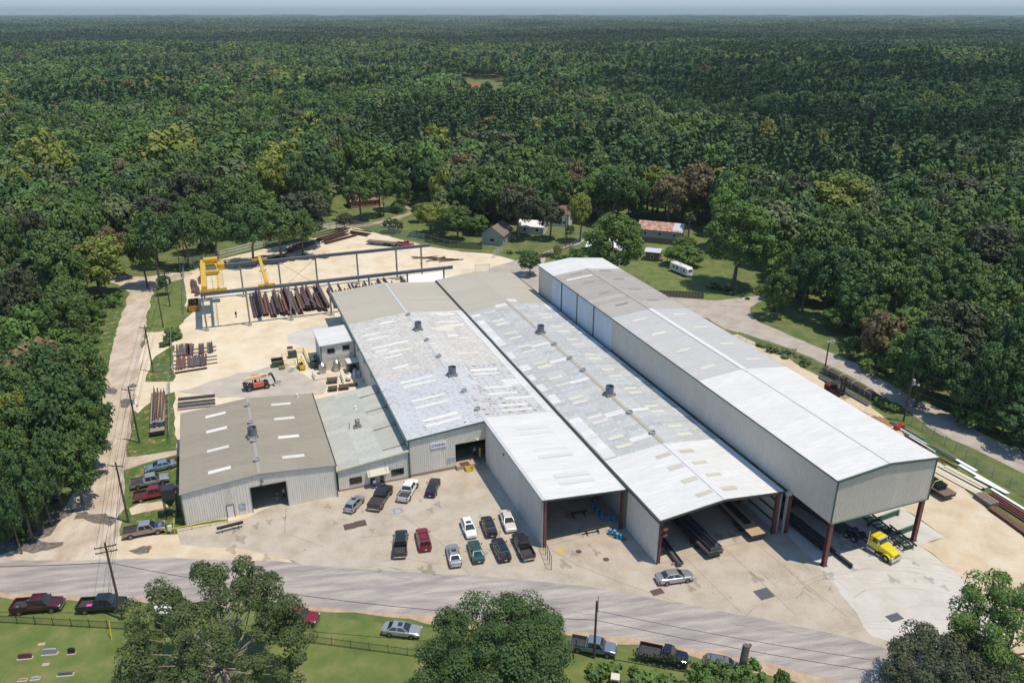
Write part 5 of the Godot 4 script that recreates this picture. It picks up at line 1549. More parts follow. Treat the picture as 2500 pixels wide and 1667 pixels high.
	if kit == "suv":
		for s in [-1.0, 1.0]:
			var rail := G.new()
			rail.bar(Vector3(K.cab[2] + 0.2, K.cab[5] + 0.05, s * 0.6), Vector3(K.cab[3] - 0.2, K.cab[5] + 0.05, s * 0.6), 0.05, 0.05)
			part(t, "roof_rail", rail.mesh(), black if not opt.has("silver_rail") else chrome)
		for x in [K.cab[2] + 0.45, K.cab[3] - 0.5]:
			part(t, "cross_bar", boxmesh(Vector3(x - 0.03, K.cab[5] + 0.03, -0.6), Vector3(x + 0.03, K.cab[5] + 0.07, 0.6)), black)
	if K.has("bed"):
		var b: Array = K.bed
		var bed_m: Material = opt.get("bed", body)
		var bd := G.new()
		for s in [-1.0, 1.0]:
			bd.box(Vector3(b[0] + 0.06, 0.55, s * (hw - 0.06) - 0.06), Vector3(b[1], b[2], s * (hw - 0.06) + 0.06))
		bd.box(Vector3(b[1] - 0.08, 0.6, -hw + 0.12), Vector3(b[1], b[2], hw - 0.12))
		var box_ := part(t, "bed", bd.mesh(), bed_m)
		part(box_, "bed_floor", boxmesh(Vector3(b[0] + 0.08, 0.62, -hw + 0.12), Vector3(b[1] - 0.08, 0.72, hw - 0.12)), opt.get("bed_floor", mt("bed_liner", 0.03, 0.03, 0.033, 0.7)))
		for k in 5:
			part(box_, "bed_rib", boxmesh(Vector3(b[0] + 0.12, 0.72, -0.72 + k * 0.33), Vector3(b[1] - 0.1, 0.735, -0.60 + k * 0.33)), mt("bed_rib", 0.07, 0.07, 0.075, 0.6))
		for s in [-1.0, 1.0]:
			part(box_, "bed_rail", boxmesh(Vector3(b[0] + 0.06, b[2], s * (hw - 0.07) - 0.07), Vector3(b[1], b[2] + 0.03, s * (hw - 0.07) + 0.07)), black)
		part(t, "tailgate", boxmesh(Vector3(b[0], 0.56, -hw + 0.04), Vector3(b[0] + 0.07, b[2], hw - 0.04)), bed_m)
		part(t, "underbody", boxmesh(Vector3(b[0] + 0.4, 0.34, -0.5), Vector3(b[1] + 0.2, 0.56, 0.5)), black)
	return t

func at_xz(x: float, z: float) -> Vector3:
	return Vector3(x, 0.03, z)

func parked_vehicles() -> void:
	var silver := paint("paint_silver", 0.46, 0.46, 0.47, 0.6)
	var white := paint("paint_white", 0.78, 0.78, 0.77, 0.0)
	var pearl := paint("paint_pearl", 0.66, 0.63, 0.57, 0.2)
	var black := paint("paint_black", 0.010, 0.010, 0.012, 0.0)
	var graphite := paint("paint_graphite", 0.025, 0.027, 0.03, 0.3)
	var navy := paint("paint_navy", 0.008, 0.010, 0.030, 0.2)
	var red := paint("paint_red", 0.24, 0.012, 0.022, 0.3)
	var maroon := paint("paint_maroon", 0.09, 0.010, 0.016, 0.3)
	var green := paint("paint_green", 0.03, 0.095, 0.085, 0.4)
	var sky_blue := paint("paint_blue_grey", 0.26, 0.36, 0.44, 0.5)
	var tan_ := paint("paint_tan", 0.33, 0.265, 0.205, 0.5)
	var grey := paint("paint_grey", 0.22, 0.22, 0.235, 0.5)
	var slate := paint("paint_slate", 0.20, 0.26, 0.31, 0.4)
	var royal := paint("paint_royal", 0.02, 0.035, 0.17, 0.2)
	var primer := mt("primer_grey", 0.14, 0.14, 0.145, 0.6)
	car("hatch", "hatchback", "silver hatchback nearest the office wall corner", at_xz(-24.8, -106.0), 72, silver, {"sunroof": 1})
	var bp := car("crew", "pickup_truck", "black crew pickup with a tonneau cover parked at the office door", at_xz(-20.9, -107.6), 78, black, {"scale": 1.1, "rim": 1})
	part(bp, "tonneau_cover", boxmesh(Vector3(-2.85, 1.16, -0.9), Vector3(-0.9, 1.2, 0.9)), mt("tonneau", 0.035, 0.035, 0.037, 0.7))
	car("crew", "pickup_truck", "white pickup with an open bed beside the black tonneau pickup", at_xz(-16.8, -109.7), 78, white)
	car("coupe", "coupe", "dark navy coupe parked alone below the company sign", at_xz(-12.9, -110.7), 84, navy)
	car("crew", "pickup_truck", "black pickup with an empty ribbed bed beside the red wagon", at_xz(-16.2, -95.7), 95, black)
	car("suv", "suv", "red sport wagon with a ribbed roof in the near parking row", at_xz(-13.0, -96.8), 104, red)
	car("hatch", "hatchback", "white retro hatchback with a sunroof facing the road", at_xz(-6.5, -99.6), -74, white, {"sunroof": 1, "scale": 1.03})
	car("suv", "suv", "black crossover between the white hatchback and the cream sedan", at_xz(-3.5, -100.0), 104, graphite, {"scale": 0.95})
	car("sedan", "sedan", "cream white sedan facing the road beside the bay wall", at_xz(-0.6, -101.4), -78, pearl, {"scale": 1.04})
	car("sedan", "sedan", "silver sedan with a sunroof nearest the road in the lot", at_xz(-8.3, -93.2), 102, silver, {"sunroof": 1})
	car("sedan", "sedan", "dark green sedan between the silver sedan and the black wagon", at_xz(-5.2, -94.1), 104, green)
	car("suv", "suv", "black wagon with silver roof rails in the near parking row", at_xz(-1.6, -94.4), 107, black, {"silver_rail": 1})
	car("crew", "pickup_truck", "black pickup with an open bed beside the corner of the bay", at_xz(1.6, -95.1), 107, black)
	car("sedan", "sedan", "pale blue sedan on the grass beside the gabled shed", at_xz(-60.0, -117.2), -154, sky_blue)
	car("crew", "pickup_truck", "silver crew pickup between the pale blue sedan and the red pickup", at_xz(-59.7, -112.4), 25, silver)
	var rp := car("crew", "pickup_truck", "red pickup with a grey primer fender beside the black hopper", at_xz(-57.6, -108.7), 23, red, {"cab": red})
	part(rp, "fender", boxmesh(Vector3(1.15, 0.62, 0.96), Vector3(2.6, 1.06, 1.0)), primer)
	car("crew", "pickup_truck", "tan pickup with a blue hood near the road junction", at_xz(-54.9, -99.0), 19, tan_, {"hood": royal, "roof": silver})
	var mp := car("crew", "pickup_truck", "maroon pickup with loose tyres in its bed on the cemetery verge", at_xz(-61.8, -82.7), 7, maroon, {"scale": 1.06})
	var wk := wheel_kit(0.36, 0.22)
	for q in [[-57.5 - 6.5, -82.0, 0.4], [-63.2, -83.2, 0.0]]:
		var ty := thing("loose_tyre", "loose tyre lying in the bed of the maroon pickup" if q[2] > 0.0 else "second loose tyre behind the cab of the maroon pickup", "tyre", Vector3(q[0], 0.93, q[1]), 0.0, "tyres in the maroon pickup")
		part(ty, "tread", wk[0], mt("tyre"), Transform3D(Basis(Vector3.RIGHT, PI * 0.5 + q[2] * 0.3), Vector3.ZERO))
		part(ty, "rim", wk[1], mt("chrome"), Transform3D(Basis(Vector3.RIGHT, PI * 0.5 + q[2] * 0.3), Vector3.ZERO))
	var kp := car("crew", "pickup_truck", "black pickup with a pink box in its bed beside the double arm pole", at_xz(-53.4, -82.8), 5, black, {"scale": 1.04})
	solo("pink_box", boxmesh(Vector3(-0.35, 0, -0.25), Vector3(0.35, 0.25, 0.25)), mt("pink_card", 0.75, 0.08, 0.50, 0.6), "bright pink box in the bed of the black pickup", "box", Vector3(-54.8, 0.81, -82.2), 0.2)
	car("sedan", "sedan", "white car half out of view on the cemetery verge", at_xz(-70.2, -83.3), 6, white)
	car("crew", "pickup_truck", "red pickup half hidden beside the big oak", at_xz(-27.6, -80.5), -9, red)
	car("sedan", "sedan", "white sedan hidden behind the crown of the big oak", at_xz(-44.0, -81.8), -8, white)
	car("sedan", "sedan", "silver sedan with dark glass parked alone on the cemetery verge", at_xz(-13.8, -78.3), -8, silver, {"sunroof": 1})
	car("crew", "pickup_truck", "slate blue pickup with a dark lower body behind the near pole", at_xz(9.9, -75.4), -14, slate, {"hood": slate, "scale": 0.96})
	car("single", "pickup_truck", "dark navy single cab pickup draped with a fallen vine", at_xz(18.2, -74.0), -16, navy, {"scale": 1.03})
	car("suv", "suv", "grey wagon with roof bars behind the cut trunk", at_xz(25.0, -72.1), -14, grey, {"silver_rail": 1})
	car("sedan", "sedan", "silver sedan parked alone in front of the open sheds", at_xz(22.3, -88.4), 12, silver, {"scale": 1.05})
	car("sedan", "sedan", "grey blue car on the lawn behind the far yard fence", at_xz(-33.5, -269.5), -13, slate)
	car("suv", "suv", "dark wagon under the small tree beyond the gravel lane", at_xz(84.3, -183.2), -60, grey)
	car("sedan", "sedan", "black car in the shade of the grove by the road junction", at_xz(-74.5, -112.5), 10, black)
	car("crew", "pickup_truck", "black pickup nose out of the grove at the road junction", at_xz(-75.0, -107.0), 20, black)
	car("sedan", "sedan", "dark car by the yellow green tree past the side road", at_xz(-113.0, -221.0), 50, graphite)
	car("sedan", "sedan", "white car glimpsed behind the yard beyond the power poles", at_xz(-45.0, -283.0), 20, white)

# ---------- steel stock, runway and cranes ----------
func ibeam(len_: float, h: float, w: float) -> ArrayMesh:
	var key := "ibeam%.1f_%.2f_%.2f" % [len_, h, w]
	if meshes.has(key):
		return meshes[key]
	var g := G.new()
	var f := 0.035
	g.box(Vector3(-len_ * 0.5, 0, -w * 0.5), Vector3(len_ * 0.5, f, w * 0.5))
	g.box(Vector3(-len_ * 0.5, h - f, -w * 0.5), Vector3(len_ * 0.5, h, w * 0.5))
	g.box(Vector3(-len_ * 0.5, f, -0.02), Vector3(len_ * 0.5, h - f, 0.02))
	meshes[key] = g.mesh()
	return meshes[key]

func steel_mats() -> Array:
	var list := []
	for k in 5:
		var c: Array = [[0.115, 0.07, 0.065], [0.155, 0.085, 0.065], [0.075, 0.06, 0.062], [0.19, 0.10, 0.06], [0.12, 0.12, 0.135]][k]
		list.append(textured("mill_steel_%d" % k, rust_tex(), Vector3(0.21, 0.21, 0.21), true, 0.7, lin(c[0], c[1], c[2])))
	return list

func rust_tex() -> Texture2D:
	if not meshes.has("rust_tex"):
		meshes["rust_tex"] = noise_tex(45, 0.03, [[0.0, 0.6, 0.55, 0.55], [0.5, 0.9, 0.88, 0.88], [1.0, 1.0, 1.0, 1.0]], 5, 256)
	return meshes["rust_tex"]

func site_steel() -> void:
	var S := steel_mats()
	var r := RandomNumberGenerator.new()
	r.seed = 4
	var along := PHI + PI * 0.5
	# beams laid side by side under the runway, the long way along b
	var a := -32.4
	while a < -13.6:
		var len_: float = [12.2, 15.2, 18.3, 18.3, 20.0][r.randi() % 5]
		var h: float = [0.4, 0.55, 0.75][r.randi() % 3]
		var w: float = r.randf_range(0.42, 0.72)
		var b: float = 111.5 + len_ * 0.5 + r.randf_range(-0.6, 2.0)
		var m: Material = S[[0, 0, 1, 2, 0, 3, 4][r.randi() % 7]]
		var n := 1 + (r.randi() % 3)
		for k in n:
			solo("steel_beam", ibeam(len_, h, w), m, "brown steel beam in the close row under the front runway", "steel beam", P(a, b, 0.2 + k * h), along + r.randf_range(-0.012, 0.012), "beams stored under the front runway")
		a += w + r.randf_range(0.08, 0.35)
	a = -11.8
	while a < 15.0:
		var len_: float = [12.2, 15.2, 18.3][r.randi() % 3]
		var h: float = [0.4, 0.6][r.randi() % 2]
		var w: float = h * 0.7
		solo("steel_beam", ibeam(len_, h, w), S[[0, 2, 2, 0, 4][r.randi() % 5]], "dark steel beam in the open row beyond the beige roof", "steel beam", P(a, 113.5 + len_ * 0.5 + r.randf_range(-0.4, 0.8), 0.25), along + r.randf_range(-0.01, 0.01), "beams stored beyond the beige roof")
		a += w + r.randf_range(0.3, 0.7)
	# rusty bars and beams along the far fence, heaped at an angle
	for q in [[-18.5, 170.5, -8.5, 180.0, 12, 3], [-7.5, 182.0, 4.5, 190.5, 10, 3], [-6.5, 177.8, 6.0, 185.4, 8, 1], [5.6, 189.6, 11.0, 183.0, 7, 3], [-28.0, 160.0, -19.5, 167.5, 9, 0]]:
		var p := P(q[0], q[1])
		var e := P(q[2], q[3])
		var d := e - p
		var yaw := atan2(-d.z, d.x)
		var side := d.cross(Vector3.UP).normalized()
		for k in q[4]:
			var len_: float = d.length() * r.randf_range(0.75, 1.0)
			len_ = snappedf(len_, 0.5)
			solo("rusty_beam", ibeam(len_, 0.35, 0.28), S[q[5] if r.randf() < 0.6 else 0], "rusty beam in the heaps along the far yard fence", "steel beam", (p + e) * 0.5 + side * (r.randf_range(-1.6, 1.6)) + Vector3(0, 0.05 + 0.36 * (k % 3), 0) + d.normalized() * r.randf_range(-0.8, 0.8), yaw + r.randf_range(-0.06, 0.06), "rusty beams along the far fence")
	for q in [[-46.2, 139.0, 4], [-46.8, 143.0, 5], [-44.6, 150.0, 4]]:
		for k in q[2]:
			solo("rusty_plate", boxmesh(Vector3(-3.0, 0, -0.55), Vector3(3.0, 0.1, 0.55)), S[(k + 1) % 3], "rusty plate stacked in the corner behind the scrap skip", "steel plate", P(q[0] + r.randf_range(-0.8, 0.8), q[1] + k * 1.0, 0.15 + 0.12 * k), along + r.randf_range(-0.1, 0.1), "plates behind the scrap skip")
	for k in 9:
		solo("rusty_bar", ibeam(8.0, 0.25, 0.2), S[k % 4], "rusty bar in the loose heap near the far gate", "steel bar", P(21.0 + k * 0.9 + r.randf(), 150.0 - k * 0.8, 0.05 + 0.2 * (k % 2)), PHI + r.randf_range(-0.5, 0.5), "bars in the heap near the far gate")
	# flat bars in packs on sleepers beside the left fence
	var g := G.new()
	for pk in [[-50.7, 92.9, 7.0, 7, 4], [-48.6, 92.7, 6.8, 4, 0], [-45.9, 92.8, 6.0, 3, 0], [-44.0, 92.6, 6.2, 3, 2], [-50.7, 85.5, 6.4, 5, 1], [-48.3, 85.8, 6.2, 6, 4], [-45.9, 85.8, 6.0, 4, 0]]:
		for k in pk[3]:
			solo("flat_bar", boxmesh(Vector3(-pk[2] * 0.5, 0, -0.17), Vector3(pk[2] * 0.5, 0.2, 0.17)), S[pk[4]] if k % 3 else S[(pk[4] + 2) % 5], "flat steel bar in the packs beside the chain link fence", "steel bar", P(pk[0] + k * 0.42, pk[1] + pk[2] * 0.5 + r.randf_range(-0.3, 0.3), 0.3), along + r.randf_range(-0.03, 0.03), "flat bars beside the left fence")
	for b in [86.5, 88.6, 90.6, 94.0, 96.3]:
		solo("timber_sleeper", boxmesh(Vector3(-4.6, 0, -0.1), Vector3(4.6, 0.25, 0.1)), mt("old_timber", 0.21, 0.165, 0.12, 0.9), "timber sleeper under the flat steel packs", "sleeper", P(-46.9, b, 0.03), PHI + r.randf_range(-0.02, 0.02), "sleepers under the flat steel packs")
	solo("steel_beam", ibeam(6.6, 0.35, 0.3), S[0], "single brown beam closing the front of the flat steel packs", "steel beam", P(-47.8, 83.9, 0.05), PHI + 0.06)
	for k in 6:
		solo("steel_bundle", ibeam(7.0, 0.3, 0.25), S[2 + (k % 2) * 2], "dark bar in the bundle beside the far corner of the gabled shed", "steel bar", P(-46.8, 69.5 - [0.0, 0.35, 2.4, 2.75, 4.3, 4.65][k], 0.25 + 0.05 * k), PHI - 0.11, "bars by the gabled shed")
	for k in 3:
		solo("steel_bundle", ibeam(2.6, 0.3, 0.25), S[3], "rusty short beam between the blue sedan and the shed", "steel bar", P(-50.8, 46.0 - k * 0.4, 0.05), PHI - 0.1, "short beams by the blue sedan")
	# the open crane runway: two lines of columns with girders
	var steel := textured("runway_steel", noise_tex(46, 0.03, [[0.0, 0.14, 0.15, 0.17], [0.5, 0.21, 0.225, 0.25], [1.0, 0.28, 0.295, 0.32]], 4, 256), Vector3(0.2, 0.2, 0.2), true, 0.6)
	var conc := mt("runway_footing", 0.40, 0.38, 0.34, 0.9)
	for q in [[108.0, [-44.0, -33.9, -23.8, -13.8, -3.6, 6.5, 16.4], 19.0, "front line of the grey crane runway nearest the beige roofs", -44.3], [131.0, [-44.0, -34.0, -24.0, -14.0, -2.5, 8.8, 16.2], 19.2, "rear line of the grey crane runway across the sandy yard", -44.3]]:
		var t := thing("crane_runway", q[3], "crane runway", P(q[4], q[0]), PHI)
		for ca in q[1]:
			var x: float = ca - q[4]
			var c := G.new()
			c.box(Vector3(x - 0.2, 0.7, -0.22), Vector3(x + 0.2, 9.0, -0.17))
			c.box(Vector3(x - 0.2, 0.7, 0.17), Vector3(x + 0.2, 9.0, 0.22))
			c.box(Vector3(x - 0.03, 0.7, -0.17), Vector3(x + 0.03, 9.0, 0.17))
			c.bar(Vector3(x, 0.8, 0), Vector3(x, 4.2, -1.2 if q[0] > 120.0 else 0.0), 0.14, 0.14)
			var cm := part(t, "column", c.mesh(), steel)
			part(cm, "footing", boxmesh(Vector3(x - 0.42, 0.0, -0.42), Vector3(x + 0.42, 0.7, 0.42)), conc)
		var n: Array = q[1]
		for k in n.size():
			var x0: float = n[k] - q[4] - (0.3 if k == 0 else 0.0)
			var x1: float = (n[k + 1] if k < n.size() - 1 else q[2]) - q[4]
			var b := G.new()
			b.box(Vector3(x0, 8.95, -0.3), Vector3(x1 - 0.03, 9.0, 0.3))
			b.box(Vector3(x0, 9.0, -0.04), Vector3(x1 - 0.03, 9.7, 0.04))
			b.box(Vector3(x0, 9.7, -0.32), Vector3(x1 - 0.03, 9.76, 0.32))
			b.box(Vector3(x0, 9.76, -0.05), Vector3(x1 - 0.03, 9.86, 0.05))
			part(t, "girder", b.mesh(), steel)
		var br: Array = [2, 3] if q[0] > 120.0 else [2, 3]
		var bx := G.new()
		bx.rod(Vector3(n[br[0]] - q[4], 0.9, 0), Vector3(n[br[1]] - q[4], 8.9, 0), 0.05, 0.05, 6)
		bx.rod(Vector3(n[br[0]] - q[4], 8.9, 0), Vector3(n[br[1]] - q[4], 0.9, 0), 0.05, 0.05, 6)
		part(t, "cross_brace", bx.mesh(), steel)
	# the two yellow cranes
	var yel := textured("crane_yellow", noise_tex(47, 0.02, [[0.0, 0.50, 0.29, 0.02], [0.6, 0.62, 0.40, 0.03], [1.0, 0.68, 0.48, 0.07]], 4, 256), Vector3(0.15, 0.15, 0.15), true, 0.45)
	var t := thing("bridge_crane", "big yellow double girder bridge crane with trolley at the end of the runway", "crane", P(-43.3, 108.0, 9.9), PHI)
	part(t, "main_girder", boxmesh(Vector3(-0.5, 0.0, -23.4), Vector3(0.75, 1.5, 0.4)), yel)
	part(t, "second_girder", boxmesh(Vector3(3.1, 0.0, -23.4), Vector3(3.55, 1.1, 0.4)), yel)
	for z in [0.0, -23.0]:
		part(t, "end_truck", boxmesh(Vector3(-0.9, -0.05, z - 0.3), Vector3(5.2, 0.55, z + 0.3)), yel)
	for z in [-10.4, -16.5, -20.6]:
		part(t, "cross_tie", boxmesh(Vector3(0.75, 0.9, z - 0.3), Vector3(3.1, 1.3, z + 0.3)), yel)
	part(t, "trolley", boxmesh(Vector3(0.9, 1.3, -16.2), Vector3(3.4, 1.7, -10.8)), mt("trolley_dark", 0.10, 0.09, 0.08, 0.7))
	part(t, "hoist_frame", boxmesh(Vector3(0.4, 1.5, -22.6), Vector3(3.9, 2.3, -20.4)), yel)
	part(t, "hoist_frame", boxmesh(Vector3(0.9, 1.4, -10.8), Vector3(4.0, 2.1, -9.6)), yel)
	part(t, "cab_box", boxmesh(Vector3(3.7, -0.4, -21.5), Vector3(5.4, 1.2, -18.5)), yel)
	var hk := G.new()
	hk.rod(Vector3(2.0, 1.4, -8.0), Vector3(2.0, -1.8, -8.0), 0.04, 0.04, 6)
	hk.box(Vector3(1.75, -2.4, -8.2), Vector3(2.25, -1.8, -7.8))
	part(t, "hook_block", hk.mesh(), mt("trolley_dark"))
	var lad := G.new()
	for k in 14:
		lad.box(Vector3(3.65, 0.55, -17.0 + k * 1.15), Vector3(4.6, 0.6, -16.9 + k * 1.15))
	lad.box(Vector3(4.55, 0.5, -17.5), Vector3(4.65, 0.62, 0.0))
	part(t, "walkway", lad.mesh(), yel)
	var hr := G.new()
	for k in 9:
		hr.rod(Vector3(4.6, 0.6, -17.0 + k * 2.0), Vector3(4.6, 1.6, -17.0 + k * 2.0), 0.03, 0.03, 4)
	hr.rod(Vector3(4.6, 1.6, -17.0), Vector3(4.6, 1.6, -1.0), 0.03, 0.03, 4)
	hr.rod(Vector3(-0.8, 2.4, -22.5), Vector3(-0.8, 2.4, -19.0), 0.03, 0.03, 4)
	part(t, "handrail", hr.mesh(), yel)
	t = thing("bridge_crane", "slim yellow single girder bridge crane part way along the runway", "crane", P(-28.8, 108.0, 9.9), PHI)
	part(t, "main_girder", boxmesh(Vector3(-0.35, 0.1, -23.6), Vector3(0.45, 1.0, 0.5)), yel)
	for z in [0.0, -23.0]:
		part(t, "end_truck", boxmesh(Vector3(-2.0, -0.05, z - 0.25), Vector3(2.0, 0.4, z + 0.25)), yel)
	for k in 5:
		part(t, "festoon_arm", boxmesh(Vector3(0.45, 0.7, -2.0 - k * 1.5), Vector3(1.1, 0.78, -1.9 - k * 1.5)), yel)
	for q in [[-0.9, -12.0], [0.5, -12.4], [-0.9, -17.5], [0.5, -17.0]]:
		part(t, "blue_lamp", boxmesh(Vector3(q[0], 0.2, q[1]), Vector3(q[0] + 0.45, 0.4, q[1] + 0.7)), mt("lamp_blue", 0.12, 0.25, 0.5, 0.5))
	var hk2 := G.new()
	hk2.rod(Vector3(-0.7, 0.2, -9.0), Vector3(-0.7, -3.2, -9.0), 0.035, 0.035, 6)
	hk2.box(Vector3(-0.9, -3.6, -9.2), Vector3(-0.5, -3.1, -8.8))
	part(t, "hook_block", hk2.mesh(), mt("trolley_dark"))
	# the white sheeted shelter at the end of the runway
	t = thing("sheet_shelter", "white sheet roofed lean-to at the end of the crane runway", "shelter", P(7.0, 108.6), PHI)
	g = G.new()
	g.quad(Vector3(0, 4.4, 2.8), Vector3(12.5, 4.4, 2.8), Vector3(10.6, 6.4, -5.4), Vector3(0, 6.4, -5.4))
	part(t, "sheet_roof", g.mesh(), mt("sheet_white", 0.82, 0.82, 0.80, 0.6))
	for q in [[0.2, 2.6, 4.3], [12.2, 2.6, 4.3], [0.2, -5.2, 6.3], [10.4, -5.2, 6.3]]:
		part(t, "post", boxmesh(Vector3(q[0] - 0.1, 0, q[1] - 0.1), Vector3(q[0] + 0.1, q[2], q[1] + 0.1)), steel)
	# stands and drums before the bay
	var dark := mt("dark_steel", 0.035, 0.037, 0.042, 0.6)
	for q in [[7.0, 0.7, 9.2, 0.55, "long dark steel roller stand beside the blue drums"], [7.0, 5.4, 9.2, 5.6, "dark steel stand deep inside the open bay"]]:
		t = thing("steel_stand", q[4], "stand", P((q[0] + q[2]) * 0.5, q[1], 0.03), PHI - 0.05)
		part(t, "top_roll", ibeam(2.8, 0.22, 0.3), dark, Transform3D(Basis(), Vector3(0, 0.62, 0)))
		for s in [-0.9, 0.9]:
			part(t, "leg", boxmesh(Vector3(s - 0.07, 0.0, -0.08), Vector3(s + 0.07, 0.62, 0.08)), dark)
			part(t, "foot", boxmesh(Vector3(s - 0.1, 0.0, -0.45), Vector3(s + 0.1, 0.08, 0.45)), dark)
	var drum := G.new()
	drum.lathe([Vector2(0.0, 0.86), Vector2(0.27, 0.86), Vector2(0.29, 0.88), Vector2(0.29, 0.6), Vector2(0.305, 0.58), Vector2(0.29, 0.56), Vector2(0.29, 0.32), Vector2(0.305, 0.30), Vector2(0.29, 0.28), Vector2(0.29, 0.0)], 18)
	var lidm := G.new()
	lidm.lathe([Vector2(0.0, 0.885), Vector2(0.25, 0.885), Vector2(0.26, 0.87)], 16)
	var blue := mt("drum_blue", 0.025, 0.20, 0.42, 0.35)
	var spots := [[10.45, -0.5], [10.95, -1.0], [11.0, -1.75], [11.45, -2.2], [11.0, 3.2], [11.8, 2.6], [12.4, 2.0], [11.2, 5.2], [11.9, 5.0], [11.0, 6.4], [11.8, 7.4], [12.3, 3.6], [11.5, 4.2]]
	for k in spots.size():
		t = thing("steel_drum", ("sunlit blue drum in the row of four before the bay" if k < 4 else "shaded blue drum in the cluster inside the bay"), "drum", P(spots[k][0], spots[k][1], 0.03), 0.0, "sunlit drums" if k < 4 else "drums in the bay shade")
		part(t, "barrel", drum.mesh(), blue)
		part(t, "lid", lidm.mesh(), mt("drum_lid", 0.10, 0.33, 0.52, 0.4))
	solo("drum_pallet", boxmesh(Vector3(-1.4, 0, -0.4), Vector3(1.4, 0.06, 0.4)), mt("old_timber"), "low timber pallet edge beside the four sunlit blue drums", "pallet", P(11.2, -1.6, 0.03), PHI - 0.9)
	# trailers with steel loads in the open shed
	flatbed(P(21.9, -10.9, 0.03), PHI - PI * 0.5 + 0.03, 14.0, mt("deck_dark", 0.06, 0.055, 0.055, 0.8), "dark flatbed trailer loaded with blue grey girders in the open shed", true)
	flatbed(P(30.1, -9.7, 0.03), PHI - PI * 0.5 - 0.04, 14.0, mt("deck_plank", 0.42, 0.32, 0.20, 0.85), "plank decked flatbed trailer beside the pale inner wall of the open shed", false)
	var bluegrey := mt("painted_girder", 0.085, 0.095, 0.115, 0.45)
	for q in [[21.25, 1.25, 12.0], [21.9, 1.25, 12.0], [22.5, 1.25, 12.0], [21.9, 1.85, 11.2]]:
		var ch := solo("painted_girder", channel(q[2], 0.55, 0.5), bluegrey, "blue grey box girder stacked on the dark flatbed" if q[1] < 1.5 else "blue grey girder lying on top of the stacked girders", "girder", P(q[0], -10.6 + q[2] * 0.5, q[1]), along + 0.03, "girders on the dark flatbed")
	solo("painted_girder", channel(7.0, 0.5, 0.75), bluegrey, "blue grey channel girder lying on the floor beside the shed column", "girder", P(16.45, -7.3, 0.35), along - 0.08)
	for b in [-10.0, -6.4]:
		solo("timber_block", boxmesh(Vector3(-0.9, 0, -0.1), Vector3(0.9, 0.3, 0.1)), mt("block_timber", 0.38, 0.28, 0.16, 0.9), "timber bearer under the floor channel girder" if b < -8.0 else "timber bearer under the far end of the floor girder", "bearer", P(16.2, b, 0.03), PHI)
	for k in 5:
		solo("steel_tube", tube_mesh(9.0, 0.11), dark, "dark pipe lying on the plank decked trailer", "pipe", P(29.9 + k * 0.24, -2.5, 1.35), along - 0.04, "pipes on the plank trailer")
	# under the tall shed
	for k in 7:
		solo("dark_girder", ibeam(17.0 if k != 6 else 11.0, 0.5, 0.36), mt("primed_dark", 0.045, 0.04, 0.042, 0.55), "dark girder in the stack under the raised shed" if k != 6 else "dark girder reaching out into the sun by the red column", "girder", P(37.0 + (k % 3) * 0.55, -7.0 + k * 0.2, 0.25 + 0.5 * (k / 3)) if k != 6 else P(38.2, -14.2, 0.25), along + 0.04, "girders under the raised shed")
	for q in [[48.9, -12.5, 13.0], [49.3, -16.9, 5.4]]:
		t = thing("ladder_rack", "green black ladder frame beside the truck under the shed" if q[2] > 6.0 else "short green black ladder frame reaching past the red column", "frame", P(q[0], q[1], 0.35), along - 0.04)
		var gm := mt("frame_green", 0.018, 0.042, 0.030, 0.5)
		for s in [-0.9, 0.9]:
			part(t, "rail", ibeam(q[2], 0.25, 0.14), gm, Transform3D(Basis(), Vector3(0, 0.35, s)))
		var n := int(q[2] / 0.85)
		for k in n:
			part(t, "rung", boxmesh(Vector3(-q[2] * 0.5 + 0.4 + k * 0.85, 0.38, -0.85), Vector3(-q[2] * 0.5 + 0.5 + k * 0.85, 0.52, 0.85)), gm)
		for s in [-1.0, 1.0]:
			part(t, "leg", boxmesh(Vector3(s * q[2] * 0.4 - 0.08, -0.33, -0.9), Vector3(s * q[2] * 0.4 + 0.08, 0.36, 0.9)), gm)
	for q in [[49.3, -15.8, 9.0], [50.8, -11.9, 7.0]]:
		t = thing("green_skid", "green steel skid beam crossing the pale pad " + ("nearer the road" if q[1] < -14.0 else "farther under the shed"), "skid beam", P(q[0] + 0.4, q[1] - 0.3, 0.03), PHI + 0.1)
		part(t, "skid", ibeam(q[2], 0.45, 0.3), mt("skid_green", 0.05, 0.14, 0.08, 0.5), Transform3D(Basis(), Vector3(0, 0.5, 0)))
		for s in [-0.45, 0.45]:
			part(t, "leg", boxmesh(Vector3(s * q[2] - 0.15, 0, -0.2), Vector3(s * q[2] + 0.15, 0.5, 0.2)), mt("skid_green"))
	# stock on the sandy lot to the right
	for k in 14:
		solo("rusty_pipe", tube_mesh(15.5 - (k % 3) * 1.2, 0.14), S[k % 2], "brown pipe in the strapped pile beside the gravel lane", "pipe", P(79.9 + (k % 5) * 0.36, 27.6, 0.75 + 0.27 * (k / 5)), along + 0.02, "pipes beside the gravel lane")
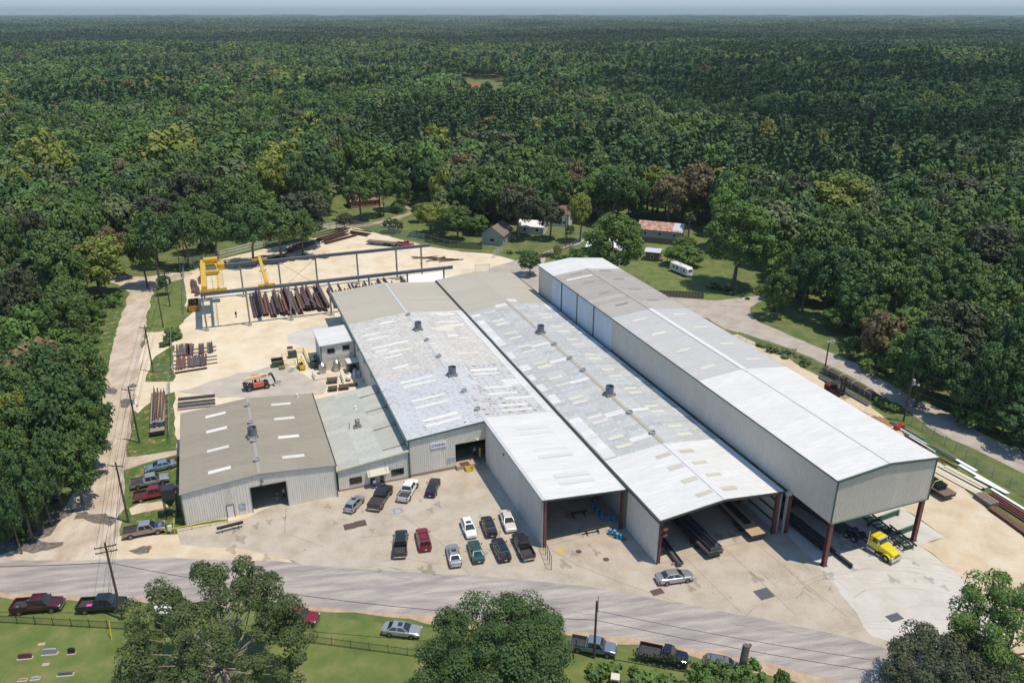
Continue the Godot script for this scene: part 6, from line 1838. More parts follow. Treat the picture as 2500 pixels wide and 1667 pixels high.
	for k in 4:
		var st := G.new()
		st.rod(Vector3(-0.95, 0.3, 0), Vector3(-0.95, 1.5, 0), 0.05, 0.05, 5)
		st.rod(Vector3(-0.95, 1.5, 0), Vector3(0.0, 1.72, 0), 0.05, 0.05, 5)
		st.rod(Vector3(0.0, 1.72, 0), Vector3(0.95, 1.5, 0), 0.05, 0.05, 5)
		st.rod(Vector3(0.95, 1.5, 0), Vector3(0.95, 0.3, 0), 0.05, 0.05, 5)
		solo("pipe_strap", st.mesh(), mt("strap_white", 0.6, 0.58, 0.52, 0.7), "pale strap over the brown pipe pile" if k < 2 else "pale strap at the far end of the pipe pile", "strap", P(80.6, 22.4 + k * 3.6, 0.2), PHI, "straps over the pipe pile")
	solo("steel_beam", channel(14.0, 0.35, 0.6), mt("galv_beam", 0.20, 0.22, 0.26, 0.5), "grey channel laid beside the forklift along the sandy strip", "steel beam", P(77.5, 25.9, 0.2), along)
	for q in [[71.2, -7.6, 9.0, 0.9, 0.15], [70.6, -7.8, 9.0, 0.9, 0.1], [72.3, -7.4, 8.0, 1.0, 0.35], [72.8, -7.9, 7.5, 0.8, 0.5]]:
		solo("wall_sheet_stack", boxmesh(Vector3(-q[2] * 0.5, 0, -q[3] * 0.5), Vector3(q[2] * 0.5, 0.12, q[3] * 0.5)), mt("cream_sheet", 0.60, 0.55, 0.43, 0.6), "cream wall sheets stacked on the lot behind the tall shed", "sheet stack", P(q[0], q[1], q[4]), along + 0.1, "cream sheets on the lot")
	for q in [[75.6, -9.0, 9.5, 0.7, 0.1, 0.0], [75.0, -11.0, 5.5, 0.8, 0.25, 0.12], [74.1, -15.2, 7.0, 0.5, 0.1, -0.03], [76.3, -5.0, 4.0, 0.6, 0.3, 0.02]]:
		solo("white_sheet_stack", boxmesh(Vector3(-q[2] * 0.5, 0, -q[3] * 0.5), Vector3(q[2] * 0.5, 0.14, q[3] * 0.5)), mt("sheet_white"), "white roof sheets lying in the grass by the lane fence", "sheet stack", P(q[0], q[1], q[4]), along + q[5], "white sheets by the lane fence")
	for k in 10:
		var q := [[76.3, -1.0, 6.5], [76.6, -1.5, 7.0], [75.6, -0.2, 6.0], [75.3, 3.5, 6.0], [74.2, -1.0, 8.0], [73.6, 0.5, 7.0], [76.9, 8.2, 7.0], [76.2, 7.6, 8.5], [75.7, 6.0, 7.0], [75.0, 4.6, 5.0]][k] as Array
		solo("long_bar", ibeam(q[2], 0.22, 0.22), [S[3], mt("galv_beam"), mt("skid_green"), mt("sheet_white"), S[1]][k % 5], "loose long bar in the scatter along the lane fence", "steel bar", P(q[0], q[1], 0.05 + 0.1 * (k % 3)), along + r.randf_range(-0.06, 0.06), "loose bars along the lane fence")
	for k in 7:
		solo("red_bar", ibeam(7.5, 0.25, 0.2), mt("bar_red", 0.20, 0.06, 0.05, 0.6) if k % 2 else S[1], "dull red bar in the stack below the white sheets", "steel bar", P(71.3 + k * 0.28, -16.6, 0.05 + 0.22 * (k % 2)), along - 0.05, "dull red bars on the lot")
	for k in 3:
		solo("rusty_beam", ibeam(8.5, 0.5, 0.35), S[3], "rust brown beam at the open edge of the sandy lot", "steel beam", P(68.4 + k * 0.42, -20.0, 0.05), along - 0.12, "rust beams on the sandy lot")
	for k in 6:
		solo("timber_crate", boxmesh(Vector3(-1.6, 0, -0.18), Vector3(1.6, 0.7, 0.18)), mt("crate_timber", 0.28, 0.20, 0.13, 0.9) if k % 2 else S[4], "slatted timber and steel bundle at the end of the cream sheets", "bundle", P(69.5 + k * 0.33, -14.0, 0.05), along - 0.1, "bundles by the cream sheets")
	for q in [[75.1, 13.0, 4.5, 3], [74.4, 17.2, 2.8, 2], [76.0, 12.6, 4.0, 2]]:
		for k in q[3]:
			solo("timber_plank", boxmesh(Vector3(-q[2] * 0.5, 0, -0.12), Vector3(q[2] * 0.5, 0.1, 0.12)), mt("orange_timber", 0.36, 0.20, 0.09, 0.85), "orange brown plank lying on the sandy strip", "plank", P(q[0] + k * 0.32, q[1], 0.03), along + 0.1, "planks on the sandy strip")
	for k in 2:
		solo("red_tank", boxmesh(Vector3(-0.4, 0, -0.5), Vector3(0.4, 0.8, 0.5)), mt("tank_red", 0.38, 0.03, 0.03, 0.45), "red fuel tank with pale top beside the planks" if k == 0 else "second red fuel tank touching the first", "tank", P(75.5 + k * 0.95, 9.5, 0.03), PHI)
	# loaded trailer by the tall shed
	flatbed(P(65.2, -11.7, 0.03), PHI - PI * 0.5 + 0.02, 12.0, mt("deck_brown", 0.17, 0.125, 0.105, 0.85), "brown decked trailer carrying strapped black pipes beside the tall shed", false)
	for k in 12:
		solo("black_pipe", tube_mesh(9.5, 0.15), mt("pipe_black", 0.02, 0.021, 0.026, 0.35), "black pipe in the strapped load beside the tall shed", "pipe", P(64.3 + (k % 4) * 0.42 + 0.1 * (k / 4), -5.6, 1.35 + 0.3 * (k / 4)), along, "black pipes on the trailer")
	for b in [-9.2, -4.5]:
		var st := G.new()
		st.bar(Vector3(-1.25, 0, 0), Vector3(-0.75, 1.1, 0), 0.12, 0.02)
		st.bar(Vector3(-0.75, 1.1, 0), Vector3(0.7, 1.15, 0), 0.12, 0.02)
		st.bar(Vector3(0.7, 1.15, 0), Vector3(1.25, 0, 0), 0.12, 0.02)
		solo("yellow_strap", st.mesh(), mt("strap_yellow", 0.6, 0.55, 0.25, 0.7), "yellow strap over the black pipes " + ("nearest the deck end" if b < -8.0 else "farther along"), "strap", P(65.1, b, 1.2), PHI)

func channel(len_: float, h: float, w: float) -> ArrayMesh:
	var key := "channel%.1f_%.2f_%.2f" % [len_, h, w]
	if meshes.has(key):
		return meshes[key]
	var g := G.new()
	g.box(Vector3(-len_ * 0.5, 0.1, -w * 0.5 + 0.04), Vector3(len_ * 0.5, 0.15, w * 0.5 - 0.04))
	for s in [-1.0, 1.0]:
		g.box(Vector3(-len_ * 0.5, 0, s * (w * 0.5 - 0.02) - 0.02), Vector3(len_ * 0.5, h, s * (w * 0.5 - 0.02) + 0.02))
	for s in [-1.0, 1.0]:
		g.box(Vector3(s * (len_ * 0.5 + 0.03) - 0.025, 0, -w * 0.62), Vector3(s * (len_ * 0.5 + 0.03) + 0.025, h * 1.05, w * 0.62))
	meshes[key] = g.mesh()
	return meshes[key]

func tube_mesh(len_: float, rad: float) -> ArrayMesh:
	var key := "tube%.1f_%.2f" % [len_, rad]
	if not meshes.has(key):
		var g := G.new()
		g.rod(Vector3(-len_ * 0.5, 0, 0), Vector3(len_ * 0.5, 0, 0), rad, rad, 9)
		meshes[key] = g.mesh()
	return meshes[key]

func flatbed(at: Vector3, yaw: float, len_: float, deck: Material, label: String, low: bool) -> Node3D:
	# the tail end is at the given place; the bed runs back from it
	var t := thing("flatbed_trailer", label, "trailer", at, yaw)
	var dark := mt("dark_steel", 0.035, 0.037, 0.042, 0.6)
	var n := int(len_ / 0.5)
	for k in n:
		part(t, "deck_board", boxmesh(Vector3(-len_ + k * len_ / n + 0.01, 1.08, -1.25), Vector3(-len_ + (k + 1) * len_ / n - 0.01, 1.15, 1.25)), deck)
	for s in [-1.0, 1.0]:
		part(t, "side_rail", boxmesh(Vector3(-len_, 0.95, s * 1.28 - 0.04), Vector3(0, 1.13, s * 1.28 + 0.04)), dark)
		part(t, "frame_rail", boxmesh(Vector3(-len_ + 0.3, 0.65, s * 0.5 - 0.08), Vector3(-0.2, 1.07, s * 0.5 + 0.08)), dark)
		for k in 2:
			add_wheel(t, -3.0 - k * 1.25, s * 1.0, 0.48, 0.5, mt("dark_rim", 0.05, 0.05, 0.05, 0.5))
	part(t, "tail_bar", boxmesh(Vector3(-0.1, 0.55, -1.2), Vector3(0.02, 0.95, 1.2)), dark)
	part(t, "landing_leg", boxmesh(Vector3(-len_ + 1.6, 0.05, -0.7), Vector3(-len_ + 1.8, 0.9, -0.5)), dark)
	part(t, "landing_leg", boxmesh(Vector3(-len_ + 1.6, 0.05, 0.5), Vector3(-len_ + 1.8, 0.9, 0.7)), dark)
	return t

# ---------- trucks, machines, tanks ----------
func site_machines() -> void:
	semi_truck()
	telehandler()
	forklift()
	var S := steel_mats()
	var dark := mt("dark_steel", 0.035, 0.037, 0.042, 0.6)
	var yel := mt("machine_yellow", 0.62, 0.46, 0.03, 0.5)
	# scrap skip with curled swarf
	var t := thing("scrap_skip", "orange brown open skip full of dark scrap beside the crane runway", "skip", P(-46.9, 123.2), PHI)
	var o_m := mt("skip_orange", 0.42, 0.20, 0.035, 0.7)
	for q in [[Vector3(-1.25, 0.2, -0.06), Vector3(1.25, 1.7, 0.06)], [Vector3(-1.25, 0.2, -6.06), Vector3(1.25, 1.7, -5.94)], [Vector3(-1.31, 0.2, -6.0), Vector3(-1.19, 1.7, 0.0)], [Vector3(1.19, 0.2, -6.0), Vector3(1.31, 1.7, 0.0)], [Vector3(-1.2, 0.15, -5.9), Vector3(1.2, 0.25, -0.1)]]:
		part(t, "side_plate", boxmesh(q[0], q[1]), o_m)
	for k in 4:
		part(t, "stiffener", boxmesh(Vector3(-1.1 + k * 0.7, 0.2, 0.06), Vector3(-1.0 + k * 0.7, 1.65, 0.16)), mt("skip_yellow", 0.55, 0.33, 0.06, 0.7))
	var L := Leaves.new()
	L.r.seed = 8
	for i in 1500:
		L.leaf(Vector3(L.r.randf_range(-1.1, 1.1), 1.3 + L.r.randf_range(0, 0.5), L.r.randf_range(-5.8, -0.2)), L.unit(), 0.34, Color(1, 1, 1) * L.r.randf_range(0.4, 1.8))
	var sm := mt("swarf", 0.05, 0.045, 0.045, 0.45, 0.4)
	sm.vertex_color_use_as_albedo = true
	var sc := part(self, numbered("scrap_metal"), L.mesh(), sm, t.transform)
	tag(sc, "tangle of dark metal scrap filling the orange skip", "scrap", "", "stuff")
	# rear yard: old flatbed and red truck
	var fb := flatbed(P(17.0, 166.2, 0.0), atan2(0.36, 1.0) - 0.65, 11.0, mt("deck_old", 0.16, 0.13, 0.10, 0.9), "old weathered flatbed trailer in the far corner of the sandy yard", false)
	var rt := car("single", "flatbed_truck", "red truck cab parked at the end of the old flatbed", P(19.2, 165.4), -13, paint("paint_faded_red", 0.45, 0.02, 0.03, 0.0), {"category": "truck", "scale": 1.1})
	# green dumpster, boxes, loader beside the annex
	t = thing("dumpster", "green dumpster with a rusty open top beside the yellow lift", "dumpster", P(-29.9, 80.2), PHI)
	var dg := G.new()
	for q in [[0.0, 1.3]]:
		dg.prism([Vector3(-1.2, 0.1, 0.8), Vector3(1.2, 0.1, 0.8), Vector3(1.25, 1.3, 1.0), Vector3(-1.25, 1.3, 1.0)], Vector3(0, 0, -0.06))
		dg.prism([Vector3(-1.2, 0.1, -0.9), Vector3(1.2, 0.1, -0.9), Vector3(1.25, 1.6, -1.0), Vector3(-1.25, 1.6, -1.0)], Vector3(0, 0, -0.06))
	dg.box(Vector3(-1.25, 0.1, -0.95), Vector3(-1.19, 1.4, 0.9))
	dg.box(Vector3(1.19, 0.1, -0.95), Vector3(1.25, 1.4, 0.9))
	part(t, "shell", dg.mesh(), mt("dumpster_green", 0.02, 0.13, 0.06, 0.5))
	part(t, "rubbish", boxmesh(Vector3(-1.15, 0.2, -0.9), Vector3(1.15, 1.05, 0.85)), S[0])
	part(t, "lid", boxmesh(Vector3(-1.2, 1.55, -1.05), Vector3(1.2, 1.62, -0.5)), mt("lid_dark", 0.05, 0.05, 0.055, 0.6))
	solo("green_cabinet", boxmesh(Vector3(-0.95, 0, -0.6), Vector3(0.95, 1.5, 0.6)), mt("cabinet_green", 0.035, 0.07, 0.05, 0.5), "dark green steel cabinet behind the yellow frame", "cabinet", P(-26.3, 83.9), PHI)
	solo("timber_box", boxmesh(Vector3(-0.6, 0, -0.45), Vector3(0.6, 0.6, 0.45)), mt("box_brown", 0.24, 0.13, 0.08, 0.9), "small brown crate in front of the green dumpster", "crate", P(-29.2, 78.2), PHI + 0.1)
	solo("timber_box", boxmesh(Vector3(-0.6, 0, -0.3), Vector3(0.6, 0.5, 0.3)), S[3], "rusty box standing alone beyond the green cabinet", "crate", P(-26.3, 89.3), PHI - 0.2)
	solo("steel_plate", boxmesh(Vector3(-0.5, 0, -1.1), Vector3(0.5, 0.06, 1.1)), mt("plate_grey", 0.26, 0.28, 0.30, 0.5), "grey plate lying on the ground before the yellow lift", "steel plate", P(-27.3, 76.9, 0.03), PHI - 0.5)
	t = thing("pipe_corral", "yellow pipe frame corral around the green cabinet", "frame", P(-26.0, 81.5), PHI)
	var pf := G.new()
	for q in [[-2.6, 1.6, -2.6, -2.8], [-2.6, 1.6, -0.2, 1.9], [2.4, -4.6, 2.6, 2.0], [1.0, -4.6, 2.4, -4.6]]:
		for h in [0.5, 1.1]:
			pf.rod(Vector3(q[0], h, q[1]), Vector3(q[2], h, q[3]), 0.07, 0.07, 6)
	part(t, "rail", pf.mesh(), yel)
	for q in [[-2.6, 1.6], [-2.6, -2.8], [-0.2, 1.9], [2.4, -4.6], [2.6, 2.0]]:
		part(t, "post", boxmesh(Vector3(q[0] - 0.08, 0, q[1] - 0.08), Vector3(q[0] + 0.08, 1.2, q[1] + 0.08)), yel)
	t = thing("lift_truck", "compact yellow lift truck with a dark seat in front of the yellow frame", "lift truck", P(-25.2, 77.0), PHI + PI * 0.55)
	part(t, "body", boxmesh(Vector3(-1.1, 0.35, -0.55), Vector3(0.7, 1.1, 0.55)), yel)
	part(t, "counterweight", boxmesh(Vector3(-1.4, 0.3, -0.6), Vector3(-1.1, 1.25, 0.6)), yel)
	part(t, "seat", boxmesh(Vector3(-0.6, 1.1, -0.3), Vector3(-0.1, 1.5, 0.3)), dark)
	for s in [-0.45, 0.45]:
		part(t, "mast", boxmesh(Vector3(0.9, 0.1, s - 0.08), Vector3(1.05, 2.4, s + 0.08)), dark)
		part(t, "fork", boxmesh(Vector3(1.05, 0.08, s - 0.08), Vector3(2.1, 0.14, s + 0.08)), dark)
		part(t, "guard_post", boxmesh(Vector3(-0.9, 1.1, s - 0.04), Vector3(-0.82, 2.1, s + 0.04)), dark)
	part(t, "overhead_guard", boxmesh(Vector3(-1.0, 2.1, -0.55), Vector3(0.6, 2.16, 0.55)), yel)
	for q in [[-0.8, -0.5], [-0.8, 0.5], [0.6, -0.5], [0.6, 0.5]]:
		add_wheel(t, q[0], q[1], 0.32, 0.22, mt("dark_rim", 0.05, 0.05, 0.05, 0.5))
	# compressor tanks, propane and bottles in front of the annex
	var tank := G.new()
	tank.lathe([Vector2(0.72, 0.1), Vector2(0.75, 0.3), Vector2(0.75, 2.1), Vector2(0.72, 2.15), Vector2(0.1, 2.65), Vector2(0.1, 2.75), Vector2(0.0, 2.75)], 20)
	var ring := G.new()
	ring.lathe([Vector2(0.77, 1.0), Vector2(0.8, 1.05), Vector2(0.8, 1.15), Vector2(0.77, 1.2)], 20)
	var ss := mt("stainless", 0.45, 0.44, 0.42, 0.28, 0.85)
	for q in [[-21.2, 72.6, "stainless steel tank with conical top at the annex corner"], [-18.1, 73.0, "stainless steel tank with conical top under the annex windows"]]:
		t = thing("steel_tank", q[2], "tank", P(q[0], q[1]), 0.0)
		part(t, "shell", tank.mesh(), ss)
		part(t, "band", ring.mesh(), ss)
		part(t, "pipe", boxmesh(Vector3(0.75, 1.4, -0.06), Vector3(1.0, 1.5, 0.06)), ss)
	t = thing("propane_tank", "white horizontal propane tank behind the pipe rail", "tank", P(-16.5, 67.6), PHI + PI * 0.5 - 0.25)
	var pg := G.new()
	pg.t = Transform3D(Basis(Vector3(0, 0, 1), PI * 0.5), Vector3(0, 0.75, 0))
	pg.lathe([Vector2(0.0, -1.25), Vector2(0.3, -1.18), Vector2(0.48, -0.95), Vector2(0.52, -0.8), Vector2(0.52, 0.8), Vector2(0.48, 0.95), Vector2(0.3, 1.18), Vector2(0.0, 1.25)], 16)
	part(t, "shell", pg.mesh(), mt("tank_white", 0.78, 0.76, 0.74, 0.4))
	part(t, "valve_dome", boxmesh(Vector3(-0.2, 1.22, -0.18), Vector3(0.2, 1.42, 0.18)), mt("tank_red", 0.38, 0.03, 0.03, 0.45))
	for s in [-0.7, 0.7]:
		part(t, "saddle", boxmesh(Vector3(s - 0.08, 0, -0.4), Vector3(s + 0.08, 0.4, 0.4)), dark)
	var bt := G.new()
	bt.lathe([Vector2(0.36, 0.0), Vector2(0.38, 0.1), Vector2(0.38, 1.1), Vector2(0.25, 1.3), Vector2(0.1, 1.36), Vector2(0.1, 1.5), Vector2(0.0, 1.5)], 14)
	for q in [[-15.2, 67.7, "pale gas cylinder next to the propane tank", 0.9], [-14.3, 68.2, "grey gas cylinder against the long shed wall", 1.0], [-14.9, 69.2, "bluish gas cylinder behind the other two", 1.1], [-13.95, 65.3, "slim grey gas bottle standing apart at the shed wall", 0.75]]:
		var gb := solo("gas_cylinder", bt.mesh(), mt("cylinder_grey", 0.52, 0.55, 0.57, 0.45), q[2], "gas cylinder", P(q[0], q[1]), 0.0, "gas cylinders by the long shed")
		gb.scale = Vector3(q[3] * (0.7 if q[3] < 0.8 else 1.0), q[3], q[3] * (0.7 if q[3] < 0.8 else 1.0))
	t = thing("pipe_rail", "white horizontal pipe rail guarding the steel tanks", "guard rail", P(-20.5, 69.7), PHI)
	for h in [0.45, 0.8, 1.15]:
		var pr := G.new()
		pr.rod(Vector3(-2.7, h, 0), Vector3(2.7, h, 0), 0.07, 0.07, 7)
		pr.rod(Vector3(2.7, h, 0), Vector3(2.6, h, 3.7), 0.07, 0.07, 7)
		pr.rod(Vector3(-2.7, h, 0), Vector3(-2.9, h, -2.6), 0.07, 0.07, 7)
		part(t, "rail", pr.mesh(), white_m())
	for q in [[-2.7, 0.0], [0.0, 0.0], [2.7, 0.0], [2.6, 3.7], [-2.9, -2.6]]:
		part(t, "post", boxmesh(Vector3(q[0] - 0.07, 0, q[1] - 0.07), Vector3(q[0] + 0.07, 1.25, q[1] + 0.07)), white_m())
	for q in [[-20.0, 67.3, 2.2, 1.7, 0.9, "rust brown table top stack inside the pipe rail"], [-20.5, 63.5, 1.9, 1.6, 0.7, "dark steel plate stack nearest the office roof"], [-18.2, 63.4, 2.1, 1.7, 0.75, "brown steel plate stack beside the dark one"], [-16.2, 64.2, 1.8, 1.0, 0.5, "slatted timber rack beside the long shed wall"]]:
		t = thing("plate_stack", q[5], "plate stack", P(q[0], q[1]), PHI - 0.1)
		part(t, "top_plate", boxmesh(Vector3(-q[2] * 0.5, q[4] - 0.1, -q[3] * 0.5), Vector3(q[2] * 0.5, q[4], q[3] * 0.5)), S[0] if q[2] > 2.0 else S[2])
		for s in [-1.0, 1.0]:
			part(t, "trestle", boxmesh(Vector3(s * q[2] * 0.38 - 0.1, 0, -q[3] * 0.42), Vector3(s * q[2] * 0.38 + 0.1, q[4] - 0.1, q[3] * 0.42)), S[1])
	t = thing("compressor_hut", "small pale roofed lean-to with a dark machine under it", "lean-to", P(-15.9, 70.3), PHI)
	part(t, "roof", boxmesh(Vector3(-0.3, 2.5, -2.6), Vector3(2.2, 2.62, 0.1)), mt("pale_roof", 0.62, 0.65, 0.60, 0.6))
	part(t, "roof_edge", boxmesh(Vector3(-0.3, 2.3, 0.1), Vector3(2.2, 2.5, 0.16)), mt("skid_green", 0.05, 0.14, 0.08, 0.5))
	part(t, "machine", boxmesh(Vector3(0.3, 0, -1.8), Vector3(1.7, 1.4, -0.5)), dark)
	part(t, "side_sheet", boxmesh(Vector3(-0.3, 0, -2.5), Vector3(-0.22, 2.4, -0.8)), mt("grey_trim", 0.32, 0.34, 0.33, 0.6))
	for x in [-0.2, 2.1]:
		part(t, "post", boxmesh(Vector3(x - 0.05, 0, -0.05), Vector3(x + 0.05, 2.4, 0.05)), dark)
	t = thing("generator_frame", "green metal generator frame at the side of the annex", "generator", P(-22.3, 77.0), PHI)
	part(t, "casing", boxmesh(Vector3(-0.8, 0.3, -1.6), Vector3(0.7, 1.4, 1.2)), mt("cabinet_green"))
	part(t, "deck", boxmesh(Vector3(-0.9, 1.7, -2.2), Vector3(0.9, 1.8, 0.6)), mt("gen_deck", 0.06, 0.09, 0.07, 0.6))
	for q in [[-0.85, -2.1], [0.85, -2.1], [-0.85, 0.5], [0.85, 0.5]]:
		part(t, "post", boxmesh(Vector3(q[0] - 0.05, 0, q[1] - 0.05), Vector3(q[0] + 0.05, 2.6, q[1] + 0.05)), mt("cabinet_green"))
	# hopper at the shed corner, yellow guard rail and meter box
	t = thing("dust_hopper", "black dust hopper on legs at the near corner of the gabled shed", "hopper", P(-50.75, 27.7), PHI)
	var hp := G.new()
	hp.loft([PackedVector3Array([Vector3(-0.9, 5.2, -0.9), Vector3(0.9, 5.2, -0.9), Vector3(0.9, 5.2, 0.9), Vector3(-0.9, 5.2, 0.9)]), PackedVector3Array([Vector3(-0.9, 3.4, -0.9), Vector3(0.9, 3.4, -0.9), Vector3(0.9, 3.4, 0.9), Vector3(-0.9, 3.4, 0.9)]), PackedVector3Array([Vector3(-0.2, 1.9, -0.2), Vector3(0.2, 1.9, -0.2), Vector3(0.2, 1.9, 0.2), Vector3(-0.2, 1.9, 0.2)])])
	part(t, "bin", hp.mesh(), mt("hopper_black", 0.028, 0.03, 0.034, 0.55))
	for q in [[-0.85, -0.85], [0.85, -0.85], [-0.85, 0.85], [0.85, 0.85]]:
		part(t, "leg", boxmesh(Vector3(q[0] - 0.07, 0, q[1] - 0.07), Vector3(q[0] + 0.07, 3.5, q[1] + 0.07)), mt("hopper_black"))
	for s in [-0.85, 0.85]:
		var xb := G.new()
		xb.rod(Vector3(-0.85, 0.2, s), Vector3(0.85, 2.6, s), 0.04, 0.04, 5)
		xb.rod(Vector3(0.85, 0.2, s), Vector3(-0.85, 2.6, s), 0.04, 0.04, 5)
		part(t, "cross_brace", xb.mesh(), mt("hopper_black"))
	part(t, "duct", boxmesh(Vector3(0.9, 4.5, -0.4), Vector3(2.0, 5.1, 0.4)), mt("hopper_black"))
	t = thing("yellow_guard_rail", "low yellow guard rail along the front of the gabled shed", "guard rail", P(-50.4, 22.8), PHI)
	var yr := G.new()
	yr.rod(Vector3(0, 0.9, 0), Vector3(7.6, 0.9, 0), 0.06, 0.06, 7)
	yr.rod(Vector3(0, 0.9, 0), Vector3(0, 0.9, -2.8), 0.06, 0.06, 7)
	part(t, "rail", yr.mesh(), yel)
	for x in [0.0, 2.5, 5.1, 7.6]:
		part(t, "post", boxmesh(Vector3(x - 0.06, 0, -0.06), Vector3(x + 0.06, 0.9, 0.06)), yel)
	t = thing("meter_box", "cream meter box on a thin post by the yellow guard rail", "meter box", P(-50.9, 22.9), PHI)
	part(t, "box", boxmesh(Vector3(-0.3, 0.7, -0.2), Vector3(0.3, 1.4, 0.2)), mt("box_cream", 0.62, 0.60, 0.52, 0.6))
	part(t, "post", boxmesh(Vector3(-0.04, 0, -0.04), Vector3(0.04, 0.7, 0.04)), white_m())
	t = thing("trestle_beam", "dark steel beam on two trestles in front of the gabled shed", "trestle", P(-42.5, 20.6), PHI + 0.1)
	part(t, "beam", ibeam(3.8, 0.3, 0.4), dark, Transform3D(Basis(), Vector3(0, 0.75, 0)))
	for s in [-1.2, 1.2]:
		for e in [-0.35, 0.35]:
			var lg := G.new()
			lg.rod(Vector3(s, 0.75, 0), Vector3(s, 0.0, e), 0.04, 0.04, 5)
			part(t, "leg", lg.mesh(), S[3])
	var cn := G.new()
	cn.lathe([Vector2(0.22, 0.0), Vector2(0.22, 0.05), Vector2(0.15, 0.06), Vector2(0.03, 0.6), Vector2(0.0, 0.6)], 12)
	solo("traffic_cone", cn.mesh(), mt("cone_orange", 0.75, 0.16, 0.04, 0.5), "orange traffic cone beside the dark road patch", "cone", P(-53.6, 20.1, 0.03))
	# dock steps
	t = thing("dock_steps", "yellow two rail steps in front of the loading dock", "steps", P(-3.7, 24.1), PHI)
	for s in [-0.6, 0.6]:
		part(t, "stringer", boxmesh(Vector3(s - 0.06, 0, -0.5), Vector3(s + 0.06, 0.75, 0.4)), yel)
	for k in 3:
		part(t, "tread", boxmesh(Vector3(-0.54, 0.15 + k * 0.22, 0.3 - k * 0.3), Vector3(0.54, 0.2 + k * 0.22, 0.55 - k * 0.3)), yel)
	for q in [[-0.9, 27.5]]:
		solo("yellow_bollard", boxmesh(Vector3(-0.15, 0, -0.15), Vector3(0.15, 1.7, 0.15)), yel, "yellow post just inside the loading dock door", "bollard", P(-0.95, 26.6, 0.75), PHI)
	# left lot trailer with rusty trusses
	flatbed(P(-53.6, 55.4, 0.0), PHI - PI * 0.5 + 0.02, 17.5, mt("deck_grey", 0.30, 0.25, 0.215, 0.85), "grey decked trailer heaped with rusty trusses on the grass island", false)
	for k in 10:
		t = thing("rusty_truss", "rusty lattice truss heaped on the grey decked trailer", "truss", P(-54.4 + (k % 4) * 0.55, 65.5 + (k % 3) * 0.6, 1.2 + 0.45 * (k / 4)), PHI + PI * 0.5 + 0.02 * (k % 3 - 1), "trusses on the grey trailer")
		for s in [0.0, 0.55]:
			part(t, "chord", boxmesh(Vector3(-6.0, s, -0.05), Vector3(6.0, s + 0.08, 0.05)), S[[3, 1, 2][k % 3]])
		var lt := G.new()
		for j in 14:
			lt.bar(Vector3(-6.0 + j * 0.857, 0.05 if j % 2 else 0.55, 0), Vector3(-5.14 + j * 0.857, 0.55 if j % 2 else 0.05, 0), 0.04, 0.04)
		part(t, "lacing", lt.mesh(), S[3])
	for k in 8:
		solo("axle_part", tube_mesh(1.0, 0.2), dark, "dark machine part lying at the open end of the grey trailer", "machine part", P(-54.5 + (k % 4) * 0.6, 57.2 + (k / 4) * 0.9, 1.38), PHI + k, "machine parts on the grey trailer")
	for q in [[-55.95, 82.2], [-54.6, 82.3]]:
		solo("yellow_bollard", boxmesh(Vector3(-0.1, 0, -0.1), Vector3(0.1, 1.1, 0.1)), yel, "yellow bollard at the grass island " + ("farther from the fence" if q[0] < -55.0 else "nearer the fence"), "bollard", P(q[0], q[1], 0.02), PHI)

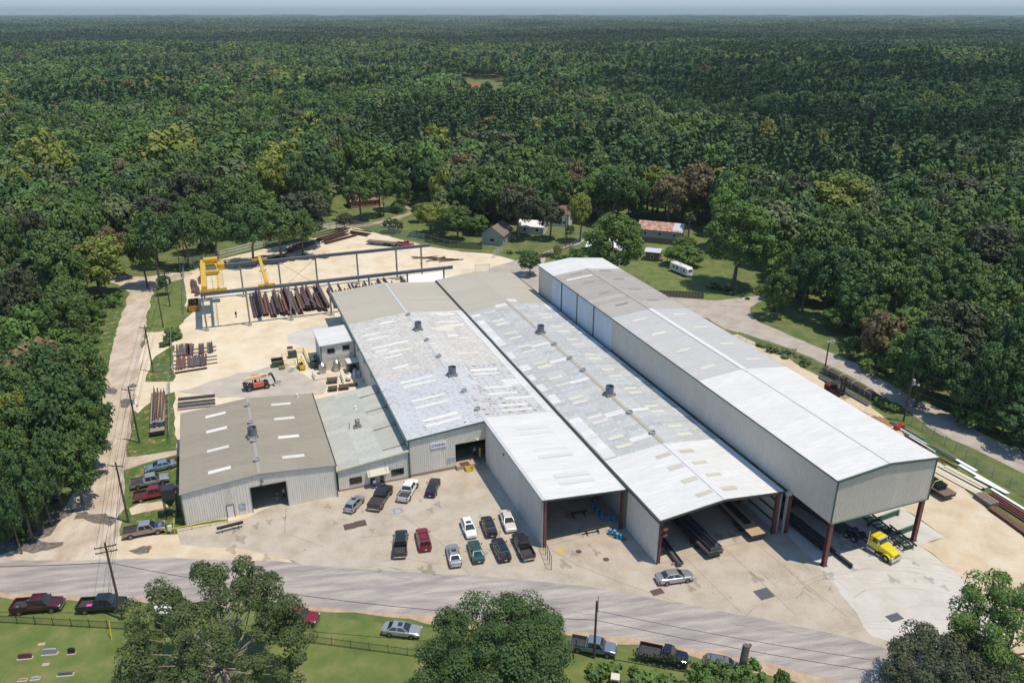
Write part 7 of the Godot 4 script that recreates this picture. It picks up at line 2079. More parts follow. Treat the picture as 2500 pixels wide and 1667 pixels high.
func semi_truck() -> void:
	var yel := paint("paint_yellow", 0.70, 0.58, 0.01, 0.0)
	var dark := mt("dark_steel", 0.035, 0.037, 0.042, 0.6)
	var chrome := mt("chrome", 0.55, 0.55, 0.56, 0.22, 0.9)
	var t := thing("truck_tractor", "bright yellow truck tractor standing half in the sun under the raised shed", "truck", P(45.2, -20.9, 0.03), deg_to_rad(-59.0))
	var hood := G.new()
	var rings := []
	for s in [[-2.35, 0.95, 1.85, 0.98], [-1.6, 0.92, 1.78, 0.92], [-0.8, 0.90, 1.62, 0.84], [-0.2, 0.9, 1.42, 0.76], [-0.12, 0.95, 1.3, 0.70]]:
		rings.append(body_ring(s[0], s[1], s[2], s[3], 0.22))
	hood.loft(rings)
	part(t, "hood", hood.mesh(), yel)
	var cab := G.new()
	cab.loft([body_ring(-4.0, 0.85, 2.05, 1.06, 0.1), body_ring(-2.4, 0.85, 2.05, 1.06, 0.1)])
	cab.loft([PackedVector3Array([Vector3(-4.0, 1.9, -1.03), Vector3(-2.35, 1.9, -1.03), Vector3(-2.35, 1.9, 1.03), Vector3(-4.0, 1.9, 1.03)]), PackedVector3Array([Vector3(-3.95, 2.75, -0.95), Vector3(-2.75, 2.75, -0.95), Vector3(-2.75, 2.75, 0.95), Vector3(-3.95, 2.75, 0.95)]), PackedVector3Array([Vector3(-3.8, 2.85, -0.8), Vector3(-2.95, 2.85, -0.8), Vector3(-2.95, 2.85, 0.8), Vector3(-3.8, 2.85, 0.8)])])
	var c := part(t, "cab", cab.mesh(), yel)
	part(c, "windshield", pane4(Vector3(-2.35, 1.95, 1.0), Vector3(-2.35, 1.95, -1.0), Vector3(-2.72, 2.68, -0.92), Vector3(-2.72, 2.68, 0.92), 0.06, 0.02), car_glass())
	for s in [-1.0, 1.0]:
		var q := [Vector3(-3.5, 1.95, 1.035 * s), Vector3(-2.5, 1.95, 1.035 * s), Vector3(-2.85, 2.6, 0.975 * s), Vector3(-3.5, 2.6, 0.975 * s)]
		part(c, "side_window", pane4(q[0], q[1], q[2], q[3], 0.05, 0.02) if s > 0 else pane4(q[1], q[0], q[3], q[2], 0.05, 0.02), car_glass())
		part(c, "door_handle", boxmesh(Vector3(-3.7, 1.6, 1.06 * s - 0.03), Vector3(-3.5, 1.66, 1.06 * s + 0.03)), chrome)
		part(t, "mirror", boxmesh(Vector3(-2.45, 1.9, 1.3 * s - 0.1), Vector3(-2.35, 2.5, 1.3 * s + 0.1)), chrome)
		var fd := G.new()
		for k in 8:
			var a0 := PI * k / 8.0
			var a1 := PI * (k + 1) / 8.0
			fd.quad(Vector3(-1.05 + cos(a0) * 0.72, 0.55 + sin(a0) * 0.68, 0.75 * s), Vector3(-1.05 + cos(a0) * 0.72, 0.55 + sin(a0) * 0.68, 1.2 * s), Vector3(-1.05 + cos(a1) * 0.72, 0.55 + sin(a1) * 0.68, 1.2 * s), Vector3(-1.05 + cos(a1) * 0.72, 0.55 + sin(a1) * 0.68, 0.75 * s))
		part(t, "fender", fd.mesh(), yel)
		part(t, "headlight", boxmesh(Vector3(-0.3, 0.85, 0.92 * s - 0.15), Vector3(-0.1, 1.1, 0.92 * s + 0.15)), mt("headlight"))
		var ft := G.new()
		ft.rod(Vector3(-4.1, 0.7, 1.0 * s), Vector3(-2.7, 0.7, 1.0 * s), 0.32, 0.32, 14)
		part(t, "fuel_tank", ft.mesh(), chrome)
		part(t, "step", boxmesh(Vector3(-2.6, 0.4, 0.85 * s - 0.25), Vector3(-2.0, 0.5, 0.85 * s + 0.25)), chrome)
		add_wheel(t, -1.05, s * 0.98, 0.52, 0.3, chrome)
		for x in [-6.3, -7.6]:
			add_wheel(t, x, s * 0.95, 0.52, 0.55, white_m())
		part(t, "frame_rail", boxmesh(Vector3(-8.2, 0.75, 0.42 * s - 0.06), Vector3(-0.6, 1.0, 0.42 * s + 0.06)), dark)
	var ex := G.new()
	ex.rod(Vector3(-4.15, 0.9, 0.95), Vector3(-4.15, 2.4, 0.95), 0.13, 0.13, 10)
	ex.rod(Vector3(-4.15, 2.4, 0.95), Vector3(-4.15, 3.35, 0.95), 0.07, 0.07, 8)
	part(t, "exhaust_pipe", ex.mesh(), chrome)
	part(t, "visor", boxmesh(Vector3(-2.85, 2.6, -0.95), Vector3(-2.5, 2.72, 0.95)), mt("visor_grey", 0.42, 0.42, 0.42, 0.4))
	for z in [-0.6, -0.2, 0.2, 0.6]:
		part(t, "roof_lamp", boxmesh(Vector3(-3.2, 2.85, z - 0.06), Vector3(-3.05, 2.92, z + 0.06)), mt("lamp_amber", 0.7, 0.4, 0.05, 0.4))
	part(t, "grille", boxmesh(Vector3(-0.2, 0.95, -0.5), Vector3(-0.08, 1.32, 0.5)), mt("truck_grille", 0.12, 0.10, 0.07, 0.4))
	part(t, "bumper", boxmesh(Vector3(-0.25, 0.4, -1.15), Vector3(0.05, 0.75, 1.15)), mt("bumper_grey", 0.48, 0.47, 0.42, 0.4))
	part(t, "fifth_wheel", boxmesh(Vector3(-7.4, 1.05, -0.5), Vector3(-6.4, 1.2, 0.5)), dark)
	var fb := flatbed(P(42.6, 2.0, 0.03), deg_to_rad(-59.0 + 180.0 - 2.0), 14.0, mt("deck_dark", 0.06, 0.055, 0.055, 0.8), "dark flatbed hitched behind the yellow tractor in the shed shade", false)
	fb.position = P(42.9, -13.4, 0.03) + Basis(Vector3.UP, fb.rotation.y) * Vector3(14.0, 0.05, 0)

func telehandler() -> void:
	var cream := mt("boom_cream", 0.66, 0.58, 0.36, 0.45)
	var orange := mt("handler_orange", 0.62, 0.13, 0.07, 0.45)
	var dark := mt("dark_steel", 0.035, 0.037, 0.042, 0.6)
	var t := thing("telehandler", "cream and orange telehandler with raised forks in the yard", "telehandler", P(-34.9, 70.1), deg_to_rad(25.0))
	part(t, "chassis", boxmesh(Vector3(-2.4, 0.7, -0.7), Vector3(2.2, 1.2, 0.7)), dark)
	part(t, "engine_cover", boxmesh(Vector3(-0.9, 0.7, 0.5), Vector3(1.2, 1.6, 1.15)), orange)
	part(t, "counterweight", boxmesh(Vector3(-2.8, 0.75, -0.9), Vector3(-2.1, 1.5, 0.9)), dark)
	var bm := G.new()
	bm.bar(Vector3(-2.6, 2.35, 0.15), Vector3(2.4, 2.75, 0.15), 0.55, 0.6)
	var b := part(t, "boom", bm.mesh(), cream)
	var b2 := G.new()
	b2.bar(Vector3(2.4, 2.75, 0.15), Vector3(3.1, 2.8, 0.15), 0.4, 0.45)
	part(b, "boom_tip", b2.mesh(), mt("boom_dark", 0.12, 0.10, 0.08, 0.5))
	lettering(b, "JLG", Vector3(1.05, 2.48, 0.44), 0.34, Color(0.02, 0.02, 0.02), 0.95)
	var arm := G.new()
	arm.bar(Vector3(3.0, 2.8, 0.15), Vector3(3.5, 1.3, 0.15), 0.35, 0.4)
	part(t, "fork_head", arm.mesh(), dark)
	part(t, "carriage", boxmesh(Vector3(3.4, 0.7, -0.6), Vector3(3.55, 1.7, 0.9)), dark)
	for z in [-0.25, 0.55]:
		part(t, "fork", boxmesh(Vector3(3.5, 0.68, z - 0.07), Vector3(4.8, 0.75, z + 0.07)), dark)
	var cab := G.new()
	for q in [[-0.8, -1.1], [0.6, -1.1], [-0.8, -0.2], [0.6, -0.2]]:
		cab.box(Vector3(q[0] - 0.05, 1.2, q[1] - 0.05), Vector3(q[0] + 0.05, 2.6, q[1] + 0.05))
	cab.box(Vector3(-0.9, 2.6, -1.2), Vector3(0.7, 2.68, -0.15))
	part(t, "cab", cab.mesh(), orange)
	part(t, "seat", boxmesh(Vector3(-0.5, 1.2, -0.9), Vector3(0.0, 1.8, -0.4)), dark)
	var ry := G.new()
	ry.rod(Vector3(-2.2, 1.2, 0.5), Vector3(-1.2, 2.3, 0.4), 0.07, 0.07, 8)
	part(t, "lift_ram", ry.mesh(), cream)
	for q in [[-1.75, -1.0], [-1.75, 1.0], [1.75, -1.0], [1.75, 1.0]]:
		add_wheel(t, q[0], q[1], 0.62, 0.42, mt("rim_grey", 0.32, 0.31, 0.28, 0.5))

func forklift() -> void:
	var red := mt("forklift_red", 0.12, 0.018, 0.022, 0.5)
	var dark := mt("dark_steel", 0.035, 0.037, 0.042, 0.6)
	var t := thing("forklift", "large dark red forklift behind the eave of the tall shed", "forklift", P(75.3, 25.6), deg_to_rad(-58.0))
	part(t, "counterweight", boxmesh(Vector3(-2.2, 0.6, -0.9), Vector3(-0.8, 1.6, 0.9)), red)
	part(t, "body", boxmesh(Vector3(-0.8, 0.6, -0.9), Vector3(1.2, 1.2, 0.9)), red)
	for q in [[-0.7, -0.75], [-0.7, 0.75], [0.7, -0.75], [0.7, 0.75]]:
		part(t, "cab_post", boxmesh(Vector3(q[0] - 0.05, 1.2, q[1] - 0.05), Vector3(q[0] + 0.05, 2.6, q[1] + 0.05)), dark)
	part(t, "overhead_guard", boxmesh(Vector3(-0.8, 2.6, -0.85), Vector3(0.8, 2.68, 0.85)), dark)
	part(t, "seat", boxmesh(Vector3(-0.5, 1.2, -0.3), Vector3(0.0, 1.8, 0.3)), dark)
	for z in [-0.6, 0.6]:
		part(t, "mast", boxmesh(Vector3(1.3, 0.2, z - 0.12), Vector3(1.6, 4.2, z + 0.12)), dark)
		part(t, "fork", boxmesh(Vector3(1.6, 0.3, z - 0.1), Vector3(3.0, 0.4, z + 0.1)), mt("cover_rust", 0.10, 0.065, 0.055, 0.7))
	for h in [0.8, 2.0, 3.2, 4.1]:
		part(t, "mast_tie", boxmesh(Vector3(1.35, h, -0.6), Vector3(1.55, h + 0.14, 0.6)), dark)
	for q in [[-1.4, -0.85], [-1.4, 0.85], [1.0, -0.9], [1.0, 0.9]]:
		add_wheel(t, q[0], q[1], 0.55, 0.4, mt("dark_rim", 0.05, 0.05, 0.05, 0.5))

# ---------- poles, wires, fences, graves ----------
func pole(x: float, z: float, h: float, yaw: float, arms: int, label: String, gear := "") -> Node3D:
	var wood := textured("pole_wood", noise_tex(50, 0.04, [[0.0, 0.05, 0.035, 0.025], [0.6, 0.11, 0.08, 0.06], [1.0, 0.17, 0.135, 0.105]], 5, 256), Vector3(0.8, 0.1, 0.8), false, 0.9)
	var t := thing("utility_pole", label, "utility pole", Vector3(x, 0, z), yaw)
	var g := G.new()
	g.rod(Vector3(0, -0.3, 0), Vector3(0, h, 0), 0.17, 0.12, 9)
	part(t, "shaft", g.mesh(), wood)
	for k in arms:
		var y := h - 0.5 - 0.75 * k
		part(t, "crossarm", boxmesh(Vector3(-1.25, y - 0.06, 0.12), Vector3(1.25, y + 0.06, 0.22)), wood)
		for s in [-1.0, 1.0]:
			var br := G.new()
			br.rod(Vector3(s * 0.7, y - 0.05, 0.17), Vector3(0, y - 0.7, 0.12), 0.025, 0.025, 4)
			part(t, "arm_brace", br.mesh(), wood)
		for px in [-1.15, -0.5, 0.5, 1.15]:
			var ins := G.new()
			ins.lathe([Vector2(0.05, y + 0.06), Vector2(0.07, y + 0.16), Vector2(0.03, y + 0.22), Vector2(0.0, y + 0.22)], 7, Vector3(px, 0, 0.17))
			part(t, "insulator", ins.mesh(), mt("insulator", 0.22, 0.22, 0.23, 0.3))
	if "can" in gear:
		var c := G.new()
		c.lathe([Vector2(0.0, h - 3.2), Vector2(0.26, h - 3.2), Vector2(0.28, h - 2.2), Vector2(0.2, h - 2.1), Vector2(0.0, h - 2.1)], 12, Vector3(0.42, 0, 0.1))
		part(t, "transformer", c.mesh(), mt("transformer", 0.45, 0.47, 0.49, 0.5))
	if "lamp" in gear:
		var l := G.new()
		l.rod(Vector3(0, h - 3.6, 0), Vector3(0.8, h - 3.1, 0.3), 0.04, 0.04, 6)
		l.rod(Vector3(0.8, h - 3.1, 0.3), Vector3(1.3, h - 3.2, 0.5), 0.04, 0.04, 6)
		var la := part(t, "lamp_arm", l.mesh(), mt("lamp_metal", 0.5, 0.5, 0.5, 0.4))
		part(la, "lamp_head", boxmesh(Vector3(1.2, h - 3.45, 0.4), Vector3(1.55, h - 3.15, 0.65)), mt("lamp_metal"))
	if "flood" in gear:
		for s in [-0.7, 0.0, 0.7]:
			part(t, "floodlight", boxmesh(Vector3(s - 0.22, h - 0.35, 0.2), Vector3(s + 0.22, h - 0.05, 0.5)), mt("lamp_metal", 0.5, 0.5, 0.5, 0.4))
	return t

func wire(p: Vector3, q: Vector3, sag: float, label: String, rad := 0.022) -> void:
	var g := G.new()
	var n := 10
	var o := p
	var prev := Vector3.ZERO
	for k in n:
		var f := float(k + 1) / n
		var e := p.lerp(q, f) - Vector3(0, sag * 4.0 * f * (1.0 - f), 0) - o
		g.rod(prev, e, rad, rad, 4, false)
		prev = e
	solo("power_line", g.mesh(), mt("cable", 0.03, 0.03, 0.03, 0.6), label, "cable", o, 0.0, "overhead lines")

func link_fence(called: String, label: String, pts: Array, h: float, tint: Material, spacing := 3.0, post_m: Material = null) -> void:
	# chain link fence along world (x, z) points
	var o := Vector3(pts[0][0], 0, pts[0][1])
	var t := thing(called, label, "fence", o)
	var pm := post_m if post_m else mt("fence_post", 0.24, 0.26, 0.25, 0.5)
	for i in pts.size() - 1:
		var p := Vector3(pts[i][0], 0, pts[i][1]) - o
		var q := Vector3(pts[i + 1][0], 0, pts[i + 1][1]) - o
		var g := G.new()
		g.quad(p, q, q + Vector3(0, h, 0), p + Vector3(0, h, 0))
		part(t, "wire_mesh", g.mesh(), tint)
		var rl := G.new()
		rl.rod(p + Vector3(0, h, 0), q + Vector3(0, h, 0), 0.035, 0.035, 5)
		part(t, "top_rail", rl.mesh(), pm)
		var n := maxi(1, roundi(p.distance_to(q) / spacing))
		for k in n + (1 if i == pts.size() - 2 else 0):
			var s := p.lerp(q, float(k) / n)
			var ps := G.new()
			ps.rod(s, s + Vector3(0, h + 0.12, 0), 0.045, 0.045, 6)
			part(t, "post", ps.mesh(), pm)

func see_through(key: String, r: float, g: float, b: float, alpha: float) -> StandardMaterial3D:
	var m := mt(key, r, g, b, 0.8)
	m.transparency = BaseMaterial3D.TRANSPARENCY_ALPHA
	var c := m.albedo_color
	c.a = alpha
	m.albedo_color = c
	m.cull_mode = BaseMaterial3D.CULL_DISABLED
	return m

func poles_and_fences() -> void:
	pole(-50.0, -80.8, 11.9, 0.35, 2, "tall pole with double crossarms on the cemetery verge")
	pole(-58.6, -101.8, 10.6, -0.12, 1, "brown pole beside the tan pickup at the junction")
	pole(-67.5, -126.2, 11.2, -0.12, 1, "pole with a grey transformer beside the truss trailer", "can lamp")
	pole(-77.7, -156.7, 10.9, -0.12, 1, "pole standing in the small fenced grass island")
	pole(-86.3, -183.3, 10.7, 0.1, 0, "plain pole on the grass near the scrap skip")
	pole(-90.6, -198.4, 9.6, 0.1, 1, "pole with a small transformer near the side road bend", "can")
	pole(-97.5, -224.2, 9.8, 0.8, 1, "far pole of the pair at the yard corner")
	pole(-100.0, -234.5, 7.8, 0.8, 1, "shorter pole of the pair at the yard corner")
	pole(9.9, -74.2, 8.6, 1.45, 1, "pole at the slate blue pickup beside the road")
	pole(68.3, -158.2, 6.9, 0.4, 0, "short floodlight pole beside the gravel lane", "flood")
	pole(74.6, -134.3, 10.9, 0.4, 0, "pole with transformer and street lamp beside the gravel lane", "can lamp")
	pole(84.9, -171.4, 6.5, 0.4, 0, "plain pole among the trees across the gravel lane")
	pole(-48.9, -298.8, 7.5, 0.3, 1, "pole by the brown back road", "can")
	pole(17.7, -257.5, 9.7, 0.3, 0, "nearer of the slim poles by the grey house drive")
	pole(18.9, -267.2, 8.6, 0.3, 1, "farther slim pole by the white house")
	var line := [[-50.0, 11.4, -80.8], [-58.6, 10.2, -101.8], [-67.5, 10.8, -126.2], [-77.7, 10.5, -156.7], [-86.3, 10.3, -183.3], [-90.6, 9.2, -198.4], [-97.5, 9.4, -224.2]]
	for i in line.size() - 1:
		var p := Vector3(line[i][0], line[i][1], line[i][2])
		var q := Vector3(line[i + 1][0], line[i + 1][1], line[i + 1][2])
		for s in [-1.1, 0.0, 1.1]:
			wire(p + Vector3(s, 0.1, 0.1), q + Vector3(s, 0.1, 0.1), 0.5, "thin overhead line along the side road, span %d from the road junction" % [i + 1])
		wire(p - Vector3(0, 2.6, 0), q - Vector3(0, 2.6, 0), 0.6, "lower telephone cable along the side road, span %d from the junction" % [i + 1], 0.03)
	wire(Vector3(-50, 8.9, -80.8), Vector3(-110, 9.0, -82.0), 1.2, "dark cable running off along the road past the white car", 0.05)
	wire(Vector3(-50, 8.9, -80.8), Vector3(9.9, 5.8, -74.2), 1.6, "dark cable crossing before the big oak to the near pole", 0.045)
	wire(Vector3(9.9, 7.2, -74.2), Vector3(60, 8.0, -62.0), 1.0, "cable running on from the near pole over the navy pickup", 0.035)
	wire(Vector3(9.9, 5.8, -74.2), Vector3(60, 6.4, -62.0), 1.0, "lower cable over the vine draped pickup", 0.04)
	for h in [10.6, 8.6, 6.6]:
		wire(Vector3(74.6, h, -134.3), Vector3(122.0, h + 0.4, -86.0), 1.2, "overhead line running down the gravel lane at %d metres" % int(h))
	wire(Vector3(74.6, 8.6, -134.3), Vector3(84.9, 6.3, -171.4), 0.8, "overhead line between the two lane poles")
	wire(Vector3(-97.5, 9.3, -224.2), Vector3(-30.0, 9.0, -290.0), 1.5, "overhead line past the far fence of the yard", 0.03)
	wire(Vector3(-48.9, 7.2, -298.8), Vector3(18.9, 8.2, -267.2), 1.6, "overhead line behind the yard to the slim poles", 0.03)
	# guy wire with its yellow guard
	var t := thing("guy_wire", "guy wire with a yellow guard anchoring the double arm pole", "guy wire", Vector3(-50.0, 0, -78.2))
	var g := G.new()
	g.rod(Vector3(0.2, 0.0, 0.9), Vector3(0.05, 2.4, 0.3), 0.06, 0.06, 6)
	part(t, "yellow_guard", g.mesh(), mt("guard_yellow", 0.7, 0.55, 0.03, 0.5))
	g = G.new()
	g.rod(Vector3(0.05, 2.4, 0.3), Vector3(0.0, 9.6, -2.5), 0.015, 0.015, 4)
	part(t, "cable", g.mesh(), mt("cable"))
	# chain link and yard fences
	var mesh := see_through("chain_link", 0.30, 0.36, 0.34, 0.20)
	var gmesh := see_through("green_link", 0.33, 0.42, 0.38, 0.34)
	var w := func(a: float, b: float) -> Array:
		var p := P(a, b)
		return [p.x, p.z]
	link_fence("chain_link_fence", "chain link fence with barbed top beside the flat steel packs", [w.call(-52.1, 107.0), w.call(-51.2, 82.0)], 2.6, gmesh)
	link_fence("chain_link_fence", "chain link fence between the truss trailer and the gabled shed", [w.call(-52.0, 78.5), w.call(-51.4, 51.6)], 2.6, gmesh)
	link_fence("chain_link_fence", "low rail gate folded across the grass island", [w.call(-55.5, 86.1), w.call(-51.5, 86.3)], 1.5, mesh)
	link_fence("chain_link_fence", "second low gate leaf by the yellow bollards", [w.call(-55.0, 81.7), w.call(-51.5, 81.9)], 1.3, mesh)
	link_fence("chain_link_fence", "wire fence along the sandy strip and the gravel lane", [w.call(74.5, 57.5), w.call(75.9, 53.0), w.call(77.1, 46.8), w.call(78.6, 42.0), w.call(79.3, 36.0), w.call(79.0, 20.0)], 1.9, mesh)
	link_fence("chain_link_fence", "wire fence in the weeds by the white roof sheets", [w.call(79.4, 10.0), w.call(79.0, 1.9), w.call(77.6, -5.8), w.call(77.7, -12.2), w.call(77.0, -24.0)], 1.9, mesh)
	link_fence("chain_link_fence", "open pale gate leaf at the back entrance of the yard", [[-11.1, -228.6], [-6.7, -228.8]], 2.4, see_through("pale_link", 0.6, 0.62, 0.6, 0.3))
	link_fence("chain_link_fence", "pale gate leaf by the grey house", [[-6.0, -243.3], [-2.8, -251.2]], 2.4, mats["pale_link"])
	link_fence("chain_link_fence", "side fence of the sandy yard beside the scrap skip", [w.call(-49.4, 122.0), w.call(-49.6, 140.0), w.call(-49.4, 164.0)], 2.2, gmesh)
	link_fence("chain_link_fence", "green grey fence closing the far corner of the yard", [w.call(6.8, 199.0), w.call(17.0, 183.0), w.call(27.0, 168.5)], 2.6, gmesh)
	link_fence("chain_link_fence", "dark screened fence behind the heap by the far gate", [w.call(27.0, 168.5), w.call(33.0, 158.0), w.call(42.0, 152.0)], 2.4, see_through("dark_link", 0.03, 0.05, 0.04, 0.75))
	t = thing("rail_fence", "pale double railed fence running up the long side of the yard", "fence", P(-49.4, 164.0))
	var p0 := P(-49.4, 164.0)
	var p1 := P(6.8, 199.0)
	for h in [1.0, 1.9, 2.7]:
		g = G.new()
		g.bar(Vector3(0, h, 0), p1 - p0 + Vector3(0, h, 0), 0.12, 0.38 if h > 1.2 else 0.22)
		part(t, "rail", g.mesh(), mt("pale_rail", 0.46, 0.52, 0.48, 0.6))
	for k in 23:
		var s := (p1 - p0) * (k / 22.0)
		part(t, "post", boxmesh(s + Vector3(-0.07, 0, -0.07), s + Vector3(0.07, 2.9, 0.07)), mt("fence_post"))
	# mesh gate leaning out by the bay
	link_fence("mesh_gate", "open steel mesh gate leaning out from the corner of the bay", [[4.6, -95.0], [5.5, -90.6]], 2.3, see_through("gate_mesh", 0.16, 0.11, 0.09, 0.14), 1.0, mt("gate_steel", 0.12, 0.07, 0.055, 0.7))
	# iron picket fence of the cemetery
	var iron := mt("black_iron", 0.02, 0.03, 0.028, 0.5)
	var runs := [[-75.0, -80.9, -48.0, -78.9], [-48.0, -78.9, -24.5, -76.6], [-24.5, -76.6, -9.5, -74.0]]
	var picks := 0
	for q in runs:
		t = thing("picket_fence", ["black iron picket fence behind the maroon pickup", "black iron picket fence passing under the big oak", "black iron picket fence below the lone silver sedan"][runs.find(q)], "fence", Vector3(q[0], 0, q[1]))
		var d := Vector3(q[2] - q[0], 0, q[3] - q[1])
		var n := int(d.length() / 0.16)
		var pk := boxmesh(Vector3(-0.012, 0.08, -0.012), Vector3(0.012, 1.25, 0.012))
		for k in n:
			part(t, "picket", pk, iron, Transform3D(Basis(), d * (float(k) / n)))
		for h in [0.2, 1.1]:
			g = G.new()
			g.bar(Vector3(0, h, 0), d + Vector3(0, h, 0), 0.03, 0.04)
			part(t, "rail", g.mesh(), iron)
		for k in int(d.length() / 2.4) + 1:
			part(t, "post", boxmesh(Vector3(-0.035, 0, -0.035), Vector3(0.035, 1.4, 0.035)), iron, Transform3D(Basis(), d.normalized() * 2.4 * k))
	t = thing("gate_pillar", "brick gate pillar with a pale stone cap below the slate pickup", "pillar", Vector3(11.9, 0, -69.9), -0.2)
	part(t, "shaft", boxmesh(Vector3(-0.38, 0, -0.38), Vector3(0.38, 1.3, 0.38)), mt("dark_brick", 0.12, 0.07, 0.05, 0.9))
	part(t, "cap", boxmesh(Vector3(-0.5, 1.3, -0.5), Vector3(0.5, 1.45, 0.5)), mt("cap_stone", 0.62, 0.57, 0.48, 0.8))
	link_fence("picket_fence", "low wire fence running on from the brick pillar", [[12.5, -69.8], [22.0, -67.6]], 0.9, mesh, 2.4, iron)
	# gravestones
	var stones := [[-58.7, -74.1, 1.5, 0.75, [0.12, 0.05, 0.04], "reddish brown granite headstone nearest the picket fence corner"], [-56.1, -74.8, 1.6, 0.85, [0.30, 0.31, 0.33], "wide grey granite headstone in the middle of the row"], [-53.5, -74.9, 0.8, 0.85, [0.02, 0.02, 0.025], "narrow black granite headstone at the end of the row"], [-52.5, -71.5, 1.6, 0.5, [0.12, 0.12, 0.13], "low dark slant headstone with corner vases"], [-55.7, -70.9, 0.9, 0.35, [0.34, 0.32, 0.29], "small pale flat headstone beside the pink one"], [-57.1, -70.7, 0.9, 0.3, [0.33, 0.23, 0.19], "small pinkish flat headstone"]]
	for q in stones:
		t = thing("headstone", q[5], "headstone", Vector3(q[0], 0, q[1]), 0.12)
		var hs := G.new()
		hs.prism([Vector3(-q[2] * 0.5, 0.12, 0.14), Vector3(q[2] * 0.5, 0.12, 0.14), Vector3(q[2] * 0.5, q[3] * 0.88, 0.10), Vector3(q[2] * 0.25, q[3], 0.10), Vector3(-q[2] * 0.25, q[3], 0.10), Vector3(-q[2] * 0.5, q[3] * 0.88, 0.10)], Vector3(0, 0, -0.24))
		part(t, "tablet", hs.mesh(), mt("granite%.3f%.3f" % [q[4][0], q[4][2]], q[4][0], q[4][1], q[4][2], 0.35))
		part(t, "base", boxmesh(Vector3(-q[2] * 0.6, 0, -0.25), Vector3(q[2] * 0.6, 0.13, 0.32)), mt("base_granite", 0.42, 0.36, 0.31, 0.7))
	for q in [[-58.0, -76.4, "small white flower stand on the cemetery lawn"], [-55.7, -73.1, "flat pale ledger stone in the cemetery grass"]]:
		solo("ledger_stone", boxmesh(Vector3(-0.4, 0, -0.25), Vector3(0.4, 0.08, 0.25)), mt("ledger", 0.42, 0.33, 0.25, 0.9), q[2], "grave marker", Vector3(q[0], 0.01, q[1]), 0.2)
	# stop sign at the junction
	t = thing("road_sign", "back of an octagonal road sign at the grove corner", "sign", Vector3(-73.5, 0, -101.2), 2.0)
	g = G.new()
	g.rod(Vector3(0, 0, 0), Vector3(0, 2.2, 0), 0.03, 0.03, 6)
	part(t, "post", g.mesh(), mt("sign_post", 0.4, 0.4, 0.38, 0.5))
	g = G.new()
	g.t = Transform3D(Basis(Vector3.RIGHT, PI * 0.5), Vector3(0, 2.3, 0.03))
	g.lathe([Vector2(0.0, 0.01), Vector2(0.38, 0.01), Vector2(0.38, -0.01), Vector2(0.0, -0.01)], 8)
	part(t, "plate", g.mesh(), mt("sign_back", 0.45, 0.44, 0.40, 0.5))
	# cut trunk and the vine on the navy pickup
	var tk := G.new()
	tk.rod(Vector3(0, -0.2, 0), Vector3(0.1, 3.0, -0.3), 0.55, 0.45, 11, false)
	tk.rod(Vector3(0.1, 3.0, -0.3), Vector3(0.3, 5.0, -0.6), 0.45, 0.42, 11)
	tk.rod(Vector3(0.2, 4.2, -0.4), Vector3(0.9, 4.9, -0.9), 0.22, 0.18, 8)
	solo("tree_stump", tk.mesh(), mats["bark"] if mats.has("bark") else mt("stump_bark", 0.13, 0.11, 0.09, 0.9), "tall cut grey trunk beside the grey wagon", "tree stump", Vector3(26.6, 0, -70.4))
	var L := Leaves.new()
	L.r.seed = 41
	for i in 900:
		var f := L.r.randf()
		var droop := L.r.randf()
		L.leaf(Vector3(lerpf(-4.2, 4.6, f), 1.5 - 0.3 * sin(f * 9.0) - droop * (0.7 + 0.4 * sin(f * 17.0)), lerpf(-1.2, 1.3, f) + L.r.randf_range(-0.25, 0.25)), L.unit(), 0.22, Color(1, 1, 1) * L.r.randf_range(0.6, 1.4))
	solo("fallen_vine", L.mesh(), leaf_mat("leaf_L", 0.075, 0.094, 0.045), "leafy vine hanging along the side of the navy pickup", "vine", Vector3(18.6, 0.15, -72.7))

# ---------- houses beyond the site ----------
func house(called: String, label: String, x: float, z: float, yaw: float, w: float, d: float, h: float, rh: float, wall: Material, roof: Material, wins := 3, over := 0.45) -> Node3D:
	var t := thing(called, label, "house" if called != "storage_hall" else "building", Vector3(x, terr(x, z), z), yaw)
	var g := G.new()
	var hw := w * 0.5
	var hd := d * 0.5
	g.quad(Vector3(-hw, 0, hd), Vector3(hw, 0, hd), Vector3(hw, h, hd), Vector3(-hw, h, hd))
	g.quad(Vector3(hw, 0, -hd), Vector3(-hw, 0, -hd), Vector3(-hw, h, -hd), Vector3(hw, h, -hd))
	for s in [-1.0, 1.0]:
		g.quad(Vector3(hw * s, 0, hd * s), Vector3(hw * s, 0, -hd * s), Vector3(hw * s, h, -hd * s), Vector3(hw * s, h, hd * s))
		g.tri(Vector3(hw * s, h, hd * s), Vector3(hw * s, h, -hd * s), Vector3(hw * s, h + rh, 0))
	part(t, "wall", g.mesh(), wall)
	var k := over / hd
	for s in [-1.0, 1.0]:
		var r := G.new()
		var e := Vector3(0, h - rh * k, (hd + over) * s)
		r.prism([Vector3(-hw - over, 0, 0) + e, Vector3(hw + over, 0, 0) + e, Vector3(hw + over, h + rh, 0), Vector3(-hw - over, h + rh, 0)] if s > 0 else [Vector3(hw + over, 0, 0) + e, Vector3(-hw - over, 0, 0) + e, Vector3(-hw - over, h + rh, 0), Vector3(hw + over, h + rh, 0)], Vector3(0, 0.1, 0))
		part(t, "roof", r.mesh(), roof)
	for i in wins:
		var cx := -hw + w * (i + 0.5) / wins
		var f := part(t, "window", boxmesh(Vector3(cx - 0.5, 0.9, hd - 0.02), Vector3(cx + 0.5, 2.1, hd + 0.06)), white_m())
		part(f, "pane", boxmesh(Vector3(cx - 0.42, 0.98, hd + 0.06), Vector3(cx + 0.42, 2.02, hd + 0.075)), dark_glass())
	return t

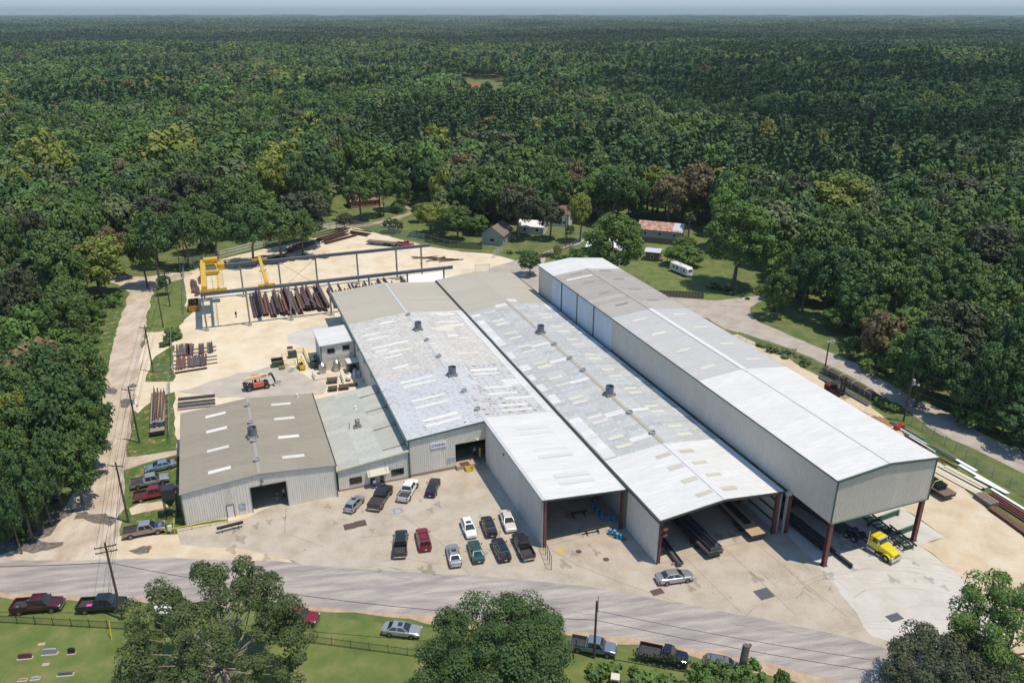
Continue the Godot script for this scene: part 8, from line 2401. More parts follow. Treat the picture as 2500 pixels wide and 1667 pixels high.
func village() -> void:
	var rust_roof := textured("rust_roof", noise_tex(55, 0.03, [[0.0, 0.34, 0.10, 0.06], [0.45, 0.36, 0.15, 0.10], [0.62, 0.48, 0.36, 0.30], [1.0, 0.55, 0.52, 0.50]], 5, 256), Vector3(0.08, 0.08, 0.08), true, 0.7)
	var tin := mt("tin_roof", 0.52, 0.55, 0.58, 0.45)
	var shingle := mt("brown_shingle", 0.20, 0.15, 0.13, 0.9)
	var c := house("cottage", "long cottage with a rusty red metal roof", 52.0, -270.0, -0.38, 15.0, 6.6, 3.0, 2.0, mt("mauve_wall", 0.36, 0.31, 0.29, 0.8), rust_roof, 3)
	part(c, "roof_patch", boxmesh(Vector3(0, 0, 0), Vector3(3.4, 0.03, 3.75)), tin, Transform3D(Basis(Vector3.RIGHT, 0.545), Vector3(4.3, 5.09, 0.04)))
	part(c, "roof_patch", boxmesh(Vector3(0, 0, 0), Vector3(2.4, 0.1, 2.6)), tin, Transform3D(Basis(Vector3.RIGHT, 0.3), Vector3(-10.0, 3.2, -2.0)))
	house("farmhouse", "farmhouse with a bright white metal roof behind the big tree", 33.0, -248.0, -0.36, 16.0, 9.0, 3.0, 2.4, mt("pale_wall", 0.55, 0.58, 0.56, 0.8), mt("white_tin", 0.80, 0.81, 0.82, 0.45), 4)
	var s := house("timber_shed", "small timber shed with a grey metal roof beside the white farmhouse", 44.6, -242.0, -0.36, 4.2, 4.4, 3.0, 0.5, mt("shed_timber", 0.16, 0.11, 0.075, 0.9), tin, 1)
	part(s, "steps", boxmesh(Vector3(2.2, 0, 0.5), Vector3(3.2, 0.8, 1.8)), mt("old_timber", 0.21, 0.165, 0.12, 0.9))
	house("grey_house", "grey green gabled house at the back corner of the yard", -5.0, -263.0, 1.25, 10.0, 7.5, 3.6, 2.6, mt("grey_green_wall", 0.28, 0.31, 0.29, 0.85), shingle, 3)
	var gh := get_node("grey_house")
	var f := part(gh, "window", boxmesh(Vector3(-5.08, 1.2, -1.0), Vector3(-5.0, 2.4, 1.0)), white_m())
	part(f, "pane", boxmesh(Vector3(-5.10, 1.3, -0.9), Vector3(-5.08, 2.3, 0.9)), dark_glass())
	house("white_house", "white house with a brown roof half hidden beyond the slim poles", 17.0, -288.0, -0.3, 10.0, 8.0, 4.6, 2.2, mt("white_wall", 0.72, 0.73, 0.74, 0.7), mt("red_brown_roof", 0.20, 0.11, 0.10, 0.9), 3)
	house("white_house", "low white roofed outbuilding behind the grey green oak", 7.5, -276.0, -0.3, 9.0, 6.0, 2.8, 1.4, mt("pale_wall"), mt("white_tin"), 2)
	house("brick_house", "house with a dark brown roof at the far end of the gravel lane", 118.0, -161.0, 0.5, 12.0, 8.0, 3.0, 2.4, mt("dark_brick", 0.12, 0.07, 0.05, 0.9), shingle, 3)
	house("brick_house", "dark roofed house among the trees past the lane bend", 108.0, -222.0, 0.2, 14.0, 8.0, 3.0, 2.2, mt("pale_wall"), mt("dark_roof", 0.06, 0.06, 0.065, 0.9), 3)
	house("woodland_house", "red roofed house in the distant clearing", -44.0, -838.0, 0.2, 22.0, 14.0, 3.5, 4.0, mt("white_wall"), mt("brick_roof", 0.30, 0.10, 0.075, 0.9), 4)
	house("woodland_house", "dark roofed house in front of the distant clearing", -17.0, -742.0, -0.15, 22.0, 13.0, 3.5, 3.5, mt("dark_brick"), mt("slate_roof", 0.10, 0.11, 0.13, 0.8), 4)
	for q in [[-585.0, -1375.0, 55.0], [-535.0, -1380.0, 30.0]]:
		house("storage_hall", "long white roofed hall " + ("far off above the woods" if q[2] > 40.0 else "standing at the end of the far white hall"), q[0], q[1], 0.05, q[2], 30.0, 12.0, 3.0, mt("white_wall"), mt("white_tin"), 0)
	house("roadside_house", "tan roofed house glimpsed past the brown back road", -60.0, -318.0, 0.4, 12.0, 8.0, 3.0, 2.4, mt("clay_wall", 0.34, 0.18, 0.13, 0.9), mt("clay_roof", 0.30, 0.16, 0.12, 0.9), 3)
	# travel trailer on the lawn
	var t := thing("travel_trailer", "white travel trailer parked on the lawn behind the tall shed", "trailer", Vector3(50.4, 0, -227.0), deg_to_rad(-62.0))
	var g := G.new()
	g.loft([body_ring(-4.0, 0.55, 2.7, 1.15, 0.25), body_ring(-3.8, 0.5, 2.85, 1.2, 0.25), body_ring(3.4, 0.5, 2.85, 1.2, 0.25), body_ring(4.0, 0.6, 2.45, 1.12, 0.25)])
	part(t, "shell", g.mesh(), mt("trailer_white", 0.70, 0.72, 0.73, 0.4))
	for q in [[-2.6, 0.9], [-1.2, 1.2], [2.2, 0.7]]:
		part(t, "window", boxmesh(Vector3(q[0], 1.5, 1.19), Vector3(q[0] + q[1], 2.15, 1.225)), dark_glass())
	part(t, "front_window", boxmesh(Vector3(3.95, 1.6, -0.6), Vector3(4.03, 2.15, 0.6)), dark_glass())
	part(t, "door", boxmesh(Vector3(0.9, 0.6, 1.19), Vector3(1.55, 2.35, 1.22)), mt("door_grey", 0.45, 0.47, 0.48, 0.5))
	part(t, "stripe", boxmesh(Vector3(-3.7, 1.05, 1.195), Vector3(3.4, 1.15, 1.215)), mt("stripe_blue", 0.2, 0.28, 0.36, 0.5))
	part(t, "air_conditioner", boxmesh(Vector3(-0.6, 2.85, -0.4), Vector3(0.6, 3.1, 0.4)), white_m())
	part(t, "gas_box", boxmesh(Vector3(4.3, 0.5, -0.35), Vector3(4.8, 1.1, 0.35)), white_m())
	part(t, "tow_bar", boxmesh(Vector3(4.0, 0.42, -0.08), Vector3(5.2, 0.5, 0.08)), mt("dark_steel", 0.035, 0.037, 0.042, 0.6))
	for x in [-0.5, -1.4]:
		for z in [-1.0, 1.0]:
			add_wheel(t, x, z, 0.34, 0.22, mt("chrome"))
	t = thing("metal_canopy", "grey flat metal canopy behind the travel trailer", "canopy", Vector3(50.5, 0, -237.0), -0.2)
	part(t, "roof", boxmesh(Vector3(-2.6, 2.3, -1.8), Vector3(2.6, 2.4, 1.8)), mt("canopy_grey", 0.40, 0.41, 0.41, 0.6))
	for q in [[-2.4, -1.6], [2.4, -1.6], [-2.4, 1.6], [2.4, 1.6]]:
		part(t, "post", boxmesh(Vector3(q[0] - 0.06, 0, q[1] - 0.06), Vector3(q[0] + 0.06, 2.3, q[1] + 0.06)), mt("dark_steel"))
	# timber fences, board by board
	t = thing("board_fence", "weathered upright board fence at the edge of the trailer lawn", "fence", Vector3(40.0, 0, -206.3), -0.15)
	var bd := boxmesh(Vector3(0.0, 0, -0.02), Vector3(0.26, 1.9, 0.02))
	for k in 44:
		part(t, "board", bd, [mt("fence_board", 0.13, 0.105, 0.085, 0.9), mt("fence_board_pale", 0.18, 0.15, 0.125, 0.9), mt("fence_board_dark", 0.10, 0.08, 0.065, 0.9)][(k * 7) % 3], Transform3D(Basis(), Vector3(k * 0.28, (k * 5 % 4) * 0.02, 0)))
	for h in [0.4, 1.5]:
		part(t, "rail", boxmesh(Vector3(0, h, -0.07), Vector3(12.3, h + 0.1, -0.02)), mt("fence_board"))
	t = thing("board_fence", "vine grown board fence before the rust roofed cottage", "fence", Vector3(44.0, 0, -262.0), -0.35)
	for k in 48:
		part(t, "board", bd, mt("fence_board_dark"), Transform3D(Basis(), Vector3(k * 0.28, 0, 0)))
	t = thing("rail_fence", "dark brown ranch rail fence along the grey house drive", "fence", Vector3(9.7, 0, -243.3))
	var d := Vector3(10.7, 0, -13.8)
	for h in [0.4, 0.85, 1.3]:
		g = G.new()
		g.bar(Vector3(0, h, 0), d + Vector3(0, h, 0), 0.06, 0.18)
		part(t, "rail", g.mesh(), mt("fence_board_dark"))
	for k in 9:
		part(t, "post", boxmesh(Vector3(-0.07, 0, -0.07), Vector3(0.07, 1.5, 0.07)), mt("fence_board_dark"), Transform3D(Basis(), d * k / 8.0))

# ---------- people ----------
func body_mesh(bones: Array) -> ArrayMesh:
	# a smooth union of tapered capsules, meshed as surface nets; a bone is [p, q, r0, r1, colour]
	var cell := 0.045
	var lo := Vector3(-0.55, -0.02, -0.4)
	var n := Vector3i(25, 42, 18)
	var val := PackedFloat32Array()
	val.resize(n.x * n.y * n.z)
	var dist := func(p: Vector3) -> Array:
		var sum := 0.0
		var best := 9.0
		var who := 0
		for i in bones.size():
			var b: Array = bones[i]
			var ab: Vector3 = b[1] - b[0]
			var f := clampf((p - b[0]).dot(ab) / maxf(ab.length_squared(), 0.0001), 0.0, 1.0)
			var e: float = (p - b[0] - ab * f).length() - lerpf(b[2], b[3], f)
			sum += exp(-e * 42.0)
			if e < best:
				best = e
				who = i
		return [-log(sum) / 42.0, who]
	for k in n.z:
		for j in n.y:
			for i in n.x:
				val[(k * n.y + j) * n.x + i] = dist.call(lo + Vector3(i, j, k) * cell)[0]
	var at := {}
	var g := G.new()
	g.tint = true
	var vert := func(i: int, j: int, k: int) -> Vector3:
		var id := (k * n.y + j) * n.x + i
		if at.has(id):
			return at[id]
		var s := Vector3.ZERO
		var m := 0
		for e in [[0, 0, 0, 1, 0, 0], [0, 1, 0, 1, 1, 0], [0, 0, 1, 1, 0, 1], [0, 1, 1, 1, 1, 1], [0, 0, 0, 0, 1, 0], [1, 0, 0, 1, 1, 0], [0, 0, 1, 0, 1, 1], [1, 0, 1, 1, 1, 1], [0, 0, 0, 0, 0, 1], [1, 0, 0, 1, 0, 1], [0, 1, 0, 0, 1, 1], [1, 1, 0, 1, 1, 1]]:
			var v0 := val[((k + e[2]) * n.y + j + e[1]) * n.x + i + e[0]]
			var v1 := val[((k + e[5]) * n.y + j + e[4]) * n.x + i + e[3]]
			if (v0 < 0.0) != (v1 < 0.0):
				var f := v0 / (v0 - v1)
				s += Vector3(lerpf(e[0], e[3], f), lerpf(e[1], e[4], f), lerpf(e[2], e[5], f))
				m += 1
		at[id] = lo + (Vector3(i, j, k) + s / maxi(m, 1)) * cell
		return at[id]
	for k in range(1, n.z - 1):
		for j in range(1, n.y - 1):
			for i in range(1, n.x - 1):
				var v0 := val[(k * n.y + j) * n.x + i]
				for ax in 3:
					var v1 := val[(k * n.y + j) * n.x + i + 1] if ax == 0 else (val[(k * n.y + j + 1) * n.x + i] if ax == 1 else val[((k + 1) * n.y + j) * n.x + i])
					if (v0 < 0.0) == (v1 < 0.0):
						continue
					var q: Array
					if ax == 0:
						q = [vert.call(i, j - 1, k - 1), vert.call(i, j, k - 1), vert.call(i, j, k), vert.call(i, j - 1, k)]
					elif ax == 1:
						q = [vert.call(i - 1, j, k - 1), vert.call(i - 1, j, k), vert.call(i, j, k), vert.call(i, j, k - 1)]
					else:
						q = [vert.call(i - 1, j - 1, k), vert.call(i, j - 1, k), vert.call(i, j, k), vert.call(i - 1, j, k)]
					var who: int = dist.call((q[0] + q[2]) * 0.5)[1]
					g.col = bones[who][4]
					if v0 < 0.0:
						g.quad(q[0], q[1], q[2], q[3])
					else:
						g.quad(q[3], q[2], q[1], q[0])
	# fingers and thumb, rooted in each palm
	for b in bones:
		if b.size() > 5:
			var d: Vector3 = (b[1] - b[0]).normalized()
			var s := d.cross(Vector3.FORWARD).normalized()
			g.col = b[4]
			for f in 4:
				var o: Vector3 = b[1] + s * (f - 1.5) * 0.02
				var m: Vector3 = o + d * (0.05 - 0.006 * absf(f - 1.4))
				g.rod(o, m, 0.009, 0.009, 5)
				g.rod(m, m + d * 0.03 + Vector3(0, -0.005, -0.02), 0.009, 0.007, 5)
			g.rod(b[1] - d * 0.04, b[1] + s * 0.05, 0.01, 0.008, 5)
	return g.mesh()

func figure(shirt: Color, pants: Color, skin: Color, stride: float, arms: float, hat: Color) -> ArrayMesh:
	var B := []
	for s in [-1.0, 1.0]:
		var hip := Vector3(0.09 * s, 0.92, 0)
		var knee := Vector3(0.10 * s, 0.50, -stride * s * 0.8)
		var foot := Vector3(0.11 * s, 0.08, stride * s * 0.3 - stride * s)
		B.append([hip, knee, 0.095, 0.065, pants])
		B.append([knee, foot, 0.062, 0.045, pants])
		B.append([foot + Vector3(0, -0.03, 0.03), foot + Vector3(0.01 * s, -0.035, -0.14), 0.045, 0.035, Color(0.03, 0.025, 0.02)])
		var sh := Vector3(0.19 * s, 1.42, 0)
		var el := Vector3(0.25 * s, 1.14, 0.02 + stride * s * 0.5)
		var wr := Vector3(0.24 * s - 0.10 * s * arms, 0.90 + 0.18 * arms, -0.06 - 0.2 * arms + stride * s * 0.6)
		B.append([sh, el, 0.06, 0.048, shirt])
		B.append([el, wr, 0.043, 0.032, skin])
		B.append([wr, wr + (wr - el).normalized() * 0.08, 0.032, 0.03, skin, 1])
	B.append([Vector3(0, 0.95, 0), Vector3(0, 1.15, 0), 0.125, 0.13, pants])
	B.append([Vector3(0, 1.10, 0), Vector3(0, 1.36, 0), 0.14, 0.155, shirt])
	B.append([Vector3(-0.12, 1.40, 0), Vector3(0.12, 1.40, 0), 0.085, 0.085, shirt])
	B.append([Vector3(0, 1.45, 0), Vector3(0, 1.56, -0.01), 0.055, 0.05, skin])
	B.append([Vector3(0, 1.62, -0.015), Vector3(0, 1.70, 0.0), 0.085, 0.095, skin])
	B.append([Vector3(0, 1.635, -0.10), Vector3(0, 1.625, -0.115), 0.016, 0.012, skin])
	B.append([Vector3(0, 1.73, 0.02), Vector3(0, 1.74, 0.02), 0.1, 0.095, hat])
	return body_mesh(B)

func people() -> void:
	var m := StandardMaterial3D.new()
	m.resource_name = "clothing"
	m.vertex_color_use_as_albedo = true
	m.roughness = 0.85
	var jeans := Color(0.03, 0.05, 0.11)
	var black := Color(0.015, 0.015, 0.017)
	var brown := Color(0.16, 0.085, 0.055)
	var pale := Color(0.45, 0.28, 0.2)
	solo("person", figure(black, Color(0.03, 0.03, 0.035), brown, 0.16, 0.2, black), m, "person in black walking across the sandy yard by the runway", "person", P(-36.85, 114.8, 0.01), PHI + 0.3)
	solo("person", figure(Color(0.42, 0.44, 0.66), jeans, brown, 0.0, 1.0, black), m, "person in a pale lilac shirt standing under the office canopy", "person", P(-19.9, 24.1, 0.03), PHI + PI)
	solo("person", figure(Color(0.05, 0.05, 0.06), Color(0.10, 0.16, 0.30), pale, 0.05, 0.3, black), m, "person in dark shirt and jeans inside the wide shed door", "person", P(-35.1, 25.6, 0.03), PHI + PI)
	solo("person", figure(Color(0.5, 0.5, 0.5), Color(0.03, 0.03, 0.035), pale, 0.03, 0.8, Color(0.5, 0.5, 0.5)), m, "person in a grey shirt at the edge of the wide shed door", "person", P(-34.0, 26.6, 0.03), PHI + PI - 0.4)
	solo("person", figure(Color(0.35, 0.36, 0.37), black, pale, 0.06, 0.5, Color(0.6, 0.55, 0.1)), m, "person in the dark of the loading dock doorway", "person", P(-1.7, 27.2, 0.75), PHI + PI)

# ---------- trees ----------
class Leaves:
	# many small leaf faces in one mesh
	var v := PackedVector3Array()
	var n := PackedVector3Array()
	var c := PackedColorArray()
	var r := RandomNumberGenerator.new()
	var vary := 0.24
	func unit() -> Vector3:
		var z := r.randf_range(-1.0, 1.0)
		var a := r.randf() * TAU
		var k := sqrt(1.0 - z * z)
		return Vector3(k * cos(a), z, k * sin(a))
	func leaf(p: Vector3, nn: Vector3, s: float, col: Color) -> void:
		var t := nn.cross(unit())
		if t.length_squared() < 0.001:
			t = nn.cross(Vector3.RIGHT)
		t = t.normalized()
		var b := nn.cross(t)
		var e := s * r.randf_range(0.35, 0.6)
		var f := s * r.randf_range(0.35, 0.6)
		var p0 := p - t * e
		var p1 := p + b * f * r.randf_range(0.5, 1.1)
		var p2 := p + t * e
		var p3 := p - b * f * r.randf_range(0.5, 1.1)
		for q in [p0, p1, p2, p0, p2, p3]:
			v.append(q)
			n.append(nn)
			c.append(col)
	func clump(o: Vector3, rad: Vector3, count: int, size: float, jit: float, col: Color, core: Vector3, core_r: Vector3) -> void:
		for i in count:
			var d := unit()
			if d.y < -0.45 and r.randf() < 0.7:
				d.y = -d.y
			var q := r.randf_range(0.72, 1.08)
			var p := o + d * rad * q
			var e := (p - core) / core_r
			if e.length_squared() < 1.0:
				continue
			var nn := (d + unit() * jit + Vector3(0, 0.25, 0)).normalized()
			var k := 1.0 + r.randf_range(-vary, vary)
			leaf(p, nn, size * r.randf_range(0.7, 1.3), Color(col.r * k, col.g * k, col.b * k))
	func mesh() -> ArrayMesh:
		var arr := []
		arr.resize(Mesh.ARRAY_MAX)
		arr[Mesh.ARRAY_VERTEX] = v
		arr[Mesh.ARRAY_NORMAL] = n
		arr[Mesh.ARRAY_COLOR] = c
		var m := ArrayMesh.new()
		m.add_surface_from_arrays(Mesh.PRIMITIVE_TRIANGLES, arr)
		return m

func broad_tree(sd: int, h: float, R: float, clumps: int, per: int, size: float, cr0: float, cr1: float, low := 0.22, limbs := 7, flat := 0.0, jit := 0.55, vary := 0.24) -> Array:
	# a broadleaf tree: [crown mesh, trunk mesh]
	var L := Leaves.new()
	L.r.seed = sd
	L.vary = vary
	var cy := h * (0.5 + low * 0.5) + h * 0.02
	var ry := h * (1.0 - low) * 0.5
	var core := Vector3(0, cy - ry * 0.15, 0)
	var tr := G.new()
	var lean := Vector3(L.r.randf_range(-0.6, 0.6), 0, L.r.randf_range(-0.6, 0.6))
	var fork := Vector3(0, h * (low + 0.12), 0) + lean * 0.5
	var tw := 0.022 * h + 0.01 * R
	tr.rod(Vector3(0, -0.25, 0), Vector3(0, h * 0.06, 0), tw * 1.35, tw, 8, false)
	tr.rod(Vector3(0, h * 0.06, 0), fork, tw, tw * 0.75, 8, false)
	# a few big lobes give the crown an uneven outline
	var lobes := []
	for i in 7:
		lobes.append([L.unit(), L.r.randf_range(-0.20, 0.20)])
	var ends := []
	for i in clumps:
		var y := 1.0 - 1.75 * (i + 0.5) / clumps
		var a := i * 2.39996 + L.r.randf_range(-0.5, 0.5)
		var k := sqrt(maxf(0.0, 1.0 - y * y))
		var d := Vector3(k * cos(a), y, k * sin(a))
		var s := 1.0
		for q in lobes:
			s += q[1] * maxf(0.0, d.dot(q[0]))
		s *= L.r.randf_range(0.72, 0.98)
		if i % 5 == 2:
			s *= 0.62
		var o := Vector3(d.x * R * s, cy + d.y * ry * s * (1.0 - flat * maxf(0.0, d.y)), d.z * R * s) * 1.0
		o -= d * cr0 * 0.6
		var rad := L.r.randf_range(cr0, cr1)
		var t := 1.0 + L.r.randf_range(-0.16, 0.16)
		L.clump(o, Vector3(rad, rad * 0.78, rad), per, size, jit, Color(t, t * L.r.randf_range(0.95, 1.05), t), core, Vector3(R * 0.5, ry * 0.5, R * 0.5))
		if d.y > -0.6:
			ends.append(o)
	# a leader runs up through the crown and the limbs leave it one above another
	var lead := [fork]
	for i in 4:
		lead.append(lead[-1] + Vector3(L.r.randf_range(-0.05, 0.05) * h, h * (0.80 - low - 0.12) * 0.25, L.r.randf_range(-0.05, 0.05) * h))
		tr.rod(lead[i], lead[i + 1], tw * (0.75 - 0.15 * i), tw * (0.60 - 0.15 * i), 7, false)
	for i in limbs:
		var e: Vector3 = ends[(i * 5 + 3) % ends.size()]
		var want := e.y - 0.55 * Vector2(e.x, e.z).length()
		var f := clampf((want - fork.y) / maxf(lead[4].y - fork.y, 0.1), 0.0, 0.98) * 4.0
		var from: Vector3 = lead[int(f)].lerp(lead[int(f) + 1], f - int(f))
		var mid := from.lerp(e, 0.5) + Vector3(L.r.randf_range(-0.05, 0.05) * R, -0.03 * h + L.r.randf_range(-0.02, 0.04) * h, L.r.randf_range(-0.05, 0.05) * R)
		var w0 := tw * 0.34 * (1.0 - 0.12 * f)
		tr.rod(from, mid, w0, w0 * 0.6, 6, false)
		tr.rod(mid, e, w0 * 0.6, w0 * 0.18, 5, false)
	return [L.mesh(), tr.mesh()]

func pine_tree(sd: int, h: float, R: float, whorls: int, per: int, size: float) -> Array:
	var L := Leaves.new()
	L.r.seed = sd
	var tr := G.new()
	tr.rod(Vector3(0, -0.25, 0), Vector3(0, h * 0.96, 0), 0.016 * h + 0.05, 0.05, 7, false)
	for w in whorls:
		var f := float(w) / (whorls - 1)
		var y := h * lerpf(0.52, 0.97, f)
		var reach := R * (1.0 - 0.75 * pow(f, 1.6)) * L.r.randf_range(0.7, 1.1)
		var arms := 4 if f < 0.8 else 3
		for k in arms:
			var a := TAU * (k + L.r.randf()) / arms + w
			var d := Vector3(cos(a), 0.12, sin(a))
			var e := Vector3(0, y, 0) + d * reach * 0.75
			tr.rod(Vector3(0, y - 0.3, 0), e, 0.05, 0.02, 4, false)
			var t := 1.0 + L.r.randf_range(-0.15, 0.15)
			L.clump(e, Vector3(reach * 0.42, h * 0.035, reach * 0.42), per, size, 0.6, Color(t, t, t), Vector3(0, -99, 0), Vector3.ONE)
	L.clump(Vector3(0, h * 0.96, 0), Vector3(R * 0.2, h * 0.05, R * 0.2), per, size, 0.6, Color(1, 1, 1), Vector3(0, -99, 0), Vector3.ONE)
	return [L.mesh(), tr.mesh()]

func leaf_mat(key: String, r := 0.05, g := 0.09, b := 0.025) -> StandardMaterial3D:
	if mats.has(key):
		return mats[key]
	var m := StandardMaterial3D.new()
	m.resource_name = key
	m.albedo_color = lin(r, g, b)
	m.vertex_color_use_as_albedo = true
	m.roughness = 0.62
	m.metallic_specular = 0.35
	m.cull_mode = BaseMaterial3D.CULL_DISABLED
	m.backlight_enabled = true
	m.backlight = lin(r * 0.9, g * 0.9, b * 0.7)
	mats[key] = m
	return m

const LEAF := {"O": [0.090, 0.158, 0.040], "L": [0.125, 0.164, 0.066], "Y": [0.205, 0.245, 0.046], "G": [0.110, 0.195, 0.042], "D": [0.066, 0.130, 0.040], "B": [0.175, 0.142, 0.066], "P": [0.072, 0.140, 0.050]}
const LOOK := {"O": "mid green broadleaf tree", "L": "grey green oak", "Y": "yellow green tree", "G": "bright green leafy tree", "D": "dark green dense tree", "B": "rusty brown leaved tree", "P": "tall pine tree"}
const SPOT := [[-85, -190, "beside the side road"], [-95, -130, "in the dark grove along the side road"], [-75, -100, "in the grove at the road junction"], [-110, -215, "by the parked dark car past the side road"], [-60, -235, "behind the scrap corner of the sandy yard"], [-10, -265, "behind the far fence of the sandy yard"], [-45, -300, "beside the brown back road"], [25, -255, "near the grey house behind the sheds"], [40, -240, "by the white roofed farmhouse"], [60, -265, "around the rust roofed cottage"], [62, -215, "on the lawn by the travel trailer"], [85, -190, "where the gravel lane bends"], [100, -165, "along the far side of the gravel lane"], [95, -125, "over the lower gravel lane"], [35, -70, "at the road bank near the cut trunk"], [-120, -330, "in the wood beyond the side road"], [0, -350, "in the wood behind the yard"], [110, -330, "in the wood behind the cottage"]]

func spot_of(x: float, z: float) -> String:
	var best := 1e9
	var s := ""
	for q in SPOT:
		var d := pow(x - q[0], 2) + pow(z - q[1], 2)
		if d < best:
			best = d
			s = q[2]
	return s

func place_tree(called: String, label: String, group: String, m: Array, leaf: Material, bark: Material, at: Vector3, turn: float, sc: Vector3) -> Node3D:
	var t := thing(called, label, "tree", at, turn, group)
	t.scale = sc
	part(t, "trunk", m[1], bark)
	part(t, "crown", m[0], leaf)
	return t

func woods() -> void:
	var bark := textured("bark", noise_tex(60, 0.04, [[0.0, 0.07, 0.055, 0.045], [0.6, 0.15, 0.125, 0.10], [1.0, 0.24, 0.215, 0.185]], 5, 256), Vector3(0.6, 0.15, 0.6), false, 0.9)
	var pale_bark := mt("pale_bark", 0.26, 0.23, 0.19, 0.9)
	var near := []
	for k in 6:
		near.append(broad_tree(100 + k, 14.0, 6.0, 58 + k * 3, 105, 0.62, 1.05, 1.75, 0.16 + 0.03 * (k % 3), 8, 0.1 * (k % 2)))
	var shrub := []
	for k in 2:
		shrub.append(broad_tree(200 + k, 4.0, 3.0, 30, 60, 0.42, 0.55, 0.95, 0.02, 4))
	var mid_r := 8.0
	var mid := []
	for k in 5:
		mid.append(broad_tree(300 + k, 15.0, 8.0, 48, 62, 1.25, 1.6, 2.7, 0.16, 4, 0.1 * (k % 2), 0.30, 0.10))
	var far := []
	for k in 4:
		far.append(broad_tree(400 + k, 16.0, 8.0, 24, 26, 2.1, 2.3, 3.3, 0.2, 2, 0.0, 0.25, 0.06))
	var pine_near := [pine_tree(500, 22.0, 5.0, 9, 46, 0.7), pine_tree(501, 22.0, 4.4, 10, 42, 0.7)]
	var pine_mid := [pine_tree(510, 20.0, 4.0, 7, 12, 1.3), pine_tree(511, 20.0, 4.2, 7, 12, 1.3)]
	var pine_far := [pine_tree(520, 20.0, 4.4, 5, 4, 2.6)]
	for k in LEAF:
		leaf_mat("leaf_" + k, LEAF[k][0], LEAF[k][1], LEAF[k][2])
	# big trees in front
	var oak := broad_tree(71, 15.2, 11.2, 118, 400, 0.27, 0.85, 1.6, 0.20, 46)
	place_tree("oak_tree", "big open crowned oak with pale limbs over the cemetery lawn", "", oak, leaf_mat("leaf_oak", 0.075, 0.112, 0.036), pale_bark, Vector3(-31.6, 0, -67.6), 0.6, Vector3.ONE)
	var round := broad_tree(72, 9.7, 9.4, 140, 430, 0.27, 1.1, 1.9, 0.02, 8)
	place_tree("round_tree", "dense round dark green tree at the roadside between the silver sedan and the pole", "", round, leaf_mat("leaf_round", 0.066, 0.122, 0.036), bark, Vector3(0.0, 0, -69.0), 0.0, Vector3.ONE)
	var tall := broad_tree(73, 13.5, 7.8, 90, 380, 0.27, 0.95, 1.6, 0.12, 20)
	place_tree("roadside_tree", "tall leafy tree with bare top twigs at the corner of the sandy lot", "", tall, mats["leaf_G"], pale_bark, Vector3(57.0, 0, -70.5), 0.4, Vector3.ONE)
	place_tree("roadside_tree", "lower grey green tree in front of the tall twiggy one beside the road", "", broad_tree(74, 9.4, 7.6, 80, 360, 0.27, 0.95, 1.6, 0.05, 12), mats["leaf_L"], bark, Vector3(47.6, 0, -66.6), 0.4, Vector3.ONE)
	# bare twigs above the crown
	var tw := G.new()
	var rr := RandomNumberGenerator.new()
	rr.seed = 5
	for q in [[-3.4, 0.8], [1.0, -0.6], [2.2, 1.2]]:
		var p := Vector3(q[0], 9.5, q[1])
		for s in 5:
			var e := p + Vector3(rr.randf_range(-0.5, 0.5), rr.randf_range(0.9, 1.5), rr.randf_range(-0.4, 0.4))
			tw.rod(p, e, 0.07 - 0.011 * s, 0.06 - 0.011 * s, 5, false)
			for b in 3:
				tw.rod(e, e + Vector3(rr.randf_range(-0.9, 0.9), rr.randf_range(0.1, 0.8), rr.randf_range(-0.9, 0.9)), 0.025, 0.008, 4, false)
			p = e
	part(get_node("roadside_tree"), "bare_branch", tw.mesh(), pale_bark)
	# the pine at the side road and the palm by the cottage
	place_tree("pine_tree", "tall lone pine with a long bare trunk at the side road bend", "", pine_near[0], mats["leaf_P"], bark, Vector3(-99.0, 0, -213.0), 0.0, Vector3(0.95, 1.0, 0.95))
	place_tree("shade_tree", "huge bright green tree on the lawn beside the travel trailer", "", broad_tree(75, 25.0, 10.5, 120, 150, 0.7, 1.4, 2.5, 0.1, 16), mats["leaf_G"], bark, Vector3(62.5, 0, -213.5), 0.0, Vector3.ONE)
	place_tree("shade_tree", "broad green tree leaning over the back of the tall shed", "", broad_tree(76, 21.0, 9.5, 110, 150, 0.62, 1.3, 2.2, 0.06, 16), mats["leaf_G"], bark, Vector3(29.5, 0, -217.0), 0.0, Vector3.ONE)
	palm(Vector3(60.5, 0, -266.0))
	# trees measured one by one
	var used := []
	var r := RandomNumberGenerator.new()
	r.seed = 99
	var count := 0
	for t in TREES:
		var h: float = t[3]
		var R: float = t[4]
		var at := Vector3(t[1], terr(t[1], t[2]), t[2])
		var d := Vector2(t[1], t[2]).length()
		used.append([at.x, at.z, R])
		if t[0] in "YB" and d > 230.0:
			for k in [0.7, 1.4]:
				used.append([at.x - at.x / d * R * k, at.z - at.z / d * R * k, R])
		var set_: Array = near if d < 330.0 else mid
		var hh := 14.0 if d < 330.0 else 15.0
		var RR := 6.0 if d < 330.0 else 8.0
		var called := "tree"
		if h < 5.5:
			set_ = shrub
			hh = 4.0
			RR = 3.0
			called = "shrub"
		var m: Array = set_[r.randi() % set_.size()]
		var label: String = LOOK[t[0]] + " " + spot_of(at.x, at.z)
		if called == "shrub":
			label = "low " + label.replace("tree", "shrub").replace("oak", "shrub")
		place_tree(called, label, "trees and shrubs " + spot_of(at.x, at.z), m, mats["leaf_" + t[0]], bark, at, r.randf() * TAU, Vector3(R / RR, h / hh, R / RR) * r.randf_range(0.97, 1.05))
		count += 1
	# the wood: jittered grid, thinned by the clearings and the trees above
	var clear := []
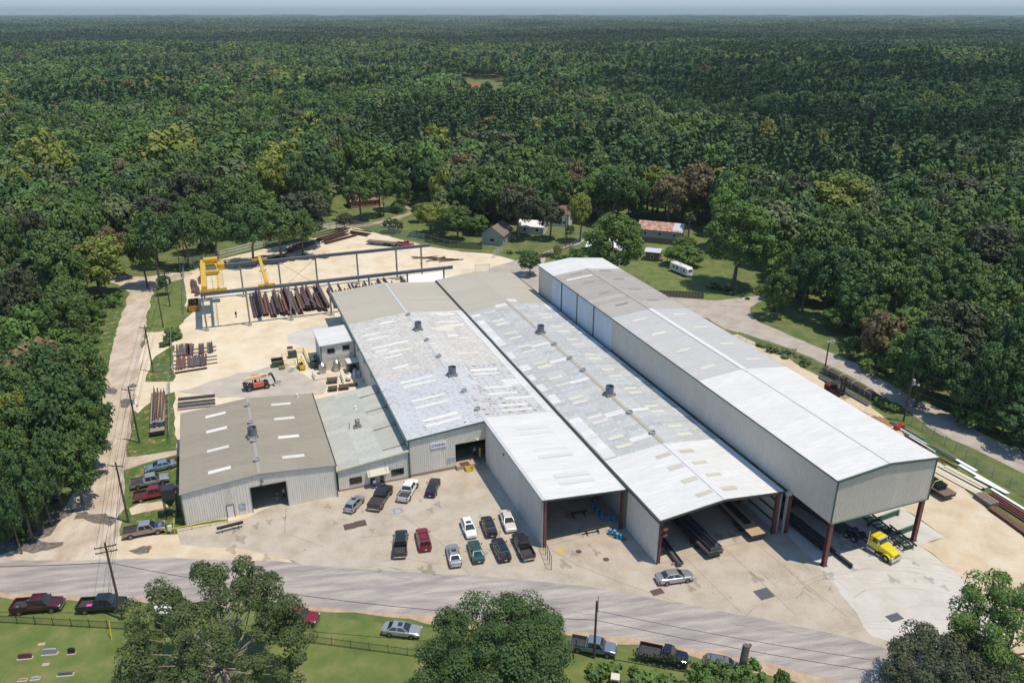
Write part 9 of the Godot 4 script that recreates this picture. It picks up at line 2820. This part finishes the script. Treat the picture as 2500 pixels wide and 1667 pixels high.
	for q in CLEARINGS:
		var pp := PackedVector2Array()
		for i in range(0, q.size(), 2):
			pp.append(Vector2(q[i], q[i + 1]))
		clear.append(Geometry2D.offset_polygon(pp, 3.5)[0] if clear.is_empty() else pp)
	var found := []
	for band in [[90.0, 300.0, 6.6], [300.0, 800.0, 9.0], [800.0, 1800.0, 11.5]]:
		var step: float = band[2]
		var z := -float(band[0]) * 0.8
		while z > -float(band[1]):
			var half := absf(z) * 0.72 + 70.0
			var x := -half
			while x < half:
				var px := x + r.randf_range(-0.42, 0.42) * step
				var pz := z + r.randf_range(-0.42, 0.42) * step
				var d := Vector2(px, pz).length()
				x += step
				if d < band[0] or d > band[1]:
					continue
				var hit := false
				for pp in clear:
					if Geometry2D.is_point_in_polygon(Vector2(px, pz), pp):
						hit = true
						break
				if hit:
					continue
				if d < 560.0:
					for q in used:
						var e := Vector2(px - q[0], pz - q[1]).length()
						if e < q[2] * 0.8:
							hit = true
							break
					if hit:
						continue
				found.append([d, px, pz])
			z -= step
	found.sort_custom(func(p, q): return p[0] < q[0])
	# sets of copies: key -> [mesh, transforms, colours]
	var sets := {}
	var alone := 300 - count - 6
	for i in found.size():
		var d: float = found[i][0]
		var x: float = found[i][1]
		var z: float = found[i][2]
		var zone := nz.get_noise_2d(x * 0.10 + 50.0, z * 0.10)
		var kind := "O"
		var u := r.randf()
		if zone > 0.10 + 0.25 * r.randf() - (0.22 if x > 80.0 else 0.0):
			kind = "P"
		elif u < 0.24:
			kind = "D"
		elif u < 0.42:
			kind = "L"
		elif u < 0.58:
			kind = "G"
		elif u < 0.605:
			kind = "Y"
		elif u < 0.62:
			kind = "B"
		var h := r.randf_range(14.0, 24.0)
		var R := r.randf_range(5.0, 11.5)
		if d < 300.0:
			h = r.randf_range(8.0, 15.0) if z > -225.0 else r.randf_range(13.0, 21.0)
			R = r.randf_range(3.0, 5.8) if z > -225.0 else r.randf_range(4.5, 8.5)
		if kind == "P" and d > 300.0:
			h = r.randf_range(19.0, 27.0)
			R = r.randf_range(4.0, 6.0)
		var at := Vector3(x, terr(x, z) - 0.2, z)
		var turn := r.randf() * TAU
		if i < alone:
			var m: Array = near[r.randi() % near.size()]
			var hh := 14.0
			var RR := 6.0
			if kind == "P":
				m = pine_near[i % 2]
				hh = 22.0
				RR = 4.8
			place_tree("pine_tree" if kind == "P" else "tree", LOOK[kind] + " " + spot_of(x, z), "trees and shrubs " + spot_of(x, z), m, mats["leaf_" + kind], bark, at, turn, Vector3(R / RR, h / hh, R / RR))
			continue
		var lod := "mid" if d < 620.0 else "far"
		var list: Array = (pine_mid if lod == "mid" else pine_far) if kind == "P" else (mid if lod == "mid" else far)
		var which := r.randi() % list.size()
		var key := lod + ("pine" if kind == "P" else "broad") + str(which)
		if not sets.has(key):
			sets[key] = [list[which][0], [], [], list[which][1]]
		var sx := R / (4.1 if kind == "P" else 8.0)
		var sy := h / (20.0 if kind == "P" else (15.0 if lod == "mid" else 16.0))
		sets[key][1].append(Transform3D(Basis(Vector3.UP, turn).scaled_local(Vector3(sx, sy, sx)), at))
		var c: Array = LEAF[kind]
		var k := r.randf_range(0.82, 1.18)
		sets[key][2].append(Color(c[0] * k, c[1] * k, c[2] * k))
	var many := leaf_mat("leaf_many", 1.0, 1.0, 1.0)
	many.backlight = lin(0.07, 0.12, 0.03)
	for key in sets:
		forest_mass(sets[key][0], sets[key][1], sets[key][2], many, "woodland of mixed broadleaf trees and pines reaching back from the yard")
		if key.begins_with("mid"):
			var none := []
			for q in sets[key][1]:
				none.append(Color(1, 1, 1))
			forest_mass(sets[key][3], sets[key][1], none, bark, "trunks and limbs of the trees in the wood beyond the yard")
	far_woods(r)
	undergrowth(r)

func forest_mass(mesh: Mesh, where: Array, tints: Array, m: Material, label: String) -> void:
	var mm := MultiMesh.new()
	mm.transform_format = MultiMesh.TRANSFORM_3D
	mm.use_colors = true
	mm.mesh = mesh
	mm.instance_count = where.size()
	for i in where.size():
		mm.set_instance_transform(i, where[i])
		mm.set_instance_color(i, tints[i])
	var o := MultiMeshInstance3D.new()
	o.name = numbered("forest")
	o.multimesh = mm
	o.material_override = m
	add_child(o)
	tag(o, label, "forest", "woods", "stuff")

func far_woods(r: RandomNumberGenerator) -> void:
	# far off, the wood is one mass: patches of crowns laid over the rolling land
	var patches := []
	for k in 3:
		var L := Leaves.new()
		L.r.seed = 800 + k
		for i in 64:
			var x := (i % 8 + 0.5 + L.r.randf_range(-0.45, 0.45)) * 11.0 - 44.0
			var z := (i / 8 + 0.5 + L.r.randf_range(-0.45, 0.45)) * 11.0 - 44.0
			var h := L.r.randf_range(10.0, 18.0)
			var t := L.r.randf_range(0.75, 1.25)
			var w := L.r.randf_range(4.0, 6.5)
			for j in 12:
				var d := L.unit()
				d.y = absf(d.y) * 1.4 - 0.3
				L.leaf(Vector3(x, h - 4.5, z) + d * Vector3(w, 5.0, w) * 0.85, (d + L.unit() * 0.4).normalized(), 6.0, Color(t, t, t))
		patches.append(L.mesh())
	var sets := [[], [], []]
	var tints := [[], [], []]
	for ring in [[1760.0, 5200.0, 86.0, 1.0], [5200.0, 16000.0, 250.0, 3.0]]:
		var step: float = ring[2]
		var z := -float(ring[0]) * 0.75
		while z > -float(ring[1]):
			var half := absf(z) * 0.72 + 200.0
			var x := -half
			while x < half:
				var d := Vector2(x, z).length()
				if d > ring[0] and d < ring[1]:
					var p := Vector3(x + r.randf_range(-6, 6), 0, z + r.randf_range(-6, 6))
					p.y = terr(p.x, p.z) - 1.0
					var k := r.randi() % 3
					var zone := nz.get_noise_2d(p.x * 0.03, p.z * 0.05) + 0.4 * nz.get_noise_2d(p.x * 0.2, p.z * 0.3)
					var c := Color(0.058, 0.105, 0.034).lerp(Color(0.115, 0.165, 0.05), clampf(zone * 1.6 + 0.25, 0.0, 1.0))
					if zone < -0.25:
						c = Color(0.045, 0.088, 0.036)
					sets[k].append(Transform3D(Basis(Vector3.UP, (r.randi() % 4) * PI * 0.5).scaled_local(Vector3(ring[3], 1.0 if ring[3] < 2.0 else 1.15, ring[3])), p))
					tints[k].append(c)
				x += step
			z -= step
	for k in 3:
		forest_mass(patches[k], sets[k], tints[k], mats["leaf_many"], "far woodland fading to blue at the horizon")

func undergrowth(r: RandomNumberGenerator) -> void:
	# brush along the edges of the roads and fences
	var L := Leaves.new()
	L.r.seed = 77
	for i in 90:
		L.leaf(Vector3(L.r.randf_range(-0.5, 0.5), L.r.randf_range(0.05, 0.7), L.r.randf_range(-0.5, 0.5)), (L.unit() + Vector3(0, 0.8, 0)).normalized(), 0.34, Color(1, 1, 1) * L.r.randf_range(0.7, 1.3))
	var mesh := L.mesh()
	var where := []
	var tints := []
	for line in [[-112, -205, -96, -165, 60], [-98, -160, -84, -128, 50], [-80, -104, -72, -98, 26], [-83, -181, -80, -172, 26], [58, -172, 66, -160, 16], [56, -215, 64, -205, 20], [88, -190, 100, -168, 50], [100, -165, 118, -140, 70], [96, -150, 125, -118, 80], [-100, -230, -60, -245, 50], [0, -250, 20, -240, 30], [10, -72, 34, -64, 40]]:
		for k in line[4]:
			var f := r.randf()
			var p := Vector3(lerpf(line[0], line[2], f) + r.randf_range(-1.6, 1.6), 0, lerpf(line[1], line[3], f) + r.randf_range(-1.6, 1.6))
			var s := r.randf_range(0.5, 1.7)
			where.append(Transform3D(Basis(Vector3.UP, r.randf() * TAU).scaled_local(Vector3(s * 1.3, s, s * 1.3)), p))
			var c: Array = LEAF[["G", "O", "L", "G"][r.randi() % 4]]
			tints.append(Color(c[0], c[1], c[2]))
	forest_mass(mesh, where, tints, mats["leaf_many"], "weedy undergrowth along the road edges")
	var last := get_child(get_child_count() - 1)
	last.name = "undergrowth"
	last.set_meta("category", "undergrowth")

func palm(at: Vector3) -> void:
	var t := thing("palm_tree", "fan palm standing beside the rust roofed cottage", "palm", at, 0.0)
	var g := G.new()
	g.rod(Vector3(0, -0.2, 0), Vector3(0, 7.5, 0), 0.3, 0.24, 9, false)
	part(t, "trunk", g.mesh(), mt("palm_bark", 0.16, 0.13, 0.10, 0.9))
	var r := RandomNumberGenerator.new()
	r.seed = 3
	for k in 26:
		var f := G.new()
		var a := TAU * k / 26.0 + r.randf() * 0.2
		var el := r.randf_range(-0.7, 1.2)
		var d := Vector3(cos(a) * cos(el), sin(el), sin(a) * cos(el))
		var s := d.cross(Vector3.UP).normalized()
		var o := Vector3(0, 7.6, 0)
		var tip := o + d * 2.3 + Vector3(0, -0.35, 0)
		var m := o + d * 1.3
		f.tri(o, m + s * 0.7, tip)
		f.tri(o, tip, m - s * 0.7)
		part(t, "frond", f.mesh(), mt("palm_leaf", 0.06, 0.10, 0.035, 0.6) if el > -0.3 else mt("palm_dead", 0.22, 0.17, 0.10, 0.9))

func clouds() -> void:
	# fair weather clouds out of frame, whose shade lies on the woods
	var m := see_through("cloud_white", 0.85, 0.86, 0.88, 0.30)
	var f := FastNoiseLite.new()
	f.seed = 12
	f.frequency = 0.004
	for q in CLOUDS:
		var g := G.new()
		var n := 28
		var rows := 7
		var rings := []
		for j in rows:
			var el := lerpf(-0.5 * PI + 0.05, 0.5 * PI - 0.05, float(j) / (rows - 1))
			var ring := PackedVector3Array()
			for i in n:
				var a := TAU * i / n
				var d := Vector3(cos(a) * cos(el), sin(el), sin(a) * cos(el))
				var s := 1.0 + 0.55 * f.get_noise_3d(d.x * 260.0 + q[0], d.y * 260.0, d.z * 260.0 + q[1])
				ring.append(Vector3(d.x * q[3] * s, d.y * q[2] * 0.14 * s, d.z * q[4] * s))
			rings.append(ring)
		g.loft(rings)
		solo("cloud", g.mesh(), m, q[5], "cloud", Vector3(q[0], q[6], q[1]), 0.0, "drifting clouds")
